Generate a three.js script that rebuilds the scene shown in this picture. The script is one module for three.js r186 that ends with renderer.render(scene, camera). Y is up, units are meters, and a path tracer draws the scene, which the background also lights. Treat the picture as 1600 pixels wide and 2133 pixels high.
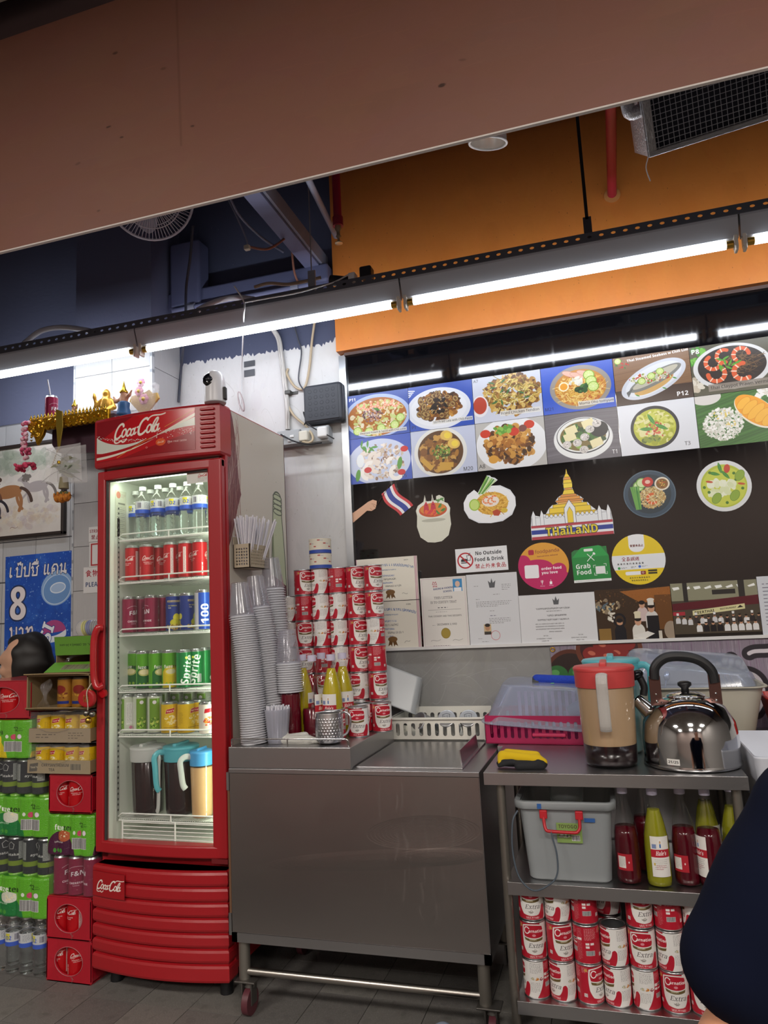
import * as THREE from 'three';
import { RoundedBoxGeometry } from 'three/addons/geometries/RoundedBoxGeometry.js';
import { mergeGeometries } from 'three/addons/utils/BufferGeometryUtils.js';
import { MarchingCubes } from 'three/addons/objects/MarchingCubes.js';
import { RectAreaLightUniformsLib } from 'three/addons/lights/RectAreaLightUniformsLib.js';

// ---------- camera, light, exposure ----------
const scene = new THREE.Scene();
scene.background = new THREE.Color(0x000000);
const RAD = Math.PI / 180;
const FOCAL = 1503;
const camera = new THREE.PerspectiveCamera(2 * Math.atan(1066.5 / FOCAL) / RAD, 1600 / 2133, 0.05, 60);
camera.position.set(0, 1.3, 0);
camera.rotation.order = 'YXZ';
camera.rotation.set(8.02 * RAD, 16.96 * RAD, -2.86 * RAD);
const renderer = new THREE.WebGLRenderer({ antialias: true });
renderer.toneMapping = THREE.LinearToneMapping;
renderer.toneMappingExposure = 1.0;
renderer.shadowMap.enabled = true;
RectAreaLightUniformsLib.init();
const TUBE_LIGHT = 40, TUBE_GLOW = 8.0, COURT_LIGHT = 48, COURT_GLOW = 10.0, FRIDGE_LIGHT = 20;

// ---------- helpers ----------
const V = (x, y, z) => new THREE.Vector3(x, y, z);
const camM = new THREE.Matrix4().makeRotationFromEuler(camera.rotation);
const ray = (px, py) => V((px - 800) / FOCAL, -(py - 1066.5) / FOCAL, -1).applyMatrix4(camM);
const EYE = camera.position;
const onZ = (px, py, z) => { const d = ray(px, py); return d.multiplyScalar(-z / d.z).add(EYE); };      // point on the plane world z = -z
const onY = (px, py, h) => { const d = ray(px, py); return d.multiplyScalar((h - EYE.y) / d.y).add(EYE); };
let seed = 7;
const rnd = () => { seed = (seed + 0x6d2b79f5) | 0; let t = Math.imul(seed ^ (seed >>> 15), 1 | seed); t = (t + Math.imul(t ^ (t >>> 7), 61 | t)) ^ t; return ((t ^ (t >>> 14)) >>> 0) / 4294967296; };
const rr = (a, b) => a + (b - a) * rnd();
const pick = (a) => a[Math.floor(rnd() * a.length)];

// textures
function cv(w, h, draw, linear) {
  const c = document.createElement('canvas'); c.width = w; c.height = h;
  const x = c.getContext('2d'); draw(x, w, h);
  const t = new THREE.CanvasTexture(c);
  if (!linear) t.colorSpace = THREE.SRGBColorSpace;
  t.magFilter = THREE.LinearFilter; t.wrapS = t.wrapT = THREE.RepeatWrapping;
  return t;
}
const speck = (x, w, h, n, cols, r0, r1, a = 0.3) => { for (let i = 0; i < n; i++) { x.globalAlpha = a * rnd(); x.fillStyle = pick(cols); x.beginPath(); x.ellipse(rr(0, w), rr(0, h), rr(r0, r1), rr(r0, r1), rr(0, 3), 0, 7); x.fill(); } x.globalAlpha = 1; };
function fillBg(x, w, h, c) { x.fillStyle = c; x.fillRect(0, 0, w, h); }
function poly(x, pts, fill, stroke, lw = 1) { x.beginPath(); pts.forEach((p, i) => i ? x.lineTo(p[0], p[1]) : x.moveTo(p[0], p[1])); x.closePath(); if (fill) { x.fillStyle = fill; x.fill(); } if (stroke) { x.strokeStyle = stroke; x.lineWidth = lw; x.stroke(); } }
function ell(x, cx, cy, a, b, fill, rot = 0, stroke, lw = 1) { x.beginPath(); x.ellipse(cx, cy, a, b, rot, 0, 7); if (fill) { x.fillStyle = fill; x.fill(); } if (stroke) { x.strokeStyle = stroke; x.lineWidth = lw; x.stroke(); } }
function txt(x, s, px, py, size, col, o = {}) { x.save(); x.translate(px, py); if (o.rot) x.rotate(o.rot); if (o.skew) x.transform(1, 0, o.skew, 1, 0, 0); if (o.sx) x.scale(o.sx, 1); x.font = (o.bold ? 'bold ' : '') + size + 'px ' + (o.font || 'sans-serif'); x.textAlign = o.align || 'left'; x.textBaseline = o.base || 'alphabetic'; if (o.stroke) { x.strokeStyle = o.stroke; x.lineWidth = o.lw || 2; x.lineJoin = 'round'; x.strokeText(s, 0, 0); } x.fillStyle = col; x.fillText(s, 0, 0); x.restore(); }
// stroke glyphs on a 10 x 10 grid (no such letters in the fonts at hand)
const GLYPH = {
  jin: [[1, 2, 4.5, 2], [2.7, .7, 2.7, 4.8], [2.7, 2, 1, 4.5], [2.7, 2, 4.2, 4], [5.5, 2, 9, 2], [7.2, .7, 7.2, 4.8], [7.2, 2, 5.5, 4.5], [7.2, 2, 9, 4.5], [3, 5.7, 7, 5.7], [1, 7, 9, 7], [5, 7, 5, 10], [3, 8, 1.8, 9.5], [7, 8, 8.2, 9.5]],
  zhi: [[5, 1, 5, 9], [1, 9, 9, 9], [2.5, 4.5, 2.5, 9], [5, 4.5, 8, 4.5]],
  wai: [[3, 1, 1, 5], [3, 2.5, 5, 2.5, 1, 9.3], [2, 4.5, 4, 6.5], [7, 1, 7, 9.5], [7, 4, 9, 6]],
  lai: [[2, 2.5, 8, 2.5], [1, 5, 9, 5], [5, 1, 5, 9.5], [5, 5, 1.5, 9], [5, 5, 8.5, 9], [3, 3, 3.8, 4.3], [7, 3, 6.2, 4.3]],
  shi: [[5, .5, 1, 4], [5, .5, 9, 4], [4, 2.5, 6, 2.5], [3, 4, 7, 4, 7, 7], [3, 4, 3, 9.5, 5, 8], [3, 5.5, 7, 5.5], [3, 7, 7, 7], [5, 7, 9, 9.5]],
  pin: [[3, 1, 7, 1, 7, 4, 3, 4, 3, 1], [1, 5.5, 4.3, 5.5, 4.3, 9, 1, 9, 1, 5.5], [5.7, 5.5, 9, 5.5, 9, 9, 5.7, 9, 5.7, 5.5]],
  wu: [[2, 1, 1, 3.5], [.8, 3, 4, 3], [2.6, .5, 2.6, 9.5], [.8, 6.5, 4.2, 5.5], [5.5, 1, 4.5, 4], [5, 3, 9.5, 3, 8.5, 9.5], [6.5, 3, 4.5, 7], [8, 3, 5.5, 9]],
  quan: [[5, .5, 1, 4], [5, .5, 9, 4], [3, 5, 7, 5], [3, 7, 7, 7], [5, 5, 5, 9.3], [1.5, 9.3, 8.5, 9.3]],
  dao: [[3, 1, 3, 6, 9, 6, 8, 9.5], [3, 1.5, 7, 1.5, 7, 4.5], [5, 2.5, 5, 4], [2, 7, 2, 9.3, 6, 9.3, 6, 7.3], [4, 6.5, 4, 9.3]],
  pai: [[1, 2, 2.2, 3], [.6, 4.5, 2, 5.5], [.8, 9.5, 2.5, 6.5], [9, 1, 4, 2, 3.3, 9.5], [5.5, 4, 5.5, 9, 7, 8], [9, 3, 5.5, 4], [7, 4, 9.5, 9.5], [8.8, 5.5, 7.5, 6.5]],
  song: [[1, 1.5, 2, 3], [1, 4.5, 2.5, 4.5, 2, 8, .8, 9], [2, 8, 9.5, 9.3], [4.5, 1, 5.2, 2.3], [8, 1, 7.3, 2.3], [4, 3, 9, 3], [3.5, 5, 9.5, 5], [6.4, 3, 6, 5, 4, 8], [6.4, 5, 9, 8]],
  fu: [[2, 1, 3, 2], [1, 3, 4, 3, 1, 6], [2.5, 5, 2.5, 9.5], [5, 1.5, 9, 1.5], [5.5, 3, 8.5, 3, 8.5, 4.6, 5.5, 4.6, 5.5, 3], [5, 6, 9, 6, 9, 9.5, 5, 9.5, 5, 6], [7, 6, 7, 9.5], [5, 7.7, 9, 7.7]],
  // Thai letters
  e: [[4, 1.5, 4, 8.2, 5, 9, 6, 8.2, 5, 7.6]], ae: [[2.5, 1.5, 2.5, 8.2, 3.4, 9, 4.2, 8.2], [6, 1.5, 6, 8.2, 7, 9, 7.8, 8.2]],
  po: [[2.6, 3.3, 1.6, 2.4, 2.8, 1.6, 3.2, 3, 3.2, 9, 8, 9, 8, -1]], so: [[1.5, 3, 2.4, 1.8, 3.4, 3, 3, 4.6, 4, 6, 3.2, 9, 8, 9, 8, 4, 7, 3, 9, 1.6]], kho: [[2.4, 9, 2, 4, 3.5, 1.8, 6.5, 1.8, 8, 4, 8, 9], [2.4, 7, 4.5, 6.6, 4.6, 5, 3.6, 5]],
  no: [[2, 3.2, 3, 1.8, 3.6, 3, 3.4, 9], [3.4, 7.5, 6, 7.8, 8.6, 9.2, 8.6, 7.4, 6.6, 8], [7, 8, 7, 1.8]], bo: [[2.4, 3.2, 1.6, 2.4, 2.8, 1.6, 3.2, 3, 3.2, 9, 8, 9, 8, 1.6]], aa: [[3, 3, 4.6, 1.8, 6.4, 3, 6.4, 9.2]],
  tho: [[1.8, 3, 2.8, 1.8, 3.4, 3, 3.4, 9], [3.4, 6, 5.6, 2.4, 7.4, 1.8, 8, 3.4, 8, 9]], mai: [[3, -1.6, 3.6, -.4, 4.6, -1.8, 6.4, -.4, 5.8, -2.4]], ii: [[2, 0, 4.5, -1.6, 8, 0, 2, 0], [8, 0, 8, -1.8], [6.4, -3.4, 6.4, -2.2]],
};
const THAI = ['po', 'so', 'kho', 'no', 'bo', 'aa', 'tho', 'e'];
function glyphs(x, names, px, py, s, col, lw, o = {}) {
  x.save(); x.translate(px, py); if (o.rot) x.rotate(o.rot); if (o.skew) x.transform(1, 0, o.skew, 1, 0, 0);
  x.lineJoin = x.lineCap = 'round';
  const pass = (c, l) => { let ox = 0; x.strokeStyle = c; x.lineWidth = l; for (const n of names) { if (n === ' ') { ox += s * 0.5; continue; } const up = n === 'mai' || n === 'ii'; const bx = up ? ox - s * (o.adv || 1) : ox; for (const st of GLYPH[n]) { x.beginPath(); for (let i = 0; i < st.length; i += 2) { const gx = bx + st[i] * s / 10, gy = st[i + 1] * s / 10; i ? x.lineTo(gx, gy) : x.moveTo(gx, gy); } x.stroke(); } if (!up) ox += s * (o.adv || 1); } };
  if (o.outline) pass(o.outline, lw + (o.ow || 4));
  pass(col, lw); x.restore();
}
const thaiLine = (x, n, px, py, s, col, lw = 1, o = {}) => glyphs(x, Array.from({ length: n }, () => pick(THAI)), px, py, s, col, lw, { adv: 0.8, ...o });
function lines(x, px, py, w, n, gap, col, h = 2) { x.fillStyle = col; for (let i = 0; i < n; i++) { let a = px; const end = px + w * (i === n - 1 ? 0.6 : rr(0.85, 1)); while (a < end) { const l = rr(4, 14) * h / 2; x.fillRect(a, py + i * gap, Math.min(l, end - a), h); a += l + 2 * h; } } }
function barcode(x, px, py, w, h, bg = '#eee') { x.fillStyle = bg; x.fillRect(px, py, w, h); x.fillStyle = '#1a1a1a'; let a = px + 3; while (a < px + w - 4) { const l = rr(1, 3.4); x.fillRect(a, py + 2, l, h - 4); a += l + rr(1, 3); } }
// flowing script word mark: two capital C with swashes and round small letters
function scriptMark(x, px, py, w, col) {
  x.save(); x.translate(px, py); const k = w / 100; x.scale(k, k); x.transform(1, 0, -0.28, 1, 0, 0); x.strokeStyle = col; x.lineCap = x.lineJoin = 'round';
  const S = (lw, f) => { x.lineWidth = lw; x.beginPath(); f(x); x.stroke(); };
  S(4.2, (c) => { c.moveTo(21, -20); c.bezierCurveTo(19, -30, 6, -24, 5, -8); c.bezierCurveTo(4, 3, 12, 4, 18, -3); });
  S(2.6, (c) => { c.moveTo(6, -2); c.bezierCurveTo(2, 10, 14, 12, 22, 6); c.bezierCurveTo(26, 12, 30, 10, 33, 5); });
  for (const [cx, r] of [[25, 4.4], [79, 4.4]]) S(3.4, (c) => c.ellipse(cx, -7, r, 7, 0.1, 0, 7));
  S(3.4, (c) => { c.moveTo(39, -11); c.bezierCurveTo(35, -17, 31, -8, 32, -4); c.bezierCurveTo(33, 2, 37, 0, 40, -4); });
  for (const ax of [44, 93]) { S(3.2, (c) => c.ellipse(ax, -6, 3.6, 6, 0.15, 0, 7)); S(3, (c) => { c.moveTo(ax + 4.5, -13); c.bezierCurveTo(ax + 3, -3, ax + 4, 2, ax + 8, -4); }); }
  S(3, (c) => { c.moveTo(52.5, -13); c.lineTo(55.5, -14); });
  S(4.4, (c) => { c.moveTo(73, -24); c.bezierCurveTo(70, -31, 57, -26, 57, -8); c.bezierCurveTo(57, 4, 66, 4, 72, -4); });
  S(2.6, (c) => { c.moveTo(73, -24); c.bezierCurveTo(80, -36, 92, -26, 106, -31); });
  S(3.4, (c) => { c.moveTo(85, -3); c.bezierCurveTo(84, -16, 92, -30, 94, -23); c.bezierCurveTo(94, -16, 86, -8, 86, -2); c.bezierCurveTo(87, 1, 89, -1, 90, -3); });
  x.restore();
}

// materials
const M = (color, roughness = 0.6, o = {}) => new THREE.MeshStandardMaterial({ color, roughness, ...o });
const P = (color, roughness = 0.4, o = {}) => new THREE.MeshPhysicalMaterial({ color, roughness, ...o });
const tex = (map, roughness = 0.5, o = {}) => new THREE.MeshStandardMaterial({ map, roughness, ...o });

// geometries
const box = (w, h, d, x = 0, y = 0, z = 0, r = 0) => { const g = r ? new RoundedBoxGeometry(w, h, d, 2, r) : new THREE.BoxGeometry(w, h, d); return g.translate(x, y, z); };
const span = (x0, x1, y0, y1, z0, z1, r = 0) => box(x1 - x0, y1 - y0, z1 - z0, (x0 + x1) / 2, (y0 + y1) / 2, (z0 + z1) / 2, r);
const cyl = (r0, r1, h, x = 0, y = 0, z = 0, seg = 24, open = false) => new THREE.CylinderGeometry(r0, r1, h, seg, 1, open).translate(x, y, z);
const lathe = (pts, seg = 28) => new THREE.LatheGeometry(pts.map((p) => new THREE.Vector2(p[0], p[1])), seg);
const tube = (pts, r, n = 0, seg = 8, tension = 0.5) => new THREE.TubeGeometry(new THREE.CatmullRomCurve3(pts.map((p) => (p.isVector3 ? p : V(...p))), false, 'catmullrom', tension), n || pts.length * 6, r, seg);
const bar = (a, b, r, seg = 10) => { a = a.isVector3 ? a : V(...a); b = b.isVector3 ? b : V(...b); const d = b.clone().sub(a), g = new THREE.CylinderGeometry(r, r, d.length(), seg); g.applyQuaternion(new THREE.Quaternion().setFromUnitVectors(V(0, 1, 0), d.normalize())); return g.translate((a.x + b.x) / 2, (a.y + b.y) / 2, (a.z + b.z) / 2); };
const beam = (a, b, w, h) => { a = a.isVector3 ? a : V(...a); b = b.isVector3 ? b : V(...b); const d = b.clone().sub(a), g = new THREE.BoxGeometry(w, h, d.length()); const m = new THREE.Matrix4().lookAt(b, a, V(0, 1, 0)); g.applyMatrix4(m); return g.translate((a.x + b.x) / 2, (a.y + b.y) / 2, (a.z + b.z) / 2); };
const extrude = (shape, depth, bevel = 0, seg = 12) => new THREE.ExtrudeGeometry(shape, { depth, bevelEnabled: bevel > 0, bevelSize: bevel, bevelThickness: bevel, bevelSegments: 2, curveSegments: seg });
const shapeOf = (pts) => new THREE.Shape(pts.map((p) => new THREE.Vector2(p[0], p[1])));
function merge(list) { const gs = list.map((g) => { const n = g.index ? g.toNonIndexed() : g; if (!n.attributes.uv) n.setAttribute('uv', new THREE.BufferAttribute(new Float32Array(n.attributes.position.count * 2), 2)); for (const k of Object.keys(n.attributes)) if (!['position', 'normal', 'uv'].includes(k)) n.deleteAttribute(k); n.clearGroups(); return n; }); return mergeGeometries(gs); }
// a slab whose plan is bowed outwards at the front (towards +z); x0..x1 wide, y0..y1 high
function bowed(x0, x1, y0, y1, zf, bulge, depth, bevel = 0.008) {
  const s = new THREE.Shape(), b = bevel, n = 14, f = (x) => zf + bulge * (1 - ((2 * (x - x0) / (x1 - x0)) - 1) ** 2);
  s.moveTo(x0 + b, -(zf - depth)); s.lineTo(x1 - b, -(zf - depth));
  for (let i = 0; i <= n; i++) { const x = x1 - b + (x0 - x1 + 2 * b) * i / n; s.lineTo(x, -(f(x) - b)); }
  const g = new THREE.ExtrudeGeometry(s, { depth: y1 - y0 - 2 * b, bevelEnabled: b > 0, bevelSize: b, bevelThickness: b, bevelSegments: 2, curveSegments: 4 });
  return g.rotateX(-Math.PI / 2).translate(0, y0 + b, 0);
}
// a curved sheet standing in front of such a slab, uv 0..1
function bowedSheet(x0, x1, y0, y1, zOf, n = 20) { const g = new THREE.PlaneGeometry(1, 1, n, 1), p = g.attributes.position; for (let i = 0; i < p.count; i++) { const x = x0 + (p.getX(i) + 0.5) * (x1 - x0); p.setXYZ(i, x, y0 + (p.getY(i) + 0.5) * (y1 - y0), zOf(x)); } g.computeVertexNormals(); return g; }
function worldUV(g, s = 1) { const p = g.attributes.position, n = g.attributes.normal, u = g.attributes.uv; for (let i = 0; i < p.count; i++) { const ax = Math.abs(n.getX(i)), ay = Math.abs(n.getY(i)), az = Math.abs(n.getZ(i)); if (az >= ax && az >= ay) u.setXY(i, p.getX(i) * s, p.getY(i) * s); else if (ay >= ax) u.setXY(i, p.getX(i) * s, p.getZ(i) * s); else u.setXY(i, p.getZ(i) * s, p.getY(i) * s); } return g; }

// objects
const taken = {};
const numbered = (n) => { const k = taken[n] = (taken[n] ?? -1) + 1; return k ? n + '_' + String(k).padStart(3, '0') : n; };
function part(name, geo, mat, parent, label) { const m = new THREE.Mesh(geo, mat); m.name = name; parent.add(m); if (label) m.userData.label = label; return m; }
function thing(name, label, category, pos = [0, 0, 0], o = {}) { const g = new THREE.Group(); g.name = numbered(name); g.userData = { label, category }; if (o.group) g.userData.group = o.group; if (o.kind) g.userData.kind = o.kind; const p = pos.isVector3 ? pos : V(...pos); g.position.copy(p); if (o.turn) g.rotation.y = o.turn; scene.add(g); return g; }
function solo(name, geo, mat, label, category, o = {}) { const m = new THREE.Mesh(geo, mat); m.name = numbered(name); m.userData = { label, category }; if (o.group) m.userData.group = o.group; if (o.kind) m.userData.kind = o.kind; if (o.pos) m.position.copy(o.pos.isVector3 ? o.pos : V(...o.pos)); if (o.turn) m.rotation.y = o.turn; scene.add(m); return m; }
function structure(name, geo, mat, label) { const m = new THREE.Mesh(geo, mat); m.name = name; m.userData = { kind: 'structure', label: label || name.replace(/_/g, ' '), category: name.split('_')[0] }; scene.add(m); return m; }
function copyOf(src, pos, o = {}) { const c = src.clone(); c.name = numbered(src.name.replace(/_\d\d\d$/, '')); c.userData = { ...src.userData }; if (o.label) c.userData.label = o.label; if (o.group) c.userData.group = o.group; c.position.copy(pos.isVector3 ? pos : V(...pos)); c.rotation.set(o.rx || 0, o.turn || 0, o.rz || 0); scene.add(c); return c; }
const facing = (p) => Math.atan2(-p.x, -p.z);   // turn about y that faces the eye at x = z = 0

// ---------- materials shared by the place ----------
const noiseBump = cv(256, 256, (x, w, h) => { fillBg(x, w, h, '#808080'); speck(x, w, h, 5000, ['#fff', '#000'], 0.6, 2.2, 0.35); }, true);
const plasterMap = cv(1024, 1024, (x, w, h) => { fillBg(x, w, h, '#d3d3d2'); speck(x, w, h, 900, ['#c4c3c0', '#dddddb', '#b9b7b2'], 3, 40, 0.12); for (let i = 0; i < 60; i++) { x.globalAlpha = rr(0.1, 0.35); x.strokeStyle = pick(['#a09c94', '#8d8880', '#e6e6e6']); x.lineWidth = rr(0.6, 2); x.beginPath(); let a = rr(0, w), b = rr(0, h); x.moveTo(a, b); x.quadraticCurveTo(a + rr(-60, 60), b + rr(-60, 60), a + rr(-90, 90), b + rr(-90, 90)); x.stroke(); } speck(x, w, h, 260, ['#6a655f', '#8b857c'], 0.6, 2.2, 0.6); });
const orangeMap = cv(1024, 512, (x, w, h) => { fillBg(x, w, h, '#cb7a34'); speck(x, w, h, 700, ['#c3722e', '#d2823a', '#bd6f2c'], 4, 46, 0.14); speck(x, w, h, 220, ['#4a2a12', '#7a4415'], 0.5, 1.8, 0.7); });
const fasciaMap = cv(1024, 512, (x, w, h) => { fillBg(x, w, h, '#7f5444'); speck(x, w, h, 900, ['#7a4f40', '#875a48', '#7a5450'], 6, 60, 0.12); for (let i = 0; i < 500; i++) { x.globalAlpha = rr(0.03, 0.1); x.strokeStyle = pick(['#c07a50', '#8a5238']); x.beginPath(); const a = rr(0, w), b = rr(0, h); x.moveTo(a, b); x.lineTo(a + rr(-30, 30), b + rr(-5, 5)); x.stroke(); } speck(x, w, h, 26, ['#3a1f14'], 1.4, 3.2, 1); x.globalAlpha = 0.35; x.strokeStyle = '#5d3524'; x.lineWidth = 2; x.beginPath(); x.moveTo(700, 120); x.lineTo(704, 512); x.stroke(); x.globalAlpha = 1; });
fasciaMap.repeat.set(0.28, 1.1);
const navy = M('#656a84', 0.75, { bumpMap: noiseBump, bumpScale: 0.002 });
const concrete = tex(cv(512, 512, (x, w, h) => { fillBg(x, w, h, '#a3a09a'); speck(x, w, h, 900, ['#8e8b84', '#b3b0aa', '#777'], 1, 22, 0.2); }), 0.9);
const steelRough = cv(1024, 1024, (x, w, h) => { fillBg(x, w, h, '#707070'); for (let i = 0; i < 1500; i++) { x.globalAlpha = rr(0.03, 0.14); x.fillStyle = pick(['#a0a0a0', '#505050']); x.fillRect(rr(-100, w), rr(0, h), rr(80, 500), rr(0.5, 1.6)); } for (let i = 0; i < 46; i++) { x.globalAlpha = rr(0.06, 0.2); x.strokeStyle = pick(['#d0d0d0', '#989898']); x.lineWidth = rr(2, 9); x.beginPath(); const a = rr(w * 0.4, w), b = rr(0, h); x.moveTo(a, b); x.quadraticCurveTo(a + rr(-12, 12), b + rr(30, 110), a + rr(-16, 16), b + rr(60, 240)); x.stroke(); } x.globalAlpha = 1; }, true);
const steel = new THREE.MeshStandardMaterial({ color: '#b4b3b4', metalness: 1, roughness: 0.75, roughnessMap: steelRough });
const steelDark = steel;
const chrome = M('#d2d2d2', 0.14, { metalness: 1 });
const greyMetal = M('#8b8f95', 0.5, { metalness: 0.35 });
const white = M('#e4e4e2', 0.45);
const blackPlastic = M('#16171a', 0.45);
const whiteCable = M('#cfcfcf', 0.5), beigeCable = M('#b9a88c', 0.55), blackCable = M('#18181b', 0.5);

// ---------- the room ----------
const floorSlab = structure('floor', span(-4.6, 3.2, -0.15, -0.004, -3.3, 4.2), M('#4a4845', 0.75), 'grey tiled floor of the food stall');
const floorTile = [0, 1, 2].map((k) => tex(cv(256, 256, (x, w, h) => { fillBg(x, w, h, ['#6d6a66', '#74716c', '#666360'][k]); speck(x, w, h, 5200, ['#8d8a86', '#4c4a48', '#a19d98', '#57534f'], 0.5, 1.7, 0.6); speck(x, w, h, 40, ['#3d3a38'], 3, 26, 0.14); }), 0.62, { bumpMap: noiseBump, bumpScale: 0.0012 }));
{
  const g = box(0.1975, 0.004, 0.1975);
  for (let i = 0; i < 22; i++) for (let j = 0; j < 7; j++) { const t = part('tile', g, floorTile[(i * 5 + j * 3 + (i * j) % 2) % 3], floorSlab); t.position.set(-3.196 + i * 0.2, -0.002 + ((i * 7 + j * 3) % 5) * 0.00012, -3.03 + j * 0.2); t.rotation.y = ((i + j) % 4) * Math.PI / 2; }
}
const plaster = tex(plasterMap, 0.7, { bumpMap: noiseBump, bumpScale: 0.0015 });
const wallTint = M('#8c8884', 0.8);
structure('wall_back', worldUV(span(-4.6, 3.2, -0.15, 3.55, -3.35, -3.101), 0.7), plaster, 'white plastered back wall of the stall');
// the middle stretch with its ragged dark paint line, x -2.0 .. -1.118
{
  const map = cv(1024, 1536, (x, w, h) => {   // covers y 1.0 .. 3.45
    x.drawImage(plasterMap.image, 0, 0, w, w); x.drawImage(plasterMap.image, 0, w, w, w);
    const Y0 = (y) => (3.45 - y) / 2.45 * h;
    x.fillStyle = '#4a5068'; x.beginPath(); x.moveTo(0, 0); x.lineTo(w, 0);
    for (let i = 120; i >= 0; i--) x.lineTo(w * i / 120, Y0(2.612 - 0.022 * i / 120) + rr(-7, 7) - (i > 108 ? (i - 108) * 1.6 : 0)); x.closePath(); x.fill();
    speck(x, w, 500, 300, ['#8a8fa2', '#2e3244'], 0.6, 2.6, 0.5);
  });
  structure('wall_back_middle', (() => { const g = new THREE.BoxGeometry(0.9, 2.45, 0.004); return g.translate(-1.56, 2.225, -3.099); })(), tex(map, 0.7, { bumpMap: noiseBump, bumpScale: 0.0012 }), 'white plaster with ragged dark blue paint line above');
}
structure('wall_back_left', span(-4.6, -2.42, 2.43, 3.45, -3.1, -3.085), navy, 'dark blue painted upper wall beside the pillar');
structure('wall_left', span(-4.75, -4.6, -0.15, 3.55, -3.35, 4.3), wallTint, 'plain side wall of the food court');
structure('wall_right', span(3.2, 3.35, -0.15, 3.55, -3.35, 4.3), wallTint, 'plain side wall of the food court on the other side');
structure('wall_front', span(-4.6, 3.2, -0.15, 3.55, 4.2, 4.35), M('#8f7f78', 0.8), 'brown grey far wall of the food court');
structure('ceiling', span(-4.6, 3.2, 3.36, 3.5, -1.68, 4.2), concrete, 'grey concrete ceiling of the food court');
structure('ceiling_back', span(-4.6, 3.2, 3.46, 3.6, -3.35, -1.6), navy, 'dark blue painted ceiling over the kitchen');
structure('trim_1', worldUV(span(-4.6, 3.2, 2.525, 3.3, -1.758, -1.75), 1), tex(fasciaMap, 0.55), 'brown orange fascia board hanging over the stall front');
structure('trim_2', span(-4.6, 3.2, 2.5225, 2.527, -1.759, -1.7485), M('#d6cec8', 0.5), 'pale bare lower edge of the fascia board');
const navyBoard = structure('trim_3', span(-4.6, 3.2, 2.529, 3.46, -1.764, -1.7585), M('#4b3a3c', 0.8), 'back side of the fascia board');
structure('wall_back_beam', worldUV(span(-1.118, 3.2, 2.519, 3.46, -3.1, -3.03), 1), tex(orangeMap, 0.5, { bumpMap: noiseBump, bumpScale: 0.001 }), 'orange painted bulkhead beam over the menu board');

// pillar and left wall, tile by tile
const tileMap = [0, 1, 2].map((k) => tex(cv(256, 256, (x, w, h) => { fillBg(x, w, h, ['#b4b4b4', '#b9b9ba', '#afafb0'][k]); for (let i = 0; i < 90; i++) { x.globalAlpha = rr(0.05, 0.2); x.fillStyle = pick(['#bfbfbf', '#e2e2e2']); x.fillRect(rr(0, w), rr(0, h), rr(1, 3), rr(20, 120)); } x.globalAlpha = 0.35; x.strokeStyle = '#b4b4b6'; x.lineWidth = 2; for (const m of [26, 34, 44]) x.strokeRect(m, m + 10, w - 2 * m, h - 2 * m - 20); x.globalAlpha = 1; }), 0.32));
const pillar = structure('wall_left_pillar', merge([span(-2.43, -2.001, 0, 3.46, -3.1, -2.858)]), M('#7a7a7e', 0.8), 'tiled pillar behind the drinks fridge');
{
  const g = box(0.2135, 0.2075, 0.008), gs = box(0.008, 0.2075, 0.236);
  for (let r = 0; r < 13; r++) { const y = 0.008 + r * 0.21 + 0.105; if (y > 2.7) break; for (let c = 0; c < 2; c++) { const t = part('tile', g, tileMap[(r * 2 + c + (r >> 1)) % 3], pillar); t.position.set(-2.3245 + c * 0.2165, y, -2.854); } const s = part('tile', gs, tileMap[r % 3], pillar); s.position.set(-1.997, y, -2.974); }
  part('paint', span(-2.431, -1.992, 2.742, 3.46, -3.1, -2.849), navy, pillar, 'dark blue painted top of the pillar');
  const edge = tex(cv(32, 512, (x, w, h) => { fillBg(x, w, h, '#8d9196'); for (let i = 0; i < 34; i++) { x.fillStyle = pick(['#b9bcc0', '#a4a8ad', '#c4c7ca']); x.fillRect(3, i * 15 + 1, w - 6, 12); } }), 0.35);
  part('edge_strip', span(-1.999, -1.986, 0, 2.74, -2.866, -2.846), edge, pillar, 'grey mosaic edge strip');
  part('edge_strip', span(-2.44, -2.43, 0, 2.74, -2.866, -2.848), edge, pillar, 'grey mosaic edge strip');
  const gw = box(0.2135, 0.2075, 0.01), leftWall = structure('wall_left_tiles', span(-3.76, -2.43, 0, 2.43, -3.1, -3.088), M('#77777b', 0.8), 'white tiled wall behind the horse painting');
  for (let r = 0; r < 11; r++) for (let c = 0; c < 6; c++) { const y = 0.065 + r * 0.215 + 0.1; const t = part('tile', gw, tileMap[(r + c * 2) % 3], leftWall); t.position.set(-2.54 - c * 0.2165, y, -3.083); }
}

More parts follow.
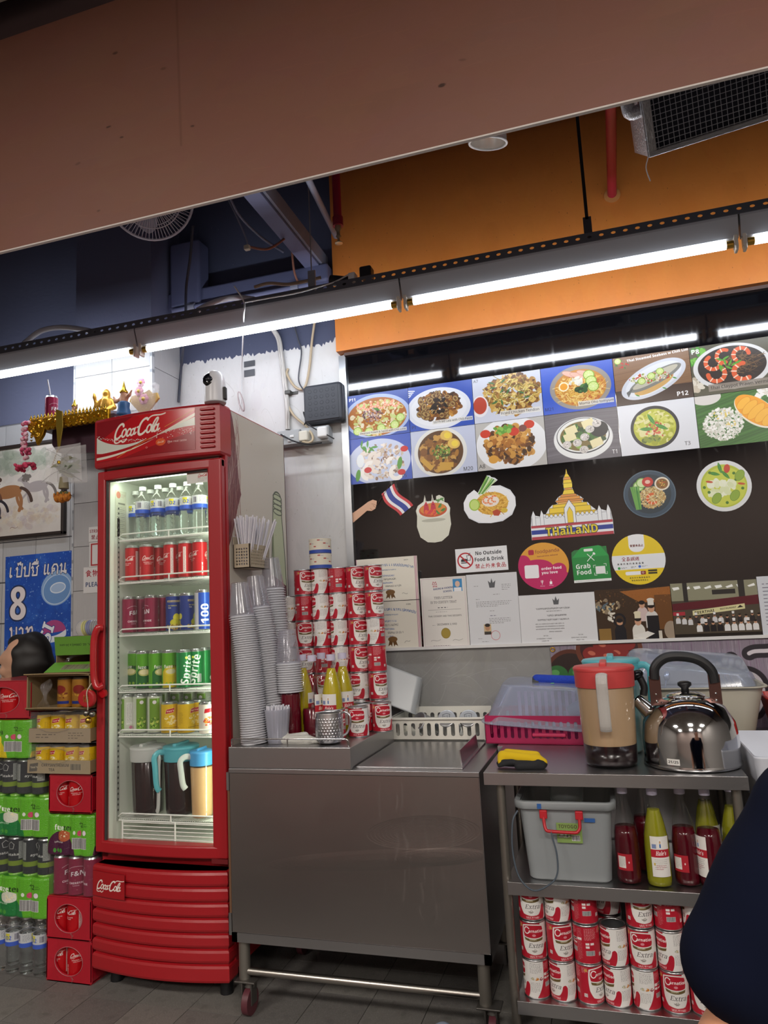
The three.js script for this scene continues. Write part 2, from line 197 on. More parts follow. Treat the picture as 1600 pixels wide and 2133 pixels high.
// ---------- lamps ----------
const tubeGlass = new THREE.MeshStandardMaterial({ color: '#ffffff', emissive: '#f3f8ff', emissiveIntensity: TUBE_GLOW, roughness: 0.3 });
const battenPaint = M('#b3b8c0', 0.45), lampHolder = M('#e6e2d6', 0.5), brass = M('#c6a04a', 0.3, { metalness: 1 });
const TZ = -2.63, TY = 2.512;
const battenLabels = ['glowing fluorescent batten hanging above the tiled pillar', 'glowing fluorescent batten hanging above the drinks fridge', 'glowing fluorescent batten hanging over the food posters', 'glowing fluorescent batten continuing past the wire mesh box'];
for (let i = 0; i < 4; i++) {
  const x0 = -3.12 + i * 1.22, x1 = x0 + 1.215, cx = (x0 + x1) / 2;
  const b = thing('fluorescent_batten', battenLabels[i], 'lamp', [cx, TY, TZ]);
  part('housing', extrude(shapeOf([[-0.012, 0.018], [0.012, 0.018], [0.034, 0.082], [0.034, 0.09], [-0.034, 0.09], [-0.034, 0.082]]), 1.213).translate(0, 0, -0.6065).rotateY(Math.PI / 2), battenPaint, b);
  for (const s of [-1, 1]) { part('lamp_holder', merge([box(0.014, 0.05, 0.03, s * 0.596, 0.006, 0, 0.003), box(0.01, 0.018, 0.034, s * 0.596, -0.02, 0, 0.003)]), lampHolder, b); part('end_cap', new THREE.CylinderGeometry(0.0135, 0.0135, 0.022, 16).rotateZ(Math.PI / 2).translate(s * 0.576, 0, 0), brass, b); }
  part('tube', new THREE.CylinderGeometry(0.0145, 0.0145, 1.13, 20).rotateZ(Math.PI / 2), tubeGlass, b);
  for (const a of [-72, 72]) { const l = new THREE.RectAreaLight('#f1f6ff', TUBE_LIGHT, 1.12, 0.026); l.name = 'tube_light'; const dir = V(0, -Math.cos(a * RAD), Math.sin(a * RAD)); l.position.copy(dir.clone().multiplyScalar(0.0175)); l.lookAt(dir.clone().multiplyScalar(1)); b.add(l); l.position.copy(dir.clone().multiplyScalar(0.0175)); l.quaternion.setFromUnitVectors(V(0, 0, -1), dir); }
}
{ // slotted rail that carries the battens
  const s = new THREE.Shape(); s.moveTo(-3.4, 0); s.lineTo(1.9, 0); s.lineTo(1.9, 0.034); s.lineTo(-3.4, 0.034);
  for (let i = 0; i < 126; i++) { const x = -3.36 + i * 0.0415, h = new THREE.Path(); h.absellipse(x, 0.017, 0.0085, 0.0055, 0, Math.PI * 2, true); s.holes.push(h); }
  const r = thing('slotted_rail', 'long grey slotted steel rail on top of the fluorescent battens', 'rail', [0, TY + 0.093, TZ + 0.032]);
  part('web', extrude(s, 0.002, 0, 5), M('#5d6067', 0.55, { metalness: 0.5 }), r); part('flange', span(-3.4, 1.9, -0.003, 0, -0.09, 0.002), M('#6d7077', 0.55, { metalness: 0.5 }), r);
}
{ // black hanger and grey hanger
  const a = onZ(1226, 488, 2.63), t = thing('lamp_hanger', 'black rod with flat bracket holding the light rail before the orange beam', 'hanger', [a.x, 0, -2.655]);
  part('rod', span(-0.006, 0.006, 2.72, 3.46, -0.006, 0.006), blackPlastic, t); part('bracket', span(-0.015, 0.015, 2.595, 2.73, -0.004, 0.006), M('#3c3d44', 0.5), t);
  const b = onZ(643, 560, 2.63), u = thing('lamp_hanger', 'grey flat hanger holding the light rail before the dark ceiling', 'hanger', [b.x, 0, -2.66]);
  part('rod', span(-0.016, 0.016, 2.60, 2.74, -0.004, 0.004), greyMetal, u); part('drop_wire', bar([0, 2.74, 0], [0, 3.46, 0], 0.0025, 6), greyMetal, u);
}
// food court ceiling lamps behind the camera
const courtGlow = new THREE.MeshStandardMaterial({ color: '#ffffff', emissive: '#fff8f0', emissiveIntensity: COURT_GLOW });
for (const [x, z] of [[-2.6, 1.0], [0.2, 1.0], [2.2, 1.0], [-2.6, 3.0], [0.2, 3.0], [2.2, 3.0]]) {
  const p = thing('ceiling_panel_lamp', 'square white ceiling panel lamp over the food court', 'lamp', [x, 3.36, z], { group: 'food court ceiling lamps' });
  part('frame', box(0.66, 0.03, 0.66, 0, -0.015, 0), white, p); part('diffuser', box(0.6, 0.006, 0.6, 0, -0.033, 0), courtGlow, p);
  const l = new THREE.RectAreaLight('#fff7ee', COURT_LIGHT, 0.6, 0.6); l.name = 'panel_light'; l.position.set(0, -0.04, 0); l.rotation.x = -Math.PI / 2; p.add(l);
}

// ---------- things in the ceiling void ----------
const voidPaint = M('#6f7596', 0.6), dustyGrey = M('#7d8192', 0.55);
{
  const a = thing('ceiling_channel', 'dark steel channel beam running back under the dark ceiling', 'beam');
  part('web', beam([-1.18, 2.965, -1.82], [-1.21, 2.965, -3.08], 0.07, 0.05), voidPaint, a); part('flange', beam([-1.135, 2.985, -1.82], [-1.165, 2.985, -3.08], 0.012, 0.07), dustyGrey, a);
  solo('ceiling_duct', merge([span(-2.0, -1.13, 2.86, 2.95, -3.08, -2.99, 0.015), span(-1.97, -1.8, 2.86, 3.2, -3.07, -2.97, 0.015)]), M('#5a6080', 0.6), 'dark painted duct crossing the back wall under the ceiling', 'duct');
  const pipes = [[[-1.95, 2.84, -2.97], [-1.2, 2.84, -2.97], 0.014, 'thin dark pipe along the dark duct'], [[-1.95, 2.79, -2.98], [-1.16, 2.79, -2.98], 0.012, 'lower thin dark pipe along the dark duct']];
  for (const [p, q, r, l] of pipes) { const t = thing('ceiling_pipe', l, 'pipe'); part('pipe', bar(p, q, r), voidPaint, t); for (const k of [0.12, 0.86]) part('coupling', bar(V(...p).lerp(V(...q), k), V(...p).lerp(V(...q), k + 0.05), r * 1.5), dustyGrey, t); }
  const p1 = onZ(638, 365, 2.3), p2 = onZ(700, 492, 2.95); solo('ceiling_pipe', bar(p1, p2, 0.013), M('#8f97ab', 0.4), 'pale grey conduit slanting down beside the red sprinkler pipe', 'pipe');
  const s = onZ(703, 440, 2.75), sp = thing('sprinkler_pipe', 'red sprinkler drop pipe with brass head beside the orange beam', 'pipe', [s.x, 0, s.z]);
  const yb = onZ(705, 462, 2.75).y; part('pipe', span(-0.001, 0.001, 0, 0.001, 0, 0.001), M('#a01830', 0.4), sp).geometry = cyl(0.018, 0.018, 3.46 - yb, 0, (3.46 + yb) / 2, 0, 20); part('collar', cyl(0.023, 0.023, 0.04, 0, yb, 0, 20), M('#8d1830', 0.4), sp);
  part('sprinkler_head', lathe([[0.014, -0.02], [0.014, -0.035], [0.008, -0.045], [0.008, -0.06], [0.012, -0.068], [0.005, -0.075], [0.005, -0.09], [0.017, -0.096], [0.017, -0.1], [0.001, -0.1]].map(([r, y]) => [r, y + yb]), 18), M('#b9ab8a', 0.35, { metalness: 0.8 }), sp);
  const r2 = onZ(1275, 405, 3.03), rp = thing('sprinkler_pipe', 'red pipe entering the orange beam through a patched hole', 'pipe');
  part('pipe', bar([r2.x - 0.01, r2.y, -1.82], [r2.x, r2.y, -3.03], 0.019, 16), M('#a52338', 0.4), rp); part('patch', cyl(0.034, 0.03, 0.008, 0, 0, 0, 14).rotateX(Math.PI / 2).translate(r2.x, r2.y - 0.006, -3.029), M('#c98a4c', 0.8), rp, 'rough filler round the pipe');
}
{ // cables under the ceiling
  const C = (name, pts, r, m, label) => solo(name, tube(pts.map(([a, b, z]) => onZ(a, b, z)), r, pts.length * 7, 7), m, label, 'cable');
  C('hanging_cable', [[470, 405, 2.5], [490, 445, 2.5], [512, 495, 2.52], [516, 516, 2.52]], 0.0035, dustyGrey, 'dusty twisted wire dangling to a connector stub');
  C('hanging_cable', [[476, 405, 2.5], [500, 450, 2.6], [545, 495, 2.75], [590, 525, 2.9]], 0.006, M('#757c92', 0.5), 'grey round cable sweeping down under the ceiling');
  C('hanging_cable', [[516, 514, 2.52], [560, 518, 2.6], [600, 490, 2.75], [612, 468, 2.85], [608, 500, 2.9], [612, 560, 2.95], [622, 592, 3.0]], 0.0055, M('#8a5a48', 0.6), 'brown cable looping over to the steel channel');
  C('hanging_cable', [[402, 470, 2.7], [396, 540, 2.75], [388, 600, 2.8], [386, 680, 2.82], [378, 760, 3.06], [372, 838, 3.07]], 0.0065, M('#3a3d4a', 0.5), 'dark conduit cable running down the wall behind the fridge');
  C('flexible_conduit', [[50, 716, 2.69], [85, 690, 2.72], [130, 682, 2.74], [180, 688, 2.74], [200, 694, 2.7]], 0.013, M('#c9ccd2', 0.5), 'pale flexible conduit arching over the rail above the pillar');
  C('flexible_conduit', [[412, 646, 2.69], [450, 628, 2.74], [490, 620, 2.76], [530, 624, 2.7]], 0.013, M('#c9ccd2', 0.5), 'pale flexible conduit arching over the rail above the fridge');
  C('lamp_wire', [[488, 596, 2.575], [508, 628, 2.575], [508, 660, 2.575], [504, 760, 3.05], [503, 830, 3.05], [496, 858, 3.05]], 0.0032, whiteCable, 'thin white wire hanging from the rail down to a coil');
  C('lamp_wire', [[510, 630, 2.575], [560, 621, 2.58], [620, 610, 2.58], [670, 596, 2.585], [700, 586, 2.6], [726, 572, 2.61]], 0.0032, whiteCable, 'thin white wire lying along the rail to a white plug');
  C('wall_cable', [[610, 668, 3.08], [622, 710, 3.085], [628, 735, 3.085], [622, 790, 3.085], [634, 815, 3.07]], 0.0035, M('#4b4d55', 0.5), 'thin grey wire running down to the black box');
  C('wall_cable', [[657, 660, 3.07], [650, 710, 3.08], [644, 770, 3.085], [634, 808, 3.08], [615, 806, 3.08], [598, 780, 3.085], [600, 768, 3.09]], 0.006, beigeCable, 'beige cable hanging in a loop beside the black box');
  C('wall_cable', [[593, 800, 3.08], [597, 835, 3.08], [612, 865, 3.08], [640, 890, 3.06], [652, 912, 3.03], [644, 922, 3.02], [630, 920, 3.02]], 0.006, beigeCable, 'beige cable curling into the wall socket plug');
  C('wall_cable', [[634, 885, 3.03], [640, 870, 3.05], [632, 858, 3.06], [640, 880, 3.04], [654, 892, 3.03], [680, 905, 3.02], [696, 914, 3.02]], 0.003, blackCable, 'black cable tangled below the black box');
  C('wall_cable', [[585, 905, 3.04], [610, 918, 3.02], [640, 925, 3.0], [670, 922, 3.0]], 0.0038, blackCable, 'black cable slung under the sockets');
  C('lamp_wire', [[530, 598, 2.66], [560, 590, 2.67], [600, 592, 2.68], [640, 585, 2.68], [668, 578, 2.68]], 0.007, M('#9c8672', 0.6), 'tan cable bundled on top of the rail');
  const coil = []; for (let i = 0; i < 60; i++) { const t = i / 60 * Math.PI * 10; coil.push(V(-0.012 * Math.sin(t) * 1.1 + 0.02 * Math.cos(t) * 0.4, 0.05 * Math.cos(t + 0.2), 0.004 * Math.sin(t * 0.5))); }
  const cc = onZ(502, 836, 3.05); const m = solo('wire_coil', tube(coil, 0.0028, 240, 6), M('#b7a9a9', 0.5), 'coiled spare wire hanging behind the fridge top', 'wire', { pos: cc }); m.rotation.z = 0.45;
  solo('connector_stub', box(0.025, 0.022, 0.02, 0, 0, 0, 0.005), M('#b7b09c', 0.7), 'dusty connector block at the end of the dangling wire', 'connector', { pos: onZ(515, 516, 2.52) });
  const pl = thing('power_adapter', 'white plug and black adapters sitting on the light rail', 'adapter', [0, TY + 0.127, -2.63]);
  const px = onZ(735, 575, 2.63).x; part('plug', box(0.03, 0.035, 0.04, px, 0.018, 0, 0.005), white, pl); part('adapter', box(0.05, 0.05, 0.05, px + 0.06, 0.025, 0, 0.008), blackPlastic, pl); part('adapter', new THREE.CylinderGeometry(0.022, 0.022, 0.09, 14).rotateZ(1.3).translate(px - 0.06, 0.025, -0.02), blackPlastic, pl);
}
{ // painted conduit on the white wall
  const t = thing('wall_conduit', 'paint-chipped white conduit pipe on the plaster wall', 'pipe');
  const chip = tex(cv(64, 512, (x, w, h) => { fillBg(x, w, h, '#cfcdc8'); speck(x, w, h, 160, ['#3d3a38', '#6a6058', '#8d857a'], 2, 9, 0.9); }), 0.6);
  part('pipe', tube([[565, 680, 3.07], [580, 705, 3.075], [585, 735, 3.08], [592, 790, 3.08], [598, 840, 3.08], [600, 895, 3.08]].map(([a, b, z]) => onZ(a, b, z)), 0.0125, 40, 10), chip, t);
  const b = onZ(603, 818, 3.08); part('clamp', merge([box(0.03, 0.02, 0.03, b.x - 0.005, b.y, b.z, 0.004), box(0.035, 0.014, 0.004, b.x + 0.02, b.y, -3.094)]), M('#44433f', 0.5), t);
  const tape = solo('tape_scrap', merge([span(-0.03, 0.03, 0.015, 0.045, 0, 0.001), span(-0.03, 0.028, -0.035, 0.0, 0, 0.001)]), M('#55575c', 0.5), 'two scraps of grey tape stuck on the plaster', 'tape', { pos: onZ(520, 770, 3.095) });
  const k0 = onZ(635, 805, 3.05), k1 = onZ(714, 884, 3.05), r = thing('network_box', 'square black ridged box mounted on the plaster wall', 'box', [(k0.x + k1.x) / 2, (k0.y + k1.y) / 2 + 0.008, -3.06]);
  const dots = cv(256, 256, (x, w, h) => { fillBg(x, w, h, '#808080'); for (let i = 0; i < 5; i++) for (let j = 0; j < 5; j++) ell(x, 34 + i * 46, 34 + j * 46, 13, 13, '#a8a8a8'); }, true);
  part('case', box(k1.x - k0.x + 0.012, 0.19, 0.055, 0, 0, 0, 0.02), M('#3a3d44', 0.5), r); part('face', box(k1.x - k0.x - 0.02, 0.16, 0.002, 0, 0, 0.0282), M('#33363d', 0.55, { bumpMap: dots, bumpScale: 0.006 }), r); part('bracket', box(0.05, 0.05, 0.03, 0, 0, -0.03), blackPlastic, r);
  const sock = (a, b, c, d, label) => { const p = onZ(a, b, 3.06), q = onZ(c, d, 3.06), s = thing('wall_socket', label, 'socket', [(p.x + q.x) / 2, (p.y + q.y) / 2, -3.075]); part('back_box', box(q.x - p.x, Math.abs(p.y - q.y), 0.05, 0, 0, 0, 0.006), M('#9ea1a3', 0.5), s); part('plate', box(q.x - p.x - 0.008, Math.abs(p.y - q.y) - 0.008, 0.006, 0, 0, 0.026, 0.002), M('#aeb1b2', 0.45), s); return s; };
  const s1 = sock(578, 900, 628, 926, 'grey metal socket box beside the fridge top'); for (const [x, y] of [[-0.03, 0.012], [0.02, 0.004], [0.008, -0.016]]) part('switch', box(0.02, 0.012, 0.006, x, y, 0.031, 0.002), white, s1);
  const s2 = sock(628, 893, 688, 920, 'grey metal socket box with two white plugs'); part('plug', box(0.045, 0.05, 0.04, -0.045, -0.008, 0.045, 0.008), M('#d8d3c4', 0.45), s2); part('plug', box(0.05, 0.052, 0.035, 0.048, 0, 0.045, 0.01), white, s2);
}
{ // wall fan seen past the fascia
  const f = onZ(312, 420, 2.6), fan = thing('wall_fan', 'white wire-caged wall fan partly hidden behind the fascia board', 'fan', [f.x, f.y + 0.03, f.z]);
  fan.rotation.set(0.75, 0.5, 0.1); const R = 0.19, wire = M('#dfe2ea', 0.4);
  for (const [r, z] of [[R, 0], [R * 0.98, 0.02], [R * 0.7, 0.055], [0.05, 0.07], [R * 0.7, -0.05]]) part('ring', new THREE.TorusGeometry(r, r === R ? 0.006 : 0.0025, 6, 48).translate(0, 0, z), wire, fan);
  const spokes = []; for (let i = 0; i < 72; i++) { const a = i / 72 * Math.PI * 2, c = Math.cos(a), s = Math.sin(a); spokes.push(tube([[0.05 * c, 0.05 * s, 0.07], [R * 0.7 * c, R * 0.7 * s, 0.056], [R * 0.97 * c, R * 0.97 * s, 0.02], [R * c, R * s, 0]], 0.0014, 10, 4)); if (i % 2 === 0) spokes.push(tube([[0.06 * c, 0.06 * s, -0.07], [R * 0.7 * c, R * 0.7 * s, -0.05], [R * c, R * s, 0]], 0.0014, 8, 4)); }
  part('cage_wires', merge(spokes), wire, fan).userData.kind = 'stuff'; part('hub_badge', cyl(0.05, 0.05, 0.008, 0, 0, 0, 24).rotateX(Math.PI / 2).translate(0, 0, 0.072), M('#dadde6', 0.4), fan);
  for (let i = 0; i < 3; i++) { const s = new THREE.Shape(); s.moveTo(0.02, -0.02); s.bezierCurveTo(0.08, -0.09, 0.15, -0.07, 0.165, 0.0); s.bezierCurveTo(0.15, 0.05, 0.07, 0.045, 0.02, 0.02); const g = extrude(s, 0.003, 0, 8); g.rotateX(0.35); part('blade', g.rotateZ(i * 2.094).translate(0, 0, -0.005), M('#cdd2e2', 0.4), fan); }
  part('motor', lathe([[0.001, -0.17], [0.045, -0.165], [0.055, -0.12], [0.05, -0.06], [0.03, -0.03], [0.001, -0.03]], 20).rotateX(Math.PI / 2), white, fan); part('wall_arm', tube([[0, 0, -0.14], [0.02, 0.08, -0.2], [0.02, 0.22, -0.24]], 0.018, 14, 8), white, fan);
}
{ // round lamp bowl and mesh covered vent box
  const a = onZ(1018, 272, 2.3), b = thing('bowl_lamp', 'round polished bowl reflector hanging behind the fascia board', 'lamp', [a.x, a.y + 0.008, a.z]);
  b.rotation.set(0.25, 0, -0.15);
  part('bowl', lathe([[0.062, -0.05], [0.065, -0.045], [0.06, 0.0], [0.04, 0.05], [0.015, 0.07], [0.001, 0.07]], 32), M('#e6e2dc', 0.25, { metalness: 0.6, side: THREE.DoubleSide }), b); part('rim', new THREE.TorusGeometry(0.064, 0.004, 8, 40).rotateX(Math.PI / 2).translate(0, -0.048, 0), white, b); part('stem', bar([0, 0.07, 0], [0, 0.42, 0], 0.008), greyMetal, b);
  const q0 = onZ(1355, 338, 2.2), v = thing('vent_box', 'foil-taped vent box with wire mesh face above the orange beam', 'vent', [q0.x, q0.y + 0.02, -2.2], {}); v.rotation.set(0.62, 0.05, 0.09);
  const W = 0.62, H = 0.42, D = 0.3, foil = M('#c5c6c8', 0.35, { metalness: 0.7, bumpMap: noiseBump, bumpScale: 0.01 });
  part('casing', merge([span(0, W, H - 0.01, H, -D, 0), span(0, W, 0, 0.01, -D, 0), span(0, 0.01, 0, H, -D, 0), span(W - 0.01, W, 0, H, -D, 0), span(0, W, 0, H, -D - 0.01, -D)]), M('#3a3d47', 0.6), v);
  for (const g of [span(-0.003, 0.022, -0.004, H, -0.02, 0.004, 0.003), span(0, W, -0.004, 0.012, -0.012, 0.005, 0.003), span(-0.005, 0, 0, H, -D, 0)]) part('foil_tape', g, foil, v);
  part('filter', span(0.012, W - 0.012, 0.012, H - 0.012, -0.06, -0.05), M('#2c2f3a', 0.9), v); part('patch', span(0.02, 0.09, 0.2, 0.3, -0.045, -0.04), M('#8a8f9a', 0.6), v);
  const w = []; for (let i = 1; i < 41; i++) w.push(box(0.0016, H, 0.0016, W * i / 41, H / 2, -0.004)); for (let j = 1; j < 28; j++) w.push(box(W, 0.0016, 0.0016, W / 2, H * j / 28, -0.0025)); part('wire_mesh', merge(w), M('#a9acb5', 0.5, { metalness: 0.5 }), v).userData.kind = 'stuff';
  part('elbow', tube([[0.005, 0.13, -0.05], [-0.03, 0.13, -0.05], [-0.035, 0.16, -0.06]], 0.02, 12, 10), foil, v); part('loose_thread', tube([[-0.005, 0, 0], [-0.015, -0.03, 0], [-0.008, -0.07, 0]], 0.0016, 12, 5), whiteCable, v); part('hang_rod', bar([0.02, H, -0.1], [0.02, H + 0.6, -0.1], 0.005), blackPlastic, v); part('hang_rod', bar([0.55, H, -0.1], [0.55, H + 0.6, -0.1], 0.005), blackPlastic, v);
}

// ---------- menu board and everything stuck on it ----------
{
  const b = thing('menu_board', 'large glossy black panel covering the wall under the orange beam', 'board');
  const smear = cv(1024, 512, (x, w, h) => { fillBg(x, w, h, '#181818'); for (let i = 0; i < 260; i++) { x.globalAlpha = rr(0.02, 0.09); x.fillStyle = '#fff'; x.fillRect(rr(0, w), rr(0, h * 0.5), rr(1, 3), rr(20, 90)); } speck(x, w, h, 300, ['#fff'], 0.5, 4, 0.2); }, true);
  part('panel', span(-1.088, 3.1, 1.15, 2.516, -3.1, -3.086), P('#08090d', 0.6, { roughnessMap: smear, clearcoat: 0.6, clearcoatRoughness: 0.06, specularIntensity: 1.2 }), b);
  part('edge_frame', merge([span(-1.125, -1.09, 1.15, 2.515, -3.1, -3.078), span(-1.097, -1.089, 1.15, 2.515, -3.086, -3.07)]), M('#b8bcc0', 0.3, { metalness: 0.9 }), b, 'bright aluminium edge');
  part('top_strip', span(-1.09, 3.1, 2.505, 2.519, -3.086, -3.06), M('#4a3630', 0.6), b);
  part('ledge', span(-1.12, 3.1, 1.138, 1.15, -3.1, -3.075), M('#d8d8d6', 0.4), b, 'thin white ledge along the bottom');
}
const PZ = -3.084;
function sheet(name, x0, x1, y0, y1, map, label, category, o = {}) {
  const g = new THREE.BoxGeometry(x1 - x0, y1 - y0, 0.0012), side = M('#d5d5d5', 0.6), face = tex(map, o.rough ?? 0.35);
  const m = new THREE.Mesh(g, [side, side, side, side, face, side]); m.name = numbered(name); m.userData = { label, category }; if (o.group) m.userData.group = o.group;
  m.position.set((x0 + x1) / 2, (y0 + y1) / 2, (o.z ?? PZ) - 0.0006 + (o.lift || 0)); m.rotation.z = o.rot || 0; scene.add(m); return m;
}
// food pictures: a dish is a heap of small shapes in its own colours
function heap(x, cx, cy, a, b, n, cols, s0, s1, o = {}) { for (let i = 0; i < n; i++) { const t = rr(0, 6.283), r = Math.sqrt(rnd()); const px = cx + Math.cos(t) * r * a, py = cy + Math.sin(t) * r * b, s = rr(s0, s1); x.globalAlpha = o.alpha || 0.95; ell(x, px, py, s, s * rr(0.4, 0.9), pick(cols), rr(0, 3)); if (o.edge && i % 3 === 0) { ell(x, px, py, s, s * 0.6, null, rr(0, 3), o.edge, 0.8); } } x.globalAlpha = 1; }
function strands(x, cx, cy, a, b, n, cols, lw) { for (let i = 0; i < n; i++) { const t = rr(0, 6.283), r = Math.sqrt(rnd()) * 0.9, px = cx + Math.cos(t) * r * a, py = cy + Math.sin(t) * r * b; x.strokeStyle = pick(cols); x.lineWidth = rr(lw * 0.5, lw); x.beginPath(); x.moveTo(px, py); x.quadraticCurveTo(px + rr(-a, a) * 0.25, py + rr(-b, b) * 0.25, px + rr(-a, a) * 0.4, py + rr(-b, b) * 0.4); x.stroke(); } }
const lime = (x, cx, cy, r) => { ell(x, cx, cy, r, r * 0.95, '#7fae2e'); ell(x, cx, cy, r * 0.86, r * 0.82, '#d3e58c'); x.strokeStyle = '#eef6c8'; x.lineWidth = 1.4; for (let i = 0; i < 4; i++) { const a = i * 0.785; x.beginPath(); x.moveTo(cx - Math.cos(a) * r * 0.75, cy - Math.sin(a) * r * 0.75); x.lineTo(cx + Math.cos(a) * r * 0.75, cy + Math.sin(a) * r * 0.75); x.stroke(); } };
const leaf = (x, cx, cy, l, rot, c = '#3f8a2e') => { x.save(); x.translate(cx, cy); x.rotate(rot); x.fillStyle = c; x.beginPath(); x.moveTo(-l, 0); x.quadraticCurveTo(0, -l * 0.55, l, 0); x.quadraticCurveTo(0, l * 0.55, -l, 0); x.fill(); x.strokeStyle = '#9ccf7a'; x.lineWidth = 1; x.beginPath(); x.moveTo(-l, 0); x.lineTo(l, 0); x.stroke(); x.restore(); };
const prawn = (x, cx, cy, r, rot, c = '#f0925a') => { x.save(); x.translate(cx, cy); x.rotate(rot); x.lineCap = 'round'; x.strokeStyle = c; x.lineWidth = r * 0.55; x.beginPath(); x.arc(0, 0, r, 0.4, 4.2); x.stroke(); x.strokeStyle = '#fbd9c0'; x.lineWidth = r * 0.16; for (let i = 0; i < 5; i++) { const a = 0.6 + i * 0.7; x.beginPath(); x.moveTo(Math.cos(a) * r * 0.75, Math.sin(a) * r * 0.75); x.lineTo(Math.cos(a) * r * 1.25, Math.sin(a) * r * 1.25); x.stroke(); } x.restore(); };
function caption(x, s, px, py, w, size = 20) { x.fillStyle = 'rgba(225,222,215,0.86)'; x.fillRect(px, py - size, w, size * 1.35); txt(x, s, px + 6, py, size, '#22201e', { sx: 1 }); }
const brown = ['#7a4a1c', '#5c3413', '#9a6425', '#b57c30', '#3d2410', '#c8923f'];
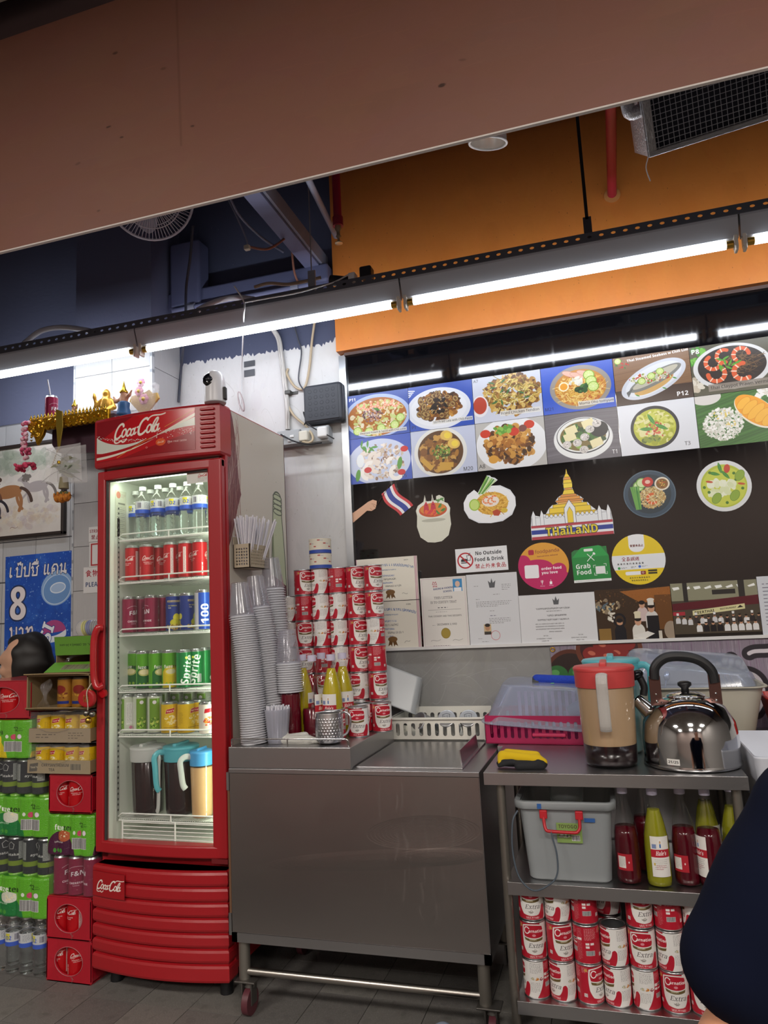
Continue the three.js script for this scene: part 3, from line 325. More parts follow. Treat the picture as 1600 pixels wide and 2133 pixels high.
const dishes = [
  ['steamed prawn and squid with lime', (x, w, h) => { fillBg(x, w, h, '#3753a8'); ell(x, 200, 160, 230, 150, '#aebfe2'); ell(x, 200, 165, 205, 132, '#b06a2a'); heap(x, 210, 170, 190, 115, 260, ['#e8d9b0', '#d8c27a', '#c4a04c', '#f2ead0', '#b8702c', '#cfd98a'], 6, 20); heap(x, 170, 150, 70, 50, 120, ['#5a3a44', '#c4a8a0', '#8a6468', '#e6d4c8'], 4, 10); for (let i = 0; i < 6; i++) prawn(x, 90 + i * 48, 72 + (i % 2) * 14, 24, -0.8 + i * 0.1, '#f0a080'); leaf(x, 200, 115, 26, 0.4); for (const [a, b] of [[60, 250], [140, 262], [225, 246], [320, 235], [360, 190]]) lime(x, a, b, 30); caption(x, 'Steamed Prawn & Squid with Chili Lime', 70, 276, 330, 18); txt(x, 'P11', 6, 40, 30, '#f0f0f0', { bold: 1 }); }],
  ['stir fried clams on a white plate', (x, w, h) => { fillBg(x, w, h, '#2c4fb0'); for (let i = 0; i < 4; i++) poly(x, [[0, 20 + i * 14], [44 - i * 9, 26 + i * 10], [44 - i * 9, 32 + i * 10], [0, 28 + i * 14]], '#eef'); ell(x, 195, 165, 210, 140, '#dcdfe6'); ell(x, 195, 165, 185, 118, '#e6e8ec'); heap(x, 200, 150, 140, 92, 190, brown, 8, 22); for (let i = 0; i < 26; i++) { const a = 200 + rr(-140, 140), b = 150 + rr(-85, 85); ell(x, a, b, rr(18, 30), rr(12, 18), '#a98a52', rr(0, 3), '#4a2c12', 3); ell(x, a, b, 12, 7, '#6a4422', rr(0, 3)); } heap(x, 200, 150, 60, 50, 30, ['#2a1a10', '#1c140c'], 8, 18); caption(x, 'Stir-Fried Lala with Chili Paste', 150, 262, 262, 19); txt(x, 'P1', 10, 284, 28, '#222'); }],
  ['fried chicken tendon with red sauce dip', (x, w, h) => { fillBg(x, w, h, '#c9cdda'); heap(x, 240, 135, 175, 130, 380, ['#8a5c22', '#a87830', '#6e4418', '#c49a48', '#5a3614', '#d8b868'], 8, 24); strands(x, 240, 130, 170, 120, 90, ['#d9c468', '#efe2a0', '#b99a3a', '#8a7a2a'], 6); for (let i = 0; i < 9; i++) leaf(x, 90 + rr(0, 290), 40 + rr(0, 200), 22, rr(0, 3), '#2f5a2a'); ell(x, 40, 190, 52, 70, '#e6e2e4'); ell(x, 40, 185, 42, 56, '#b8432c'); txt(x, 'A7', 8, 30, 26, '#222'); caption(x, 'Fried Chicken Tendon', 160, 262, 246, 24); }],
  ['noodle soup with egg and lime in a steel pot', (x, w, h) => { fillBg(x, w, h, '#2f56c4'); for (let i = 0; i < 40; i++) { x.strokeStyle = 'rgba(120,150,230,.4)'; x.beginPath(); x.moveTo(0, i * 8); x.quadraticCurveTo(60, i * 8 + 12, 110, i * 8 - 4); x.stroke(); } ell(x, 225, 150, 178, 140, '#9a938c'); ell(x, 225, 152, 150, 116, '#c98a34'); heap(x, 225, 155, 140, 105, 260, ['#e0b04a', '#f0cd7a', '#d08a30', '#c2682a'], 5, 13); strands(x, 225, 160, 140, 100, 120, ['#f2d98a', '#e6bd58'], 4); for (const [a, b] of [[170, 60], [215, 74], [255, 66]]) ell(x, a, b, 46, 16, '#eab8a4', 0.4, '#c88470', 2); heap(x, 205, 110, 36, 26, 22, ['#dcdacb', '#efeee2'], 10, 18); for (const [a, b] of [[280, 80], [290, 118], [300, 155]]) lime(x, a, b, 33); ell(x, 130, 135, 30, 30, '#f7ecc8'); ell(x, 130, 135, 22, 22, '#eea22a'); heap(x, 240, 160, 34, 28, 16, ['#2e5a2a', '#1e3c1e', '#4a7a3a'], 10, 18); caption(x, 'Mama Oho tomyum', 205, 262, 205, 22); txt(x, 'M21', 8, 276, 28, '#1a2348'); }],
  ['steamed fish on an oval white plate', (x, w, h) => { fillBg(x, w, h, '#8d6a4c'); for (let i = 0; i < 60; i++) { x.globalAlpha = 0.2; x.strokeStyle = pick(['#5a3e28', '#b08a64']); x.lineWidth = 2; const b = rr(0, h); x.beginPath(); x.moveTo(0, b); x.lineTo(w, b - 40); x.stroke(); } x.globalAlpha = 1; x.fillStyle = '#4c3a30'; x.fillRect(0, 210, w, 90); strands(x, 50, 45, 40, 30, 14, ['#c8302a', '#3a7a34'], 9); lime(x, 28, 22, 20); ell(x, 215, 160, 195, 92, '#d6dae2', -0.42); ell(x, 215, 160, 170, 76, '#e6e9ee', -0.42); ell(x, 215, 190, 120, 40, '#d8ae6a', -0.42); ell(x, 225, 155, 160, 40, '#8a8a82', -0.42); ell(x, 225, 150, 140, 26, '#c9c4b0', -0.42); poly(x, [[60, 225], [100, 200], [70, 255]], '#6a6c6a'); heap(x, 200, 150, 120, 30, 150, ['#c8452c', '#e6ddb8', '#8aa046', '#f0e8cc'], 3, 8); for (const [a, b] of [[150, 165], [205, 140], [255, 118]]) lime(x, a, b, 22); for (const [a, b] of [[120, 250], [270, 225], [330, 170]]) leaf(x, a, b, 14, 0.5); txt(x, 'Thai Steamed Seabass w Chili Lime', 80, 34, 21, '#fff', { rot: -0.06, bold: 1 }); txt(x, 'P12', 330, 284, 38, '#f4f4f4', { bold: 1 }); }],
  ['claypot prawns with glass noodles', (x, w, h) => { fillBg(x, w, h, '#5d5a48'); heap(x, 40, 70, 50, 60, 30, ['#4f9a34', '#7cc04e'], 10, 22); heap(x, 30, 230, 50, 40, 16, ['#e8e0d0', '#cfc2ac'], 14, 24); ell(x, 215, 145, 205, 138, '#e4e4e2'); ell(x, 215, 142, 180, 118, '#3b322e'); strands(x, 260, 130, 120, 70, 160, ['#7a5c3c', '#5e4630', '#94744c'], 3); for (const [a, b, r, t] of [[120, 110, 40, 0], [180, 80, 38, 1], [270, 85, 40, 2], [130, 180, 44, 5.2], [270, 185, 48, 0.6]]) prawn(x, a, b, r, t, '#e8683c'); for (let i = 0; i < 9; i++) leaf(x, 190 + rr(-45, 60), 120 + rr(-30, 35), 22, rr(0, 3), '#5aa832'); x.fillStyle = 'rgba(150,140,128,.9)'; x.fillRect(80, 240, 340, 42); txt(x, 'Thai Claypot Prawn Vermicelli', 90, 270, 26, '#1d1a18'); txt(x, 'P8', 8, 44, 40, '#fff', { bold: 1 }); }],
  ['squid salad with lime and chilli', (x, w, h) => { fillBg(x, w, h, '#3a57b4'); ell(x, 200, 165, 215, 150, '#c6cfe6'); heap(x, 210, 165, 165, 115, 200, ['#d8c4b0', '#efe6dc', '#b89a84', '#8a6a58', '#c9b8a4'], 5, 16); for (let i = 0; i < 9; i++) { x.strokeStyle = pick(['#e8ddd2', '#f4efe8', '#cdb9a6']); x.lineWidth = 26; x.beginPath(); x.arc(210 + rr(-120, 120), 180 + rr(-60, 70), rr(22, 40), rr(0, 3), rr(4, 6)); x.stroke(); } for (const [a, b] of [[120, 215], [375, 100], [350, 250]]) ell(x, a, b, 26, 19, '#c8282a'); for (let i = 0; i < 8; i++) leaf(x, 130 + rr(-50, 60), 60 + rr(-25, 30), 26, rr(0, 3)); for (const [a, b] of [[50, 245], [340, 190]]) ell(x, a, b, 16, 40, '#5a9a3c', 0.2); ell(x, 70, 150, 26, 44, '#e9eef0'); txt(x, 'P5', 350, 286, 30, '#2a2430'); }],
  ['braised pork bowl with boiled eggs', (x, w, h) => { fillBg(x, w, h, '#bcc3d8'); ell(x, 190, 150, 172, 160, '#dcdcd6'); ell(x, 190, 150, 148, 138, '#5a3a1c'); heap(x, 180, 160, 120, 110, 150, ['#a8742e', '#7a4c1e', '#c29448', '#4a2c14', '#8a5c26'], 10, 28); heap(x, 200, 150, 60, 50, 90, ['#7a9a3a', '#4c6a24', '#c8c070', '#3a4a1c'], 4, 10); for (const [a, b] of [[235, 48], [280, 105]]) { ell(x, a, b, 40, 32, '#d8b45a', 0.3); ell(x, a + 6, b, 22, 20, '#e8cc4a', 0.3); } for (const [a, b, r] of [[225, 235, 0.1], [210, 255, 0], [100, 220, 0.8]]) { x.save(); x.translate(a, b); x.rotate(r); x.fillStyle = '#c89a3e'; x.fillRect(-45, -16, 90, 32); x.restore(); } txt(x, 'M20', 330, 286, 32, '#222'); }],
  ['stir fried pork with tomato on a white plate', (x, w, h) => { fillBg(x, w, h, '#b7b5b0'); ell(x, 215, 150, 215, 170, '#e2e4e6'); heap(x, 205, 150, 150, 118, 320, brown, 8, 26); heap(x, 190, 110, 120, 70, 60, ['#c48a3a', '#a86a28', '#d8a456'], 10, 22); for (const [a, b] of [[235, 75], [330, 40], [60, 70]]) ell(x, a, b, 32, 26, '#c63a24'); heap(x, 170, 50, 60, 30, 16, ['#5d9a38', '#8aba50'], 12, 24); ell(x, 290, 60, 24, 22, '#7a4a44'); ell(x, 100, 235, 30, 26, '#d39a3c'); txt(x, 'A8', 8, 284, 34, '#222'); }],
  ['tofu and meatball clear soup in a white bowl', (x, w, h) => { fillBg(x, w, h, '#67636a'); for (let i = 0; i < 80; i++) { x.globalAlpha = 0.25; x.strokeStyle = pick(['#8a868e', '#4c484e']); x.lineWidth = 2; const b = rr(0, h); x.beginPath(); x.moveTo(0, b); x.quadraticCurveTo(200, b - 24, w, b - 10); x.stroke(); } x.globalAlpha = 1; ell(x, 215, 165, 170, 128, '#dcdedd'); ell(x, 215, 178, 166, 112, '#e8eae8'); ell(x, 215, 150, 150, 106, '#23242c', 0, '#23242c', 4); ell(x, 215, 148, 148, 103, '#e6e8e4'); ell(x, 215, 152, 132, 90, '#7c6a34'); heap(x, 215, 155, 120, 80, 60, ['#3c6a2a', '#2a4a20', '#8ab04a'], 10, 24); ell(x, 310, 120, 52, 48, '#1a1a1e'); for (const [a, b] of [[250, 80], [150, 110], [140, 150], [290, 200]]) { x.save(); x.translate(a, b); x.rotate(-0.3); x.fillStyle = '#e9dfae'; x.fillRect(-34, -24, 68, 48); x.restore(); } for (const [a, b] of [[120, 195], [180, 190], [225, 160], [258, 115], [215, 235], [300, 85]]) { ell(x, a, b, 26, 23, '#cfcac4'); speck(x, 1, 1, 0, ['#000'], 1, 1); heap(x, a, b, 20, 17, 12, ['#8a847e', '#efeae4'], 2, 5); } txt(x, 'T1', 372, 278, 32, '#e8e8e8'); }],
  ['green curry in a black bowl', (x, w, h) => { fillBg(x, w, h, '#dfe2e8'); ell(x, 195, 150, 132, 128, '#23242a'); ell(x, 195, 150, 116, 110, '#b9bd34'); heap(x, 195, 150, 104, 98, 130, ['#c9cc52', '#d8d878', '#a3a82a', '#e2dca0'], 8, 22); heap(x, 200, 170, 60, 44, 40, ['#c23a2a', '#d86a48', '#e6dcb0'], 6, 13); for (const [a, b, t] of [[180, 100, 1.1], [150, 155, 0.1], [230, 150, 0.5]]) leaf(x, a, b, 40, t); heap(x, 170, 220, 50, 24, 14, ['#8a9a3a', '#5a6a2a'], 10, 18); txt(x, 'T3', 345, 275, 30, '#333'); }],
  ['mango with sticky rice on a banana leaf', (x, w, h) => { fillBg(x, w, h, '#3f6f2e'); for (let i = 0; i < 30; i++) { x.globalAlpha = 0.35; x.strokeStyle = pick(['#5f9a42', '#2a4a20']); x.lineWidth = 6; x.beginPath(); x.moveTo(0, i * 14); x.lineTo(w, i * 14 - 120); x.stroke(); } x.globalAlpha = 1; ell(x, 60, 10, 80, 46, '#d8d4ce'); heap(x, 360, 24, 50, 26, 18, ['#f4f2ee', '#dcd6c8'], 10, 22); x.save(); x.translate(310, 125); x.rotate(0.75); ell(x, 0, 0, 130, 72, '#efe6d2'); ell(x, -4, -4, 126, 66, '#f2a21e'); for (let i = 0; i < 5; i++) { ell(x, -80 + i * 40, 0, 24, 60 - Math.abs(i - 2) * 8, '#f7b83a', 0.1, '#d88a14', 2); } x.restore(); heap(x, 135, 175, 105, 92, 520, ['#efeee8', '#e2e0d6', '#fbfaf4', '#cfccbe'], 5, 10); heap(x, 130, 120, 50, 24, 22, ['#e6cf6a'], 3, 6); heap(x, 180, 180, 30, 14, 12, ['#e6cf6a'], 3, 6); }],
];
const colX = [-1.091, -0.798, -0.503, -0.204, 0.095, 0.394, 0.69], rowY = [2.314, 2.106, 1.893];
dishes.forEach(([what, draw], i) => { const r = i < 6 ? 0 : 1, c = i % 6; sheet('food_poster', colX[c] + 0.001, colX[c + 1] - 0.001, rowY[r + 1] + 0.0008, rowY[r] - 0.0008, cv(420, 300, draw), 'menu picture of ' + what, 'poster', { rough: 0.3, rot: -0.004 + 0.003 * c * 0.5 }); });

// stickers cut to their own outline
const flatShape = (name, pts, map, w, h, pos, label, category, o = {}) => {   // pts in the map's pixels
  const s = shapeOf(pts.map(([a, b]) => [(a / map.image.width - 0.5) * w, (0.5 - b / map.image.height) * h])), g = extrude(s, 0.0008), u = g.attributes.uv, p = g.attributes.position;
  for (let i = 0; i < p.count; i++) u.setXY(i, p.getX(i) / w + 0.5, p.getY(i) / h + 0.5);
  const m = solo(name, g, tex(map, 0.35), label, category, { pos }); m.rotation.z = o.rot || 0; return m;
};
const ring = (n, cx, cy, a, b) => Array.from({ length: n }, (_, i) => [cx + a * Math.cos(i / n * 6.2832), cy + b * Math.sin(i / n * 6.2832)]);
const at = (px, py, lift = 0) => { const p = onZ(px, py, -PZ); p.z = PZ + lift; return p; };
const wOf = (a, b, c, d) => at(a, b).distanceTo(at(c, d));
{ // hand with flag
  const map = cv(360, 300, (x, w, h) => { fillBg(x, w, h, '#d8a98a'); x.strokeStyle = '#8a5a40'; x.lineWidth = 2; x.beginPath(); x.moveTo(120, 190); x.lineTo(135, 205); x.moveTo(140, 175); x.lineTo(165, 200); x.moveTo(130, 165); x.quadraticCurveTo(155, 168, 162, 182); x.stroke(); });
  const o = at(793, 1045); const hand = flatShape('flag_sticker', [[0, 215], [60, 180], [110, 150], [140, 140], [165, 150], [162, 172], [155, 195], [130, 208], [100, 204], [50, 240], [0, 275]], map, 0.27, 0.225, at(790, 1043), 'sticker of a hand waving a striped flag', 'sticker');
  const f = cv(256, 256, (x, w, h) => { [['#c8353c', 0, 0.17], ['#eceaea', 0.17, 0.34], ['#2c3f9a', 0.34, 0.66], ['#eceaea', 0.66, 0.83], ['#c8353c', 0.83, 1]].forEach(([c, a, b]) => { x.fillStyle = c; x.fillRect(0, a * h, w, (b - a) * h + 1); }); });
  const fl = new THREE.PlaneGeometry(0.135, 0.075, 10, 1), p = fl.attributes.position; for (let i = 0; i < p.count; i++) { const u = p.getX(i) / 0.135 + 0.5; p.setY(i, p.getY(i) - 0.01 * Math.sin(u * 5)); } fl.rotateZ(-0.98); const c = at(826, 1042).sub(hand.position); fl.translate(c.x, c.y, 0.001); part('flag', fl, tex(f, 0.35), hand, 'red, white and blue striped flag');
  const s0 = at(786, 1052).sub(hand.position), s1 = at(813, 1008).sub(hand.position); part('flag_pole', bar([s0.x, s0.y, 0.001], [s1.x, s1.y, 0.001], 0.0014, 6), M('#4a2c24', 0.5), hand);
}
{ // soup pot
  const map = cv(400, 460, (x, w, h) => { fillBg(x, w, h, '#dcdccb'); ell(x, 200, 150, 165, 85, '#e6e6d8'); ell(x, 200, 155, 140, 66, '#c8552c'); ell(x, 200, 145, 128, 54, '#d98a3a'); for (const cx of [135, 205]) { poly(x, [[cx - 30, 170], [cx - 20, 100], [cx, 70], [cx + 22, 110], [cx + 28, 170]], '#c83448'); ell(x, cx, 104, 4, 4, '#1a1a1a'); x.strokeStyle = '#4a1a20'; x.lineWidth = 2; x.beginPath(); x.moveTo(cx, 72); x.lineTo(cx - 16, 8); x.moveTo(cx, 72); x.lineTo(cx + 2, 6); x.stroke(); } heap(x, 180, 180, 70, 20, 20, ['#d8404a', '#e86a3a'], 10, 22); for (const [a, b] of [[270, 120], [290, 60], [250, 70], [300, 160], [245, 180]]) { leaf(x, a, b, 30, rr(0, 3), '#3c7a34'); leaf(x, a + 8, b + 6, 24, rr(0, 3), '#4a8a3c'); } ell(x, 200, 250, 120, 16, '#b9b9a8'); });
  flatShape('soup_sticker', [[110, 70], [125, 10], [140, 70], [190, 70], [200, 6], [215, 70], [238, 60], [240, 30], [270, 20], [290, 30], [320, 50], [318, 90], [350, 105], [372, 150], [365, 200], [372, 300], [340, 400], [270, 450], [200, 458], [130, 450], [60, 400], [30, 300], [38, 200], [28, 150], [50, 105]], map, wOf(862, 1080, 945, 1070), 0.22, at(903, 1079), 'sticker of a white pot of prawn soup', 'sticker');
}
{ // noodle plate
  const map = cv(460, 400, (x, w, h) => { fillBg(x, w, h, '#dfe3e8'); ell(x, 230, 240, 215, 150, '#eef0f2'); ell(x, 250, 235, 135, 92, '#d9a63a'); strands(x, 250, 235, 130, 88, 160, ['#f0c964', '#b8801e', '#e6b44a'], 7); ell(x, 240, 215, 72, 46, '#f0e4d8'); for (const [a, b] of [[205, 205], [245, 215], [275, 200]]) prawn(x, a, b, 24, 1, '#e8834a'); ell(x, 105, 235, 45, 48, '#9dc43e'); ell(x, 105, 235, 36, 40, '#c8df7a'); poly(x, [[250, 300], [290, 285], [320, 310], [300, 340], [260, 335]], '#b8482c'); ell(x, 350, 300, 26, 20, '#d8b83a'); for (let i = 0; i < 6; i++) poly(x, [[140 + i * 8, 150], [220 + i * 14, 6 + i * 8], [232 + i * 14, 10 + i * 8], [156 + i * 8, 154]], pick(['#4a8a34', '#7fb04a', '#c9dca8'])); });
  flatShape('noodle_sticker', [[140, 140], [225, 4], [250, 8], [262, 22], [290, 30], [312, 50], [250, 92], [330, 95], [410, 140], [446, 200], [446, 270], [410, 340], [330, 385], [230, 394], [130, 385], [50, 340], [14, 270], [14, 210], [50, 150], [110, 112]], map, wOf(963, 1055, 1078, 1045), 0.215, at(1019, 1040), 'sticker of a noodle plate with spring onions', 'sticker');
}
{ // temple
  const map = cv(640, 520, (x, w, h) => {
    fillBg(x, w, h, '#e9edf0'); x.strokeStyle = '#3a2c14'; x.lineWidth = 2.5;
    const bands = [[312, 4, 326, 46, '#f2d23c'], [300, 40, 340, 66, '#f2cf2e'], [292, 66, 348, 86, '#e8a04a'], [286, 86, 354, 112, '#f2d23c'], [284, 112, 358, 148, '#f6dc4a'], [292, 148, 350, 162, '#e8a04a'], [276, 162, 366, 196, '#f2d23c'], [256, 196, 384, 214, '#e0954a'], [236, 214, 406, 236, '#e8a04a'], [216, 236, 428, 252, '#e0954a'], [230, 252, 416, 266, '#f0b45a'], [190, 266, 456, 290, '#f2d23c'], [160, 290, 480, 330, '#f2d23c'], [130, 330, 520, 352, '#e6c22c']];
    for (const [a, b, c, d, col] of bands) poly(x, [[a + 4, b], [c - 4, b], [c, d], [a, d]], col, '#5a4214', 2.5);
    poly(x, [[20, 352], [620, 352], [626, 412], [14, 412]], '#e9edf0', '#445', 2); for (const a of [36, 100, 540, 606]) poly(x, [[a - 14, 412], [a - 14, 330], [a, 296], [a + 14, 330], [a + 14, 412]], '#eef1f3', '#445', 2); for (let i = 0; i < 12; i++) ell(x, 140 + i * 34, 350, 12, 13, '#eef1f3', 0, '#445', 2);
    poly(x, [[276, 412], [276, 300], [318, 236], [360, 300], [360, 412]], '#eef1f3', '#445', 3); poly(x, [[296, 410], [296, 330], [318, 290], [340, 330], [340, 410]], '#f2d23c', '#445', 2);
    [['#b8414e', 412, 430], ['#eceef0', 430, 446], ['#2c3f9a', 446, 478], ['#eceef0', 478, 496], ['#b8414e', 496, 520]].forEach(([c, a, b]) => { x.fillStyle = c; x.fillRect(10, a, 620, b - a); });
    txt(x, 'THaiLaND', 320, 496, 84, '#e8d23c', { bold: 1, align: 'center', stroke: '#2a2410', lw: 9 });
  });
  flatShape('temple_sticker', [[319, 2], [328, 46], [342, 66], [356, 112], [352, 150], [368, 196], [408, 220], [430, 240], [420, 262], [458, 268], [470, 285], [482, 300], [522, 335], [528, 330], [540, 296], [554, 330], [592, 345], [606, 296], [622, 335], [632, 412], [632, 518], [8, 518], [8, 412], [18, 340], [36, 296], [50, 335], [86, 345], [100, 296], [112, 330], [132, 332], [160, 290], [190, 266], [230, 262], [214, 240], [236, 214], [276, 190], [290, 160], [284, 112], [292, 70], [308, 46]], map, wOf(1098, 1085, 1273, 1075), 0.292, at(1186, 1047), 'sticker of a golden temple above the word THAILAND', 'sticker', { rot: 0.005 });
}
{ // two round plates
  const p1 = cv(400, 400, (x, w, h) => { fillBg(x, w, h, '#2b3d4c'); ell(x, 200, 200, 190, 190, '#33485a', 0, '#5a7284', 5); ell(x, 200, 200, 160, 160, '#24343f'); heap(x, 215, 230, 100, 88, 900, ['#d9c48c', '#e8d8a8', '#c4a862', '#b8894a'], 4, 8); prawn(x, 220, 240, 38, 0.6, '#d8662c'); for (const [a, b] of [[125, 130], [150, 105]]) { ell(x, a, b, 42, 42, '#7fae4a'); ell(x, a, b, 34, 34, '#d3e6b0'); } ell(x, 195, 100, 42, 40, '#c8352c'); ell(x, 195, 100, 20, 16, '#eec4b0'); ell(x, 300, 125, 56, 54, '#e8e0cc'); ell(x, 300, 125, 44, 42, '#8a5a24'); heap(x, 300, 125, 34, 32, 30, ['#e6c45a', '#c8552c', '#4a7a34'], 3, 6); for (let i = 0; i < 5; i++) poly(x, [[60 + i * 14, 130], [72 + i * 14, 128], [100 + i * 8, 320], [90 + i * 8, 322]], pick(['#3f8a3c', '#6aa84a', '#dce8c8'])); });
  flatShape('plate_sticker', ring(40, 200, 200, 196, 196), p1, wOf(1298, 1040, 1410, 1030), 0.2, at(1353, 1029), 'round sticker of fried rice on a dark plate', 'sticker');
  const p2 = cv(400, 400, (x, w, h) => { fillBg(x, w, h, '#dfe2e2'); ell(x, 200, 200, 165, 165, '#b8c43a'); ell(x, 200, 205, 155, 150, '#c9d24a'); for (const [a, b, r] of [[140, 180, 60], [220, 200, 70], [260, 190, 50], [130, 250, 50], [200, 250, 40]]) heap(x, a, b, r * 0.6, r * 0.5, 9, ['#e6ecc8', '#eef2da', '#dbe4b4'], 16, 34); for (const [a, b, t] of [[185, 60, 1.4], [140, 100, 0.3], [220, 115, 0.9]]) leaf(x, a, b, 46, t); ell(x, 235, 70, 22, 34, '#c8452c', 0.2); for (const [a, b] of [[60, 200], [90, 240], [280, 110], [330, 230], [290, 160], [210, 330], [110, 90]]) ell(x, a, b, 11, 11, '#4a7a24'); for (const [a, b] of [[270, 280], [320, 130], [140, 290]]) ell(x, a, b, 30, 44, '#8fae3a', 0.6, '#5f8428', 3); for (const [a, b] of [[100, 160], [325, 195]]) ell(x, a, b, 26, 8, '#c8502c', 0.2); });
  flatShape('plate_sticker', ring(40, 200, 200, 196, 196), p2, wOf(1450, 1015, 1567, 1005), 0.208, at(1508, 1012), 'round sticker of green curry on a white plate', 'sticker');
}
{ // sign and delivery stickers
  const c0 = at(948, 1144), c1 = at(1059, 1190); sheet('sign', c0.x, c1.x + 0.001, at(1004, 1190).y - 0.001, at(1004, 1140).y, cv(640, 300, (x, w, h) => { fillBg(x, w, h, '#e8eaec'); ell(x, 120, 150, 92, 92, '#eef0f2', 0, '#b8202c', 17); x.fillStyle = '#22252a'; x.fillRect(66, 150, 80, 14); ell(x, 106, 142, 40, 16, '#22252a'); x.fillRect(66, 172, 84, 12); poly(x, [[140, 90], [190, 90], [182, 150], [148, 150]], '#eef0f2', '#22252a', 6); x.strokeStyle = '#22252a'; x.lineWidth = 6; x.beginPath(); x.moveTo(165, 90); x.lineTo(172, 64); x.lineTo(190, 60); x.stroke(); x.strokeStyle = '#b8202c'; x.lineWidth = 17; x.beginPath(); x.moveTo(56, 84); x.lineTo(184, 216); x.stroke(); txt(x, 'No Outside', 245, 92, 62, '#16181c', { bold: 1, sx: 0.98 }); txt(x, 'Food & Drink', 232, 170, 62, '#16181c', { bold: 1, sx: 0.94 }); glyphs(x, ['jin', 'zhi', 'wai', 'lai', 'shi', 'pin'], 236, 200, 62, '#b03038', 6, { adv: 1.03 }); }), 'white sign reading No Outside Food & Drink', 'sign', { rot: 0.006 });
  const panda = cv(512, 512, (x, w, h) => { fillBg(x, w, h, '#e2a23a'); x.fillStyle = '#c21f63'; x.beginPath(); x.moveTo(0, 512); x.lineTo(0, 150); x.bezierCurveTo(60, 110, 110, 130, 130, 190); x.bezierCurveTo(220, 170, 320, 190, 350, 250); x.bezierCurveTo(420, 200, 500, 250, 480, 330); x.lineTo(512, 360); x.lineTo(512, 512); x.fill(); x.fillStyle = '#b5213f'; x.beginPath(); x.roundRect(114, 76, 56, 56, 14); x.fill(); txt(x, 'foodpanda', 182, 120, 50, '#7a2a34', { rot: -0.05 }); txt(x, 'food and more, delivered', 200, 158, 17, '#7a2a34', { rot: -0.05, bold: 1 }); x.fillStyle = '#f0f0f2'; x.beginPath(); x.roundRect(66, 240, 142, 142, 16); x.fill(); txt(x, 'order food', 232, 300, 40, '#fff', { bold: 1, rot: -0.03 }); txt(x, 'you love', 234, 344, 40, '#fff', { bold: 1, rot: -0.03 }); x.fillStyle = '#fff'; for (const a of [0, 9, 18]) x.fillRect(222 + a, 408, 4, 18); x.fillRect(222, 426, 22, 4); x.fillRect(231, 428, 5, 26); x.fillRect(308, 424, 24, 30); x.fillRect(318, 404, 4, 18); txt(x, 'delivery', 212, 474, 13, '#fff'); txt(x, 'Pick-up', 300, 470, 13, '#fff'); });
  flatShape('delivery_sticker', ring(44, 256, 256, 253, 253), panda, wOf(1079, 1182, 1186, 1176), 0.199, at(1132, 1179), 'round pink and orange food delivery sticker', 'sticker', { rot: -0.01 });
  const grab = cv(420, 420, (x, w, h) => { fillBg(x, w, h, '#1f8a3f'); poly(x, [[0, 70], [40, 40], [370, 20], [400, 50], [420, 130], [0, 130]], '#2a7a40'); poly(x, [[10, 130], [110, 20], [330, 10], [410, 130]], '#27a04a'); x.fillStyle = '#eef2ee'; x.beginPath(); x.roundRect(145, 38, 100, 30, 8); x.fill(); x.strokeStyle = '#f2f4f2'; x.lineWidth = 8; x.lineCap = 'round'; x.beginPath(); x.moveTo(180, 100); x.lineTo(250, 175); x.moveTo(255, 95); x.lineTo(175, 180); x.stroke(); ell(x, 255, 98, 16, 12, '#f2f4f2', 0.8); txt(x, 'Grab', 38, 262, 72, '#f4f6f4', { bold: 1, rot: -0.03 }); txt(x, 'Food', 42, 330, 72, '#f4f6f4', { bold: 1, rot: -0.03 }); x.strokeStyle = '#eef2ee'; x.lineWidth = 5; for (const [a, b, c, d] of [[236, 232, 1, 1], [376, 222, -1, 1], [240, 344, 1, -1], [380, 336, -1, -1]]) { x.beginPath(); x.moveTo(a + c * 26, b); x.lineTo(a, b); x.lineTo(a, b + d * 26); x.stroke(); } x.fillStyle = '#e8ecea'; x.fillRect(256, 246, 106, 86); x.fillRect(0, 388, 420, 32); lines(x, 30, 400, 360, 1, 10, '#666', 3); });
  flatShape('delivery_sticker', [[6, 66], [40, 44], [90, 42], [120, 20], [310, 6], [350, 22], [396, 22], [400, 100], [414, 130], [418, 416], [6, 418], [2, 130]], grab, wOf(1192, 1178, 1271, 1172), 0.151, at(1231, 1174), 'green paper-bag shaped food delivery sticker', 'sticker', { rot: 0.01 });
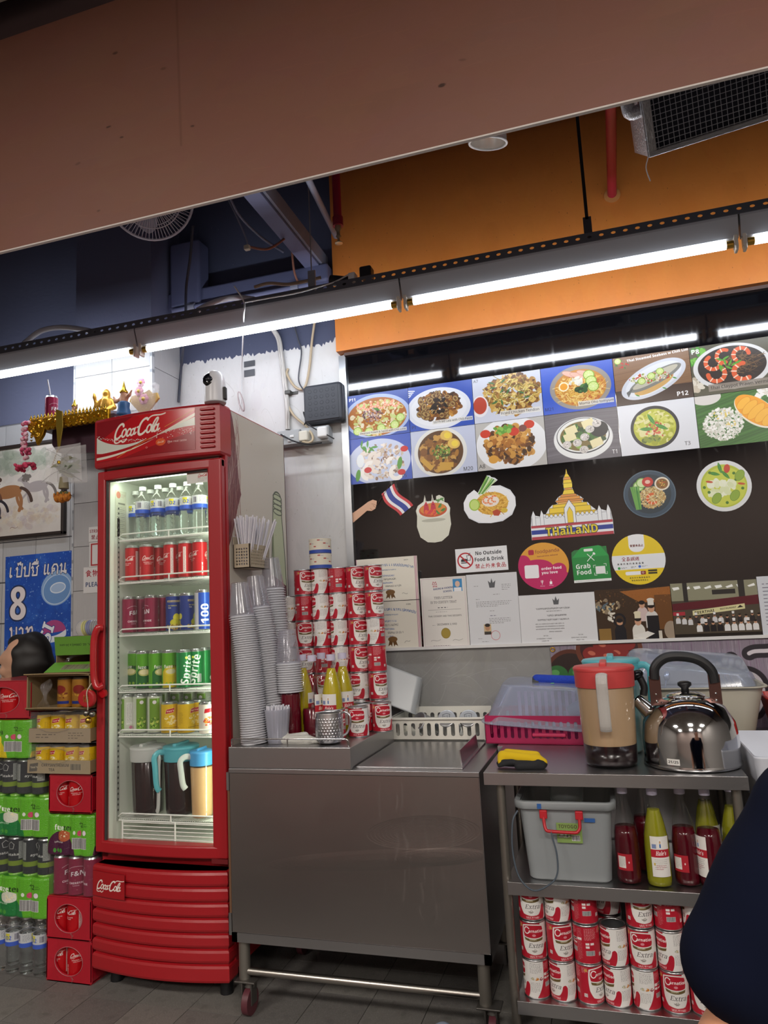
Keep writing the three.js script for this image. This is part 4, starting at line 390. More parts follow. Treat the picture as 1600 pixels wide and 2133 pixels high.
  const yellow = cv(512, 512, (x, w, h) => { fillBg(x, w, h, '#e8cb1e'); x.fillStyle = '#eef0f2'; x.beginPath(); x.roundRect(176, -40, 150, 222, 66); x.fill(); glyphs(x, ['shi', 'jin', 'lai', 'pin', 'zhi'], 186, 104, 26, '#6a2c24', 3.4); x.fillStyle = '#e6eaee'; x.fillRect(0, 208, 512, 146); glyphs(x, ['quan', 'dao', 'pai', 'song'], 96, 226, 42, '#8a2c34', 4.6, { adv: 1 }); for (let i = 0; i < 9; i++) glyphs(x, [pick(['wu', 'lai', 'shi', 'pin', 'wai'])], 50 + i * 29, 284, 22, '#333', 2.4); ell(x, 66, 336, 13, 13, '#2f9a4a'); ell(x, 262, 328, 13, 13, '#3a6ac8'); lines(x, 86, 330, 60, 2, 9, '#444', 3); lines(x, 180, 326, 50, 2, 9, '#444', 4); lines(x, 282, 322, 60, 2, 9, '#456', 3); x.fillStyle = '#eef0f0'; x.beginPath(); x.roundRect(122, 374, 190, 36, 14); x.fill(); x.fillStyle = '#8a2c24'; x.beginPath(); x.roundRect(266, 374, 48, 36, 8); x.fill(); ell(x, 288, 390, 8, 8, null, 0, '#fff', 3); x.fillStyle = '#2a2818'; x.fillRect(336, 366, 84, 18); x.fillRect(336, 390, 84, 18); for (let i = 0; i < 9; i++) { glyphs(x, [pick(['wu', 'lai', 'shi', 'pin', 'wai'])], 156 + i * 22, 430, 17, '#3a3418', 2); if (i < 8) glyphs(x, [pick(['song', 'dao', 'pin', 'zhi'])], 174 + i * 20, 456, 16, '#3a3418', 2); } });
  flatShape('delivery_sticker', ring(44, 256, 256, 253, 253), yellow, wOf(1274, 1167, 1387, 1160), 0.206, at(1330, 1165), 'round yellow food delivery sticker with white band', 'sticker');
}
{ // certificates, letters and photographs
  const award = (k) => cv(560, 400, (x, w, h) => { fillBg(x, w, h, '#e4e0d2'); for (const [a, c] of [[w - 26, '#a04a78'], [w - 18, '#c88aa8'], [w - 10, '#a04a78']]) { x.fillStyle = c; x.fillRect(a, 0, 4, h); } x.fillStyle = '#a04a78'; x.fillRect(0, 0, 4, h); for (let i = 0; i < 24; i++) { const t = (i - 11.5) / 12; glyphs(x, [pick(THAI)], 275 + t * 250 - 8, 78 + t * t * 34 - 24, 24, '#2f5a9a', 3.4, { rot: t * 0.28 }); } thaiLine(x, 22, 170, 108, 11, '#3a5a8a', 1.6); thaiLine(x, 10, 200, 158, 18, '#3a5a9a', 2); thaiLine(x, 8, 230, 190, 20, '#333', 2); thaiLine(x, 9, 220, 226, 15, '#3a5a9a', 2); thaiLine(x, 10, 260, 256, 18, '#333', 2); thaiLine(x, 6, 240, 290, 15, '#3a5a9a', 2); thaiLine(x, 5, 440, 26, 10, '#444', 1.4); ell(x, 305, 322, 42, 24, '#7a5a34'); poly(x, [[275, 335], [262, 380], [285, 366], [296, 384], [304, 345]], '#6a4c2a'); poly(x, [[306, 345], [316, 384], [328, 366], [350, 380], [334, 335]], '#6a4c2a'); x.strokeStyle = '#333'; x.lineWidth = 2; x.beginPath(); x.moveTo(410, 340 + k * 16); x.bezierCurveTo(430, 320, 440, 360, 460, 338); x.stroke(); });
  const yA = [at(870, 1158).y + 0.002, at(872, 1249).y, at(874, 1350).y + 0.002]; const xl = -1.085, xr = at(874, 1250).x - 0.001;
  sheet('certificate', xl, xr, yA[1] + 0.002, yA[0], award(0), 'cream certificate with arched blue heading, upper of the pair', 'certificate');
  sheet('certificate', xl, xr, yA[2], yA[1] - 0.001, award(1), 'cream certificate with arched blue heading, lower of the pair', 'certificate');
  const q0 = at(875, 1206), q1 = at(980, 1350), q2 = at(1088, 1345), q3 = at(1247, 1338);
  sheet('certificate', q0.x, q1.x - 0.001, at(930, 1350).y + 0.003, at(925, 1202).y, cv(420, 600, (x, w, h) => { fillBg(x, w, h, '#dcd9d3'); x.strokeStyle = '#c8b0b8'; x.lineWidth = 3; x.strokeRect(14, 12, w - 28, h - 24); x.fillStyle = '#3a8ac0'; x.fillRect(300, 22, 84, 106); ell(x, 342, 66, 22, 26, '#d8b8a4'); x.fillStyle = '#e6e8ea'; x.fillRect(308, 96, 68, 32); poly(x, [[112, 60], [120, 36], [132, 50], [142, 36], [152, 60]], null, '#a83848', 4); txt(x, 'BTM', 114, 84, 20, '#a83848', { bold: 1 }); txt(x, 'BAKING & COOKING', 118, 108, 21, '#22306a', { bold: 1, rot: -0.06, sx: 0.92 }); txt(x, 'SCHOOL', 208, 132, 21, '#22306a', { bold: 1, rot: -0.06 }); txt(x, 'THIS LETTER', 205, 186, 27, '#222', { font: 'serif', align: 'center' }); txt(x, 'IS TO CERTIFY THAT', 205, 224, 27, '#222', { font: 'serif', align: 'center', sx: 0.9 }); lines(x, 150, 258, 150, 1, 10, '#333', 6); x.fillStyle = '#555'; x.fillRect(60, 278, 300, 2); lines(x, 130, 296, 170, 1, 8, '#777', 3); txt(x, 'THAI COOKERY AND THAI DESSERTS', 210, 340, 19, '#222', { align: 'center' }); txt(x, 'DECEMBER 3,1993', 225, 412, 22, '#222', { align: 'center' }); lines(x, 92, 408, 40, 1, 8, '#777', 3); ell(x, 210, 480, 42, 44, '#a08a3a'); for (let i = 0; i < 24; i++) { const a = i * 0.262; ell(x, 210 + 40 * Math.cos(a), 480 + 42 * Math.sin(a), 4, 4, '#8d7830'); } x.strokeStyle = '#444'; x.lineWidth = 2; for (const a of [70, 270]) { x.beginPath(); x.moveTo(a, 545); x.bezierCurveTo(a + 30, 520, a + 40, 560, a + 90, 532); x.stroke(); } lines(x, 90, 582, 260, 1, 8, '#555', 3); }), 'letter certificate with a gold seal and a blue portrait stamp', 'certificate');
  sheet('certificate', q1.x + 0.001, q2.x - 0.001, at(1035, 1345).y + 0.002, at(1030, 1194).y, cv(420, 600, (x, w, h) => { fillBg(x, w, h, '#d3d5d8'); poly(x, [[180, 60], [200, 80], [210, 40], [220, 80], [242, 60], [232, 120], [190, 120]], '#55585c'); lines(x, 60, 100, 60, 1, 8, '#666', 3); lines(x, 290, 96, 80, 4, 14, '#555', 3); lines(x, 215, 176, 90, 1, 8, '#666', 3); lines(x, 70, 212, 50, 1, 8, '#555', 3); lines(x, 70, 234, 300, 4, 13, '#555', 3); lines(x, 180, 312, 60, 1, 8, '#666', 3); lines(x, 180, 352, 90, 1, 8, '#446', 4); lines(x, 170, 376, 200, 4, 13, '#555', 3); x.fillStyle = '#c8b28a'; x.fillRect(122, 424, 60, 86); ell(x, 152, 452, 20, 26, '#b88a6a'); x.fillStyle = '#3a3630'; x.fillRect(124, 484, 56, 26); ell(x, 152, 432, 22, 14, '#2a2420'); ell(x, 214, 518, 36, 38, null, 0, '#c8727a', 4); lines(x, 70, 540, 60, 1, 8, '#666', 3); lines(x, 100, 566, 90, 1, 8, '#777', 3); }), 'plain official letter with a small portrait and red stamp', 'letter');
  sheet('certificate', q2.x - 0.002, q3.x, at(1168, 1342).y + 0.002, at(1165, 1236).y - 0.001, cv(640, 430, (x, w, h) => { fillBg(x, w, h, '#d9dadc'); poly(x, [[290, 40], [306, 58], [318, 20], [330, 58], [346, 40], [338, 92], [298, 92]], '#55585c'); thaiLine(x, 24, 140, 116, 15, '#444', 2); thaiLine(x, 18, 230, 142, 9, '#555', 1.3); thaiLine(x, 13, 230, 176, 16, '#333', 2); thaiLine(x, 22, 150, 212, 15, '#444', 2); for (const y of [250, 272, 294]) thaiLine(x, 30, 130, y, 10, '#555', 1.4); thaiLine(x, 14, 240, 318, 10, '#555', 1.4); for (const a of [130, 420]) { thaiLine(x, 5, a + 60, 352, 10, '#666', 1.3); thaiLine(x, 16, a, 376, 10, '#555', 1.3); thaiLine(x, 8, a + 40, 396, 10, '#555', 1.3); } }), 'wide white certificate under the green delivery sticker', 'certificate');
  const f1 = at(1407, 1335), fy = [at(1320, 1336).y + 0.002, at(1320, 1222).y];
  const man = (x, cx, cy, s, coat, skin, cap, hair) => { ell(x, cx, cy + s * 1.6, s * 1.05, s * 1.25, coat); x.fillStyle = coat; x.fillRect(cx - s * 1.05, cy + s * 1.5, s * 2.1, s * 1.8); ell(x, cx, cy, s * 0.55, s * 0.7, skin); ell(x, cx, cy - s * 0.45, s * 0.58, s * 0.42, hair || '#1c1614'); if (cap) { x.fillStyle = cap; x.fillRect(cx - s * 0.5, cy - s * 1.5, s, s * 0.95); ell(x, cx, cy - s * 1.5, s * 0.62, s * 0.3, cap); } };
  sheet('group_photo', q3.x + 0.001, f1.x, fy[0], fy[1] - 0.006, cv(560, 400, (x, w, h) => { fillBg(x, w, h, '#3a2a1c'); poly(x, [[190, 20], [560, 0], [560, 120], [330, 110]], '#9a5f2a'); x.fillStyle = '#6a4422'; x.fillRect(440, 60, 120, 260); speck(x, w, 150, 160, ['#b87838', '#7a4a20'], 2, 6, 0.5); heap(x, 90, 130, 90, 50, 40, ['#c9b48a', '#8a7a64', '#5a6a74'], 8, 20); x.fillStyle = '#8a6a34'; x.fillRect(10, 300, 90, 100); man(x, 345, 130, 38, '#cdb8b4', '#c89a7c'); man(x, 410, 160, 44, '#d2cfca', '#c8987a', '#dad6cc'); x.fillStyle = '#15161c'; x.fillRect(372, 215, 86, 190); man(x, 170, 260, 40, '#14151c', '#c09070', null, '#14151c'); ell(x, 170, 240, 40, 46, null, 0, '#14151c', 16); man(x, 305, 255, 44, '#d9d5cc', '#c8987a', '#dcd3b4'); poly(x, [[260, 360], [370, 330], [420, 350], [330, 395]], '#e0ddd6'); x.fillStyle = '#c9c2b4'; x.fillRect(448, 330, 24, 60); ell(x, 540, 330, 50, 70, '#9a8a78'); heap(x, 110, 210, 30, 40, 16, ['#c9c4b4', '#e0dcd0'], 8, 18); }), 'framed photograph of four kitchen staff posing', 'photograph', { rough: 0.25 });
  sheet('group_photo', f1.x + 0.002, at(1590, 1330).x, fy[0] + 0.004, fy[1] + 0.003, cv(560, 400, (x, w, h) => { fillBg(x, w, h, '#4a4236'); x.fillStyle = '#8d8c74'; x.fillRect(0, 0, w, 130); for (let i = 0; i < 8; i++) poly(x, [[10 + i * 70, 30 + (i % 2) * 12], [54 + i * 70, 26], [60 + i * 70, 44], [20 + i * 70, 52]], '#f2f4f0'); x.fillStyle = '#2c2a28'; x.fillRect(270, 60, 150, 34); x.fillRect(80, 0, 30, 140); x.fillRect(440, 0, 40, 120); poly(x, [[0, 150], [560, 110], [560, 176], [0, 200]], '#5a1a24'); poly(x, [[130, 205], [470, 168], [470, 206], [130, 240]], '#d9d3a0'); txt(x, 'BEERTHAI', 142, 232, 28, '#2a241c', { bold: 1, rot: -0.1 }); txt(x, 'RESTAURANT', 310, 208, 17, '#3a3424', { bold: 1, rot: -0.1 }); poly(x, [[420, 198], [440, 178], [460, 194]], '#2a241c'); x.fillStyle = '#a8303c'; x.fillRect(0, 210, 80, 26); for (let i = 0; i < 14; i++) man(x, 30 + i * 40, 246 + (i % 3) * 6, 15, pick(['#d8d8d6', '#2a2628', '#3a3434', '#cfcfd0']), '#b98a6c', i % 3 === 0 ? '#e2e2e0' : null); for (let i = 0; i < 9; i++) man(x, 165 + i * 45, 300, 18, i === 1 || i === 2 || i === 3 ? '#1c1a1e' : '#e0e0de', '#c09274', i % 2 ? '#e6e6e4' : null); x.fillStyle = '#1c1814'; x.fillRect(0, 372, w, 28); }), 'photograph of a large restaurant team in front of their shop', 'photograph', { rough: 0.25 });
  sheet('certificate', at(1591, 1330).x, at(1591, 1330).x + 0.21, fy[0] + 0.004, fy[1] + 0.012, cv(128, 160, (x, w, h) => { fillBg(x, w, h, '#cfd3da'); lines(x, 10, 20, 100, 12, 10, '#667', 2); }), 'white printed sheet beside the restaurant team photograph', 'paper');
}
// ---------- lower wall: grey scratched sheet and the vinyl banner ----------
{
  const scr = cv(1024, 512, (x, w, h) => { fillBg(x, w, h, '#8d8d8b'); speck(x, w, h, 500, ['#9a9a98', '#80807e', '#a3a3a0'], 4, 40, 0.15); for (let i = 0; i < 420; i++) { x.globalAlpha = rr(0.05, 0.3); x.strokeStyle = pick(['#b4b4b2', '#c4c4c2', '#6f6f6d']); x.lineWidth = rr(0.5, 1.6); const a = rr(0, w), b = rr(0, h), l = rr(20, 120); x.beginPath(); x.moveTo(a, b); x.quadraticCurveTo(a + l * 0.5, b - rr(-20, 40), a + l, b - rr(-40, 80)); x.stroke(); } speck(x, w, h, 30, ['#2a2a2a'], 0.8, 2.4, 0.9); x.globalAlpha = 1; });
  solo('splash_panel', (() => { const g = box(1.5, 1.0, 0.004, -0.35, 0.635, -3.096); return g; })(), tex(scr, 0.5), 'grey scratched sheet on the wall behind the dish baskets', 'panel');
  const b0 = at(1146, 1352).x, ban = cv(1024, 560, (x, w, h) => {   // 1.1 m x 0.6 m
    fillBg(x, w, h, '#8d8291'); for (let i = 0; i < 2600; i++) { x.globalAlpha = rr(0.1, 0.5); x.fillStyle = pick(['#a79aae', '#6d6072', '#b8b2bc', '#59505e', '#8a5a84', '#c9c6cc']); x.fillRect(rr(0, w), rr(-40, h), rr(1, 3), rr(20, 140)); } x.globalAlpha = 1;
    ell(x, 70, 120, 100, 105, '#5a2c1c'); ell(x, 70, 120, 86, 90, '#2a1a14'); for (const [a, b] of [[60, 150], [100, 110], [20, 110]]) { ell(x, a, b, 40, 36, '#2f6a34'); ell(x, a - 8, b - 8, 16, 12, '#5a9a54'); }
    ell(x, 215, 20, 120, 95, '#6a3420'); ell(x, 215, 16, 104, 82, '#3a1414'); for (const [a, b] of [[200, 10], [250, 40], [160, 40], [270, -4], [215, 52]]) { ell(x, a, b, 42, 30, '#8a2420', 0.3); ell(x, a - 8, b - 8, 14, 8, '#c86a54', 0.3); }
    x.fillStyle = '#6a2440'; x.fillRect(240, 150, 420, 60); ell(x, 130, 190, 90, 30, '#4a1c20');
    const letter = (f, lw) => { x.lineJoin = x.lineCap = 'round'; for (const [c, l] of [['#26212a', lw + 34], ['#d2ccd2', lw]]) { x.strokeStyle = c; x.lineWidth = l; x.beginPath(); f(); x.stroke(); } };
    letter(() => { x.moveTo(540, 90); x.bezierCurveTo(560, 60, 590, 90, 565, 100); x.bezierCurveTo(540, 105, 600, 110, 630, 66); }, 14); letter(() => { x.moveTo(690, 50); x.bezierCurveTo(720, 30, 760, 60, 800, 20); }, 14); letter(() => { x.moveTo(650, 220); x.bezierCurveTo(600, 250, 590, 130, 660, 120); x.bezierCurveTo(730, 118, 730, 200, 690, 250); x.moveTo(650, 170); x.bezierCurveTo(680, 160, 690, 200, 660, 205); }, 22); letter(() => { x.moveTo(800, 130); x.lineTo(800, 250); x.lineTo(880, 250); x.lineTo(880, 120); }, 24);
  });
  const banner = thing('vinyl_banner', 'printed vinyl banner with tomatoes and large outlined Thai lettering', 'banner', [b0 + 0.55, 1.135 - 0.3, -3.088]);
  part('sheet', box(1.1, 0.6, 0.002), tex(ban, 0.4), banner); part('eyelet', new THREE.TorusGeometry(0.008, 0.003, 6, 16).translate(-0.54, 0.285, 0.002), brass, banner);
}

// ---------- drinks fridge ----------
const redPaint = P('#a3161f', 0.36, { clearcoat: 0.35, clearcoatRoughness: 0.25 });
const redDark = redPaint;
const FX0 = -1.937, FX1 = -1.366, FZ = -2.40;
const fridge = thing('drinks_fridge', 'tall red glass-door drinks fridge with lit shelves', 'fridge');
const liner = M('#e6ebe0', 0.5), rackWhite = M('#e9ece6', 0.4);
{
  part('cabinet', merge([span(FX0 + 0.005, FX0 + 0.03, 0.44, 2.12, -2.97, -2.44), span(FX1 - 0.03, FX1 - 0.005, 0.44, 2.12, -2.97, -2.44), span(FX0 + 0.005, FX1 - 0.005, 1.93, 2.12, -2.97, -2.44), span(FX0 + 0.005, FX1 - 0.005, 0.09, 0.47, -2.97, -2.44), span(FX0 + 0.005, FX1 - 0.005, 0.44, 2.12, -2.97, -2.945)]), redDark, fridge);
  part('liner', merge([span(FX0 + 0.03, FX0 + 0.045, 0.49, 1.91, -2.945, -2.425), span(FX1 - 0.045, FX1 - 0.03, 0.49, 1.91, -2.945, -2.425), span(FX0 + 0.03, FX1 - 0.03, 1.895, 1.93, -2.945, -2.425), span(FX0 + 0.03, FX1 - 0.03, 0.47, 0.49, -2.945, -2.425), span(FX0 + 0.03, FX1 - 0.03, 0.49, 1.91, -2.945, -2.93)]), liner, fridge, 'white inner lining');
  const strip = []; for (let i = 0; i < 60; i++) strip.push(box(0.002, 0.008, 0.006, FX0 + 0.0472, 0.6 + i * 0.02, -2.475)); part('shelf_rail', span(FX0 + 0.045, FX0 + 0.047, 0.56, 1.74, -2.483, -2.467), M('#c9cdc6', 0.4, { metalness: 0.4 }), fridge); part('rail_slots', merge(strip), M('#4b4f4c', 0.6), fridge).userData.kind = 'stuff';
  part('air_grille', merge(Array.from({ length: 8 }, (_, i) => span(-1.53 + i * 0.012, -1.524 + i * 0.012, 1.13, 1.2, -2.93, -2.927))), M('#4b4f4c', 0.6), fridge);
  // header
  const hb = 0.028, hz = (x) => FZ + 0.012 + hb * (1 - ((2 * (x - FX0) / (FX1 - FX0)) - 1) ** 2);
  part('header', bowed(FX0, FX1, 1.932, 2.138, FZ + 0.012, hb, 0.07, 0.012), redPaint, fridge);
  const gfx = cv(1024, 450, (x, w, h) => {
    fillBg(x, w, h, '#b8141e'); poly(x, [[0, 0], [420, 0], [0, 240]], '#8a1420'); poly(x, [[460, 0], [1024, 0], [1024, 140], [700, 240]], '#c4181f'); poly(x, [[300, 450], [1024, 250], [1024, 450]], '#94101a');
    x.fillStyle = '#d8ddd2'; x.beginPath(); x.moveTo(0, 170); x.bezierCurveTo(160, 310, 380, 330, 560, 270); x.bezierCurveTo(400, 360, 200, 390, 0, 350); x.fill();
    for (let i = 0; i < 22; i++) for (let j = 0; j < 40; j++) { x.fillStyle = 'rgba(150,165,150,.35)'; const a = j * 13, b = 190 + i * 9; if (b > 215 + a * 0.16 && b < 345 - a * 0.02) x.fillRect(a, b, 4, 4); }
    for (let i = 0; i < 70; i++) ell(x, i * 8 + rr(-6, 6), 165 + i * 3.2 - i * i * 0.022 + rr(-16, 8), rr(2, 7), rr(2, 7), '#d8dcd4');
    const band = (c, y0, y1, t) => { x.fillStyle = c; x.beginPath(); x.moveTo(0, y0); x.bezierCurveTo(300, y0 + 10, 560, 330, 1024, y1); x.lineTo(1024, y1 + t); x.bezierCurveTo(560, 350, 300, y0 + 44, 0, y0 + 38); x.fill(); };
    band('#e6dfcf', 388, 52, 34); band('#a8141e', 360, 92, 12); x.fillStyle = '#d8dcd0'; x.beginPath(); x.moveTo(560, 300); x.bezierCurveTo(700, 250, 900, 150, 1024, 96); x.lineTo(1024, 190); x.bezierCurveTo(860, 190, 720, 230, 560, 300); x.fill(); x.strokeStyle = '#d8a23a'; x.lineWidth = 5; x.beginPath(); x.moveTo(240, 436); x.quadraticCurveTo(440, 340, 600, 270); x.moveTo(740, 170); x.quadraticCurveTo(900, 90, 1010, 20); x.stroke();
    for (let i = 0; i < 60; i++) ell(x, rr(640, 1020), rr(200, 290), rr(1.5, 6), rr(1.5, 6), '#d9c8c0'); for (const [a, b, r] of [[960, 230, 16], [560, 370, 8], [780, 345, 10]]) ell(x, a, b, r, r, null, 0, '#e0b8b0', 3);
    ell(x, 700, 330, 48, 40, '#d85a2c'); scriptMark(x, 668, 336, 60, '#f0e0c8'); txt(x, 'The real taste', 765, 348, 30, '#e2cfc8');
    x.save(); x.translate(190, 218); x.rotate(-0.03); x.scale(1, 1.2); scriptMark(x, 0, 0, 490, '#efe9dd'); x.restore();
  });
  part('header_graphic', bowedSheet(FX0 + 0.012, FX1 - 0.098, 1.958, 2.122, (x) => hz(x) + 0.0015), tex(gfx, 0.2), fridge, 'curved red print with white script lettering');
  for (let i = 0; i < 9; i++) { const y = 2.112 - i * 0.0185, x = FX1 - 0.048; part('vent_rib', new RoundedBoxGeometry(0.058, 0.010, 0.012, 2, 0.004).rotateY(0.14).translate(x, y, hz(x) + 0.002), redPaint, fridge); }
  part('back_top', span(FX0 + 0.01, FX1 - 0.01, 2.12, 2.132, -2.965, -2.42), redDark, fridge);
  // door
  const door = part('door', merge([bowed(FX0 + 0.006, FX1 - 0.004, 1.884, 1.922, FZ, 0.018, 0.028, 0.006), bowed(FX0 + 0.006, FX1 - 0.004, 0.468, 0.51, FZ, 0.022, 0.028, 0.006), span(FX0 + 0.006, FX0 + 0.042, 0.468, 1.922, FZ - 0.028, FZ + 0.004, 0.006), span(FX1 - 0.064, FX1 - 0.004, 0.468, 1.922, FZ - 0.028, FZ + 0.006, 0.008)]), redPaint, fridge, 'red door frame');
  part('glass', span(FX0 + 0.04, FX1 - 0.06, 0.508, 1.886, FZ - 0.018, FZ - 0.014), P('#ffffff', 0.02, { transmission: 1, thickness: 0, ior: 1.45 }), door, 'clear door glass');
  part('gasket', merge([span(FX0 + 0.041, FX0 + 0.05, 0.508, 1.886, FZ - 0.012, FZ - 0.004), span(FX0 + 0.041, FX1 - 0.062, 1.878, 1.886, FZ - 0.012, FZ - 0.006)]), M('#3a3d3c', 0.4), door, 'dark rubber gasket');
  const hx = FX0 + 0.02; part('handle', merge([tube([[hx + 0.02, 1.30, FZ + 0.01], [hx + 0.008, 1.3, FZ + 0.022], [hx - 0.006, 1.26, FZ + 0.026], [hx - 0.008, 1.18, FZ + 0.027], [hx - 0.006, 1.11, FZ + 0.025], [hx + 0.008, 1.075, FZ + 0.024], [hx + 0.02, 1.08, FZ + 0.01]], 0.0135, 50, 12), cyl(0.016, 0.016, 0.012, 0, 0, 0, 16).rotateX(1.57).translate(hx + 0.022, 1.05, FZ + 0.008)]), P('#b0141d', 0.3, { clearcoat: 0.5 }), door, 'glossy red handle');
  part('hinge', span(FX1 - 0.07, FX1 - 0.005, 0.452, 0.468, FZ - 0.03, FZ + 0.004), M('#6d1218', 0.5), fridge);
  const stick = cv(160, 420, (x, w, h) => { fillBg(x, w, h, '#d5d8c6'); ell(x, 44, 40, 32, 32, '#d08a78'); lines(x, 84, 30, 66, 3, 12, '#b08a80', 3); x.fillStyle = '#8a8c80'; x.fillRect(40, 110, 100, 16); x.strokeStyle = '#7a7c72'; for (let i = 0; i < 7; i++) x.strokeRect(20, 140 + i * 34, 120, 34); lines(x, 26, 152, 106, 14, 17, '#7a7c72', 3); });
  part('info_sticker', box(0.001, 0.19, 0.07, FX0 + 0.0465, 1.76, -2.49), [tex(stick, 0.5), liner, liner, liner, liner, liner], fridge);
  const tag = cv(200, 90, (x, w, h) => { fillBg(x, w, h, '#dedfd8'); x.fillStyle = '#7a5a50'; x.fillRect(0, 0, w, 16); scriptMark(x, 96, 42, 80, '#b8262c'); lines(x, 96, 54, 90, 3, 10, '#777', 2); }); part('door_tag', box(0.1, 0.045, 0.001, FX1 - 0.113, 1.858, FZ - 0.0125), tex(tag, 0.5), door);
  // base grille: bowed ribs
  const by = [0.432, 0.378, 0.327, 0.276, 0.226, 0.176, 0.126, 0.062];
  for (let i = 0; i < 7; i++) part('grille_rib', bowed(FX0 + 0.004, FX1 - 0.002, by[i + 1] + 0.002, by[i] - 0.002, FZ + 0.012, 0.035, 0.05, 0.011), redPaint, fridge);
  part('grille_backing', bowed(FX0 + 0.012, FX1 - 0.01, 0.07, 0.43, FZ + 0.002, 0.03, 0.05, 0.004), redDark, fridge); 
  const bz = (x) => FZ + 0.0135 + 0.035 * (1 - ((2 * (x - FX0 - 0.004) / (FX1 - FX0 - 0.006)) - 1) ** 2);
  const lg = cv(360, 200, (x, w, h) => { fillBg(x, w, h, '#a0161e'); x.strokeStyle = '#7c1018'; x.lineWidth = 4; x.strokeRect(2, 2, w - 4, h - 4); scriptMark(x, 40, 136, 270, '#e8e2d8'); }); part('logo_plate', bowedSheet(FX0 + 0.008, -1.768, 0.322, 0.41, (x) => bz(x) + 0.004, 8), tex(lg, 0.35), fridge, 'red plate with white script lettering');
  for (const [x, z] of [[-1.88, -2.46], [-1.42, -2.46], [-1.88, -2.92], [-1.42, -2.92]]) part('foot', cyl(0.02, 0.024, 0.09, x, 0.045, z, 12), blackPlastic, fridge);
  part('underframe', span(FX0 + 0.02, FX1 - 0.02, 0.085, 0.1, -2.95, -2.44), blackPlastic, fridge);
  // printed side with the big bottle
  const side = cv(512, 1700, (x, w, h) => {   // u: front -> back, v top -> bottom; 0.53 x 1.68 m
    fillBg(x, w, h, '#c9c2b6'); x.fillStyle = '#6a2a30'; x.beginPath(); x.moveTo(0, 0); x.lineTo(40, 0); x.bezierCurveTo(90, 120, 70, 200, 110, 330); x.bezierCurveTo(60, 420, 40, 500, 0, 560); x.fill();
    for (let i = 0; i < 170; i++) { x.globalAlpha = rr(0.2, 0.7); x.strokeStyle = pick(['#7a3a34', '#a88a7a', '#5a2428', '#b8a898']); x.lineWidth = rr(1, 3); const a = rr(0, 100), b = rr(0, 430); x.beginPath(); x.moveTo(a, b); x.quadraticCurveTo(a + rr(0, 30), b + 60, a - rr(-10, 26), b + rr(70, 170)); x.stroke(); } x.globalAlpha = 1;
    x.fillStyle = '#b9c0a0'; x.beginPath(); x.moveTo(392, 300); x.bezierCurveTo(400, 260, 466, 262, 474, 310); x.lineTo(470, 380); x.bezierCurveTo(490, 520, 500, 640, 500, 760); x.lineTo(505, 1700); x.lineTo(330, 1700); x.bezierCurveTo(330, 900, 350, 700, 380, 420); x.closePath(); x.fill(); x.strokeStyle = '#4a5040'; x.lineWidth = 7; x.stroke();
    for (let i = 0; i < 4; i++) ell(x, 432, 296 + i * 22, 42, 12, null, 0.1, '#4e5444', 5); x.fillStyle = '#7a8462'; x.fillRect(372, 430, 14, 300); x.fillStyle = '#59202a'; x.beginPath(); x.moveTo(352, 640); x.quadraticCurveTo(430, 664, 498, 690); x.lineTo(505, 1700); x.lineTo(330, 1700); x.closePath(); x.fill(); x.fillStyle = '#9a4a34'; x.fillRect(400, 660, 16, 240);
    x.strokeStyle = '#8d877c'; x.lineWidth = 3; x.beginPath(); x.moveTo(230, 420); x.lineTo(215, 480); x.stroke(); speck(x, w, h, 90, ['#8d877c'], 1, 4, 0.5);
  });
  const sg = new THREE.PlaneGeometry(0.525, 1.68).rotateY(Math.PI / 2).translate(FX1 - 0.0035, 1.285, -2.70); part('side_graphic', sg, tex(side, 0.35), fridge, 'cream side print with a large bottle');
  part('corner_post', span(FX1 - 0.02, FX1 - 0.003, 0.47, 2.12, -2.445, FZ - 0.028), redPaint, fridge);
  // interior lamps
  const lampMat = new THREE.MeshStandardMaterial({ color: '#fff', emissive: '#f2ffe8', emissiveIntensity: 3 });
  for (const [x, s] of [[FX1 - 0.05, -1], [FX0 + 0.05, 1]]) { const h = s > 0 ? 1.0 : 1.34; if (s > 0) continue; part('lamp_strip', span(x - 0.006, x + 0.002, 0.52, 1.88, -2.452, -2.438), lampMat, fridge); const l = new THREE.RectAreaLight('#f0ffe6', FRIDGE_LIGHT, 0.014, 1.34); l.name = 'strip_light'; l.position.set(x - 0.009, 1.2, -2.447); l.quaternion.setFromUnitVectors(V(0, 0, -1), V(-0.85, 0, -0.5).normalize()); fridge.add(l); }
  part('lamp_strip', span(-1.88, -1.43, 1.885, 1.893, -2.46, -2.445), lampMat, fridge); { const l = new THREE.RectAreaLight('#f0ffe6', FRIDGE_LIGHT, 0.44, 0.016); l.name = 'top_strip_light'; l.position.set(-1.655, 1.882, -2.453); l.quaternion.setFromUnitVectors(V(0, 0, -1), V(0, -1, -0.5).normalize()); fridge.add(l); }
  // shelves
  const shelfY = [1.648, 1.476, 1.27, 1.052, 0.884, 0.575];
  for (const y of shelfY) {
    const g = [tube([[-1.868, y + 0.004, -2.9], [-1.868, y + 0.004, -2.46], [-1.862, y + 0.02, -2.452], [-1.44, y + 0.02, -2.452], [-1.434, y + 0.004, -2.46], [-1.434, y + 0.004, -2.9]], 0.003, 60, 6, 0.1)];
    g.push(bar([-1.87, y - 0.006, -2.455], [-1.43, y - 0.006, -2.455], 0.003, 6)); for (let i = 0; i < 6; i++) g.push(bar([-1.87, y - 0.004, -2.50 - i * 0.08], [-1.43, y - 0.004, -2.50 - i * 0.08], 0.0025, 6)); g.push(bar([-1.64, y - 0.006, -2.453], [-1.64, y + 0.02, -2.453], 0.003, 6));
